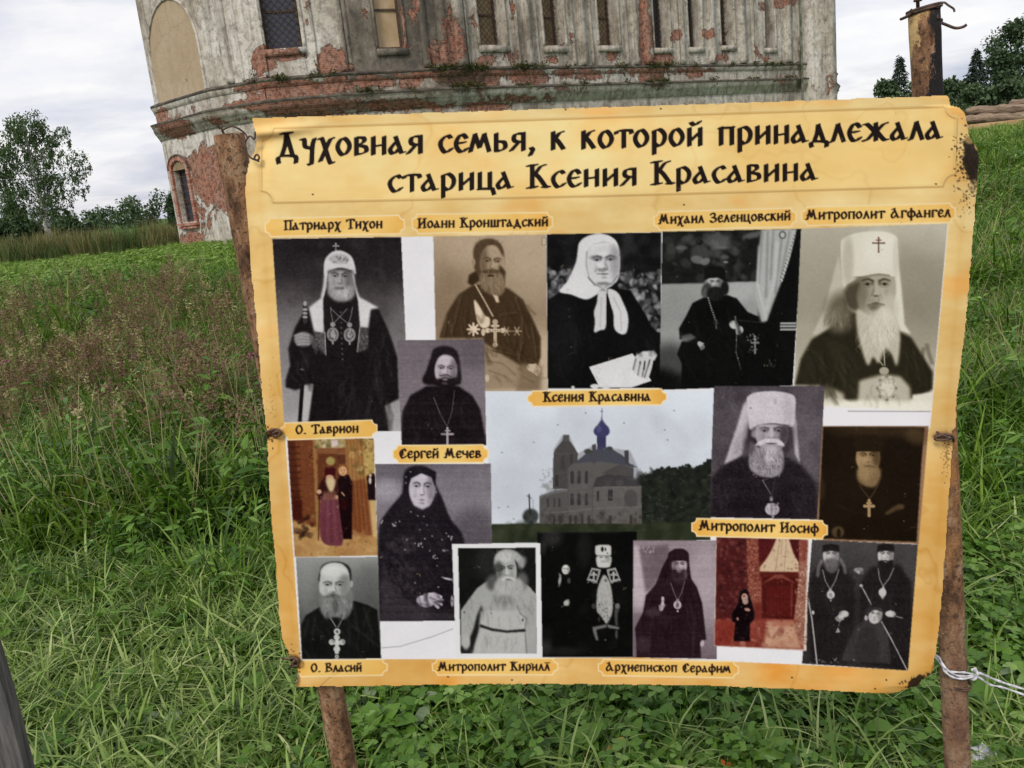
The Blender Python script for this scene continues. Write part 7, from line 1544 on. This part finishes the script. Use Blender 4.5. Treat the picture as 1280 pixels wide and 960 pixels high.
leafy(93, 598, .30, 7, YEL, 'cluster of yellow leaves hanging in the grass at the left', 'yellowing_plant', 'plant', (.05, .085), .42, spread=.035, up=-.6)
leafy(166, 568, .32, 3, YEL, 'small yellow leaf tip standing above the grass', 'yellowing_plant', 'plant', (.02, .04), .5, spread=.012)
leafy(302, 545, .35, 2, YEL, 'single yellow leaf beside the poster edge', 'yellowing_plant', 'plant', (.02, .035), .5, spread=.01)
leafy(178, 918, .07, 3, YEL, 'yellow leaf lying on the mown grass at the lower left', 'yellow_leaf', 'leaf', (.035, .05), .5, spread=.012, up=-.1)
leafy(540, 900, .06, 2, YEL, 'yellow leaf under the poster bottom edge, left part', 'yellow_leaf', 'leaf', (.03, .04), .6, spread=.008, up=-.1)
leafy(774, 932, .07, 2, YEL, 'yellow folded leaf under the middle of the poster', 'yellow_leaf', 'leaf', (.04, .06), .5, spread=.008, up=.4)
leafy(405, 947, .06, 2, YEL, 'yellow leaf right beside the foot of the left post', 'yellow_leaf', 'leaf', (.03, .04), .5, spread=.008, up=-.1)
PINK = leafmat('pink_petals', [(.34, .06, .17), (.45, .12, .26)], .3, .6); ORG = leafmat('orange_petals', [(.55, .10, .02), (.60, .22, .03)], .3, .6)
for px, py, lb in ((8, 452, 'pink flower by the left edge of the picture'), (312, 444, 'pink flower closest to the left post'), (277, 459, 'pink flower left of the poster edge'), (168, 446, 'pale pink flower amid the brown seed heads')): leafy(px, py, .5, 12, PINK, lb, 'pink_flower', 'flower', (.018, .03), .7, 'pink flowers in the tall grass', .014, .3)
for px, py, lb in ((850, 957, 'orange flower at the bottom edge under the poster'), (906, 960, 'orange flower at the bottom edge, right one')): leafy(px, py, .06, 8, ORG, lb, 'orange_flower', 'flower', (.012, .02), .7, 'orange flowers at the bottom edge', .006, .3)
# crumpled white plastic by the right post
bm = bmesh.new(); bmesh.ops.create_icosphere(bm, subdivisions=4, radius=1); c0 = at_z(1226, 946, .05)
for v in bm.verts:
    n_ = v.co.copy(); q = vnoise(np.array(n_.x*2+9.), np.array(n_.y*2+n_.z*3+9.), .5, oct=4); r_ = .6+float(q)*.9; v.co = Vector((n_.x*.038*r_, n_.y*.03*r_, n_.z*.034*r_))+c0
m, nt, b = mat('white_crumpled_plastic'); ob = N(nt, 'ShaderNodeTexCoord').outputs['Object']; L(nt, ramp(nt, noise(nt, ob, 40, 4), [(.4, (.42, .43, .46)), (.6, (.72, .73, .76))]), b.inputs['Base Color']); b.inputs['Roughness'].default_value = .4
link('crumpled_plastic', bm_mesh(bm, 'crumpled_plastic', m), label='crumpled white plastic scrap lying beside the right post', cat='litter')

# ------------------------------------------------------------------ trees
DLEAF = leafmat('dark_tree_leaf', [(.045, .075, .042), (.085, .130, .066), (.135, .19, .095)], .15, .7, spec=.15)  # lightened and blued: distance haze is mixed into the leaf colour
BLEAF = leafmat('birch_leaf', [(.036, .066, .026), (.066, .108, .042), (.11, .16, .07)], .25, .7, spec=.15)
CON = leafmat('spruce_needles', [(.020, .034, .026), (.036, .056, .040), (.055, .078, .052)], .08, .8, spec=.1)
m, nt, b = mat('dark_bark'); b.inputs['Base Color'].default_value = (.06, .05, .04, 1); BARK = m
m, nt, b = mat('birch_bark'); ob = N(nt, 'ShaderNodeTexCoord').outputs['Object']; mp = N(nt, 'ShaderNodeMapping'); mp.inputs['Scale'].default_value = (1, 1, 4); L(nt, ob, mp.inputs[0])
L(nt, ramp(nt, noise(nt, mp.outputs[0], 2.2, 4), [(.42, (.06, .055, .05)), (.5, (.55, .53, .50))]), b.inputs['Base Color']); WBARK = m
def cloud(g, c, rad, n, l, w, droop=0, shell=.5):
    a = pr.normal(0, 1, (n, 3)); a /= np.linalg.norm(a, axis=1, keepdims=True); r = (shell+(1-shell)*pr.rand(n))**.7; c_ = np.asarray(c)[None]+a*r[:, None]*np.asarray(rad)[None]
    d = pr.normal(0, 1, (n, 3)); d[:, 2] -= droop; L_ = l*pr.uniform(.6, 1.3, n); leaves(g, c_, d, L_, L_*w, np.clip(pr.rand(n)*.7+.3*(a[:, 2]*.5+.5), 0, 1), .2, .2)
def tree(name, lab, cat, px, py_top, py_base, dist, width_px, mt=DLEAF, kind='round', group=None, nc=26, nl=150, lsz=.35, bark=BARK):
    base = at_y(px, py_base, dist); top = at_y(px, py_top, dist); H_ = top.z-base.z; x, y = base.x, base.y; z0 = min(base.z, float(gz(np.array(x), np.array(y))))-.1
    H_ = top.z-z0; Wm = width_px/F*dist/2; o = empty(name, (x, y, z0), label=lab, cat=cat, group=group); g = Geo(); bm = bmesh.new()
    tr_ = [Vector((x+math.sin(i*.9)*H_*.008, y, z0+H_*i/8*.93)) for i in range(9)]; tube(bm, tr_, [H_*(.024 if bark is WBARK else .016)*(1.15-i/8.2) for i in range(9)], 8)
    if kind == 'spruce':
        nlay = 38
        for k in range(nlay):
            t = k/(nlay-1); zz_ = z0+H_*(.08+.90*t); R_ = (Wm*(1-t)**.85+.1)*pr.uniform(.72, 1.15); m_ = int(nl*(.3+(1-t))*.5)
            a = pr.uniform(0, 6.283, m_); r = R_*np.sqrt(pr.rand(m_))*pr.uniform(.7, 1.15, m_); c_ = np.stack([x+r*np.cos(a), y+r*np.sin(a), zz_-r*.28+pr.normal(0, H_*.02, m_)], 1)
            d = np.stack([np.cos(a), np.sin(a), pr.uniform(-.7, .1, m_)], 1); leaves(g, c_, d, np.full(m_, lsz)*pr.uniform(.6, 1.3, m_), np.full(m_, lsz*.4), pr.rand(m_), .2, .2)
    else:
        for k in range(nc):
            if kind == 'birch':
                t = .30+.70*(k+.5)/nc; prof = math.sin(min(1, (t-.14)/.90)*math.pi)**.6; a = pr.uniform(0, 6.283); R_ = Wm*prof*pr.uniform(.25, .95); cr_ = Wm*pr.uniform(.14, .27)
            else:
                t = .25+.72*pr.rand(); prof = math.sqrt(max(.05, 1-((t-.5)/.52)**2)); a = pr.uniform(0, 6.283); R_ = Wm*prof*pr.uniform(.1, .85); cr_ = Wm*pr.uniform(.22, .38)
            c_ = (x+R_*math.cos(a), y+R_*math.sin(a)*.8, z0+H_*t*.97)
            p0 = Vector((x, y, z0+H_*max(.15, t-.22))); bq = .45 if kind == 'birch' else 1; tube(bm, [p0, p0.lerp(Vector(c_), .6)+Vector((0, 0, H_*.02)), Vector(c_)], [H_*.006*bq, H_*.004*bq, H_*.0015*bq], 5)
            cloud(g, c_, (cr_, cr_, cr_*(.95 if kind != 'birch' else .8)), nl, lsz, .55, .3 if kind != 'birch' else 1.2, .25)
            if kind == 'birch':
                for s in range(3): cloud(g, (c_[0]+pr.uniform(-cr_, cr_), c_[1], c_[2]-cr_*pr.uniform(.9, 1.7)), (cr_*.22, cr_*.22, cr_*.6), nl//5, lsz, .5, 1.6, 0)
    link('trunk', bm_mesh(bm, 'trunk', bark, True), parent=o); link('crown', g.mesh('crown', mt, False), parent=o); return o
tree('birch_tree', 'tall birch with white trunk and airy drooping crown standing alone at the left', 'tree', 62, 139, 303, 72, 128, BLEAF, 'birch', nc=54, nl=215, lsz=.18, bark=WBARK)
tree('birch_tree', 'thin low birch branch clump left of the tall birch base', 'tree', 18, 240, 300, 76, 28, BLEAF, 'birch', nc=8, nl=80, lsz=.24, bark=WBARK)
tree('bushy_tree', 'dark round bush at the left edge under the birch', 'bush', 14, 272, 312, 66, 58, group=None, nc=24, lsz=.3)
tree('bushy_tree', 'low dark bush to the right of the birch trunk', 'bush', 96, 276, 304, 80, 50, nc=22, lsz=.32)
tree('bushy_tree', 'small dark bush immediately left of the birch trunk', 'bush', 46, 278, 303, 78, 34, nc=16, lsz=.3)
tree('bushy_tree', 'dark tree peeping out beside the left wall of the church', 'tree', 226, 240, 290, 62, 26, nc=18, lsz=.3)
GB = 'trees behind the log pile on the right'
for nm, lb, px, t_, b_, d_, w_, kd, mt, nc in (
 ('spruce_tree', 'dark pointed spruce standing left of the right post above the poster', 1125, 70, 132, 105, 46, 'spruce', CON, 0),
 ('spruce_tree', 'pointed dark spruce between the right post and the tall trees', 1220, 62, 140, 98, 42, 'spruce', CON, 0),
 ('spruce_tree', 'small spruce just right of the rusty post', 1206, 98, 140, 100, 26, 'spruce', CON, 0),
 ('leafy_tree', 'tallest rounded tree at the right edge of the picture', 1268, 26, 150, 110, 92, 'round', DLEAF, 46),
 ('leafy_tree', 'broad dark tree filling the gap right of the pointed spruce', 1252, 62, 150, 104, 56, 'round', DLEAF, 36),
 ('leafy_tree', 'tall tree mostly beyond the right edge of the picture', 1330, 30, 150, 110, 90, 'round', DLEAF, 40),
 ('leafy_tree', 'low leafy tree left of the right post over the poster edge', 1104, 100, 136, 95, 56, 'round', DLEAF, 24),
 ('leafy_tree', 'low leafy tree behind the right post', 1150, 100, 142, 95, 56, 'round', DLEAF, 24),
 ('leafy_tree', 'low leafy tree between the post and the small spruce', 1188, 100, 142, 92, 46, 'round', DLEAF, 22),
 ('leafy_tree', 'lower green bush in front of the pointed spruce', 1216, 104, 148, 85, 52, 'round', DLEAF, 22),
 ('leafy_tree', 'low shrub in front of the tall trees above the logs', 1258, 100, 150, 84, 64, 'round', DLEAF, 22)):
    tree(nm, lb, 'tree', px, t_, b_, d_, w_, mt, kd, GB, nc, 150 if kd == 'round' else 260, .42)
# far wood all along the horizon
g = Geo()
for k in range(260):
    x = -190+k*1.75+pr.uniform(-1, 1); y = 215+pr.uniform(-12, 25); h = pr.uniform(5.2, 8.0)+1.6*math.sin(k*.21); h += 2.0*(x > -40)
    for s in range(3): cloud(g, (x+pr.uniform(-1.5, 1.5), y, h*(.25+.25*s)), (2.3, 2.1, h*.26), 95, .75, .6, .2, .1)
link('distant_wood', g.mesh('distant_wood', DLEAF, False), kind='stuff', label='low dark wood along the far edge of the fields', cat='wood')

# weeds that have taken root on the church ledges
g = Geo()
for x0_, x1_, z_, n_ in ((535, 605, ZL+.05, 16), (800, 838, ZL+.05, 8), (560, 600, ZB+.12, 10), (795, 835, ZB+.12, 7), (640, 780, ZL+.05, 9), (640, 780, ZB+.12, 8), (860, 990, ZL+.05, 9), (860, 990, ZB+.12, 6), (300, 420, ZL+.05, 7), (440, 530, ZB+.12, 7)):
    for k in range(n_):
        x = pr.uniform(x0_, x1_); i = max(j for j in range(len(plan_px)-1) if plan_px[j][0] <= x); A, B = PLAN[i], PLAN[i+1]; u, _ = face_uv(A, B, x, 90); t = (B-A).normalized(); n = Vector((t.y, -t.x, 0)); P_ = A+t*u+n*.22
        k0 = g.n; blades(g, 26, .16, (.10, .42), (.02, .04), (.3, 1.6), (.5, 2.2), 3, z_, cx=P_.x, cy=P_.y)
        c = np.array([[P_.x, P_.y, z_]])+pr.normal(0, .12, (14, 3)); leaves(g, c, pr.normal(0, 1, (14, 3)), np.full(14, .14), np.full(14, .08), pr.rand(14), .2, .3)
link('ledge_weeds', g.mesh('ledge_weeds', leafmat('ledge_weed', [(.04, .05, .015), (.09, .10, .03), (.17, .16, .07)], .2, .8, spec=.1)), kind='stuff', label='dry green weeds and moss growing on the church ledges', cat='weeds')
# ------------------------------------------------------------------ logs and a fresh plank on the rise to the right
m, nt, b = mat('grey_brown_log'); ob = N(nt, 'ShaderNodeTexCoord').outputs['Object']; mp = N(nt, 'ShaderNodeMapping'); mp.inputs['Scale'].default_value = (.5, 2, 4); L(nt, ob, mp.inputs[0]); w_ = noise(nt, mp.outputs[0], 4, 7, .75)
L(nt, ramp(nt, w_, [(.35, (.07, .045, .03)), (.50, (.26, .185, .13)), (.66, (.46, .34, .23))]), b.inputs['Base Color']); L(nt, bump(nt, w_, .8, .05), b.inputs['Normal']); b.inputs['Roughness'].default_value = .9; LOGM = m
m, nt, b = mat('fresh_sawn_wood'); ob = N(nt, 'ShaderNodeTexCoord').outputs['Object']; L(nt, ramp(nt, noise(nt, ob, 3, 5), [(.35, (.45, .27, .13)), (.65, (.62, .42, .22))]), b.inputs['Base Color']); b.inputs['Roughness'].default_value = .8; FRESH = m
def log(p0, p1, r, dist, lab, mt=LOGM, name='log'):
    A_, B_ = at_y(*p0, dist), at_y(*p1, dist+.6); bm = bmesh.new(); n = 30
    tube(bm, [A_.lerp(B_, i/n)+Vector((0, 0, rp.uniform(-.02, .02))) for i in range(n+1)], [r*rp.uniform(.82, 1.05)*(.5 if i == 0 else 1) for i in range(n+1)], 12, wob=.22, rng=rp)
    return link(name, bm_mesh(bm, name, mt, True), label=lab, cat='log', group='logs on the rise')
log((1208, 139), (1420, 126), .16, 30.2, 'upper grey brown log of the pile on the right'); log((1204, 150), (1420, 139), .17, 30.0, 'second grey brown log under the upper one'); log((1216, 157), (1420, 148), .15, 30.5, 'lowest log of the pile, half hidden by the plank')
log((1262, 130), (1420, 119), .15, 30.8, 'short dark log end on top of the pile at the picture edge')
A_, B_ = at_y(1205, 160, 29.2), at_y(1420, 137, 29.4); bm = bmesh.new(); ax = (B_-A_).normalized(); up = Vector((0, 0, 1)); up = (up-ax*up.dot(ax)).normalized(); box(bm, (A_+B_)/2, (B_-A_).length, .16, .17, (ax, ax.cross(up), up))
bmesh.ops.bevel(bm, geom=bm.edges[:], offset=.012, segments=1, affect='EDGES')
link('plank', bm_mesh(bm, 'plank', FRESH), label='fresh pale yellow plank lying in front of the logs', cat='plank')
print('script', round(time.time()-T0, 1))
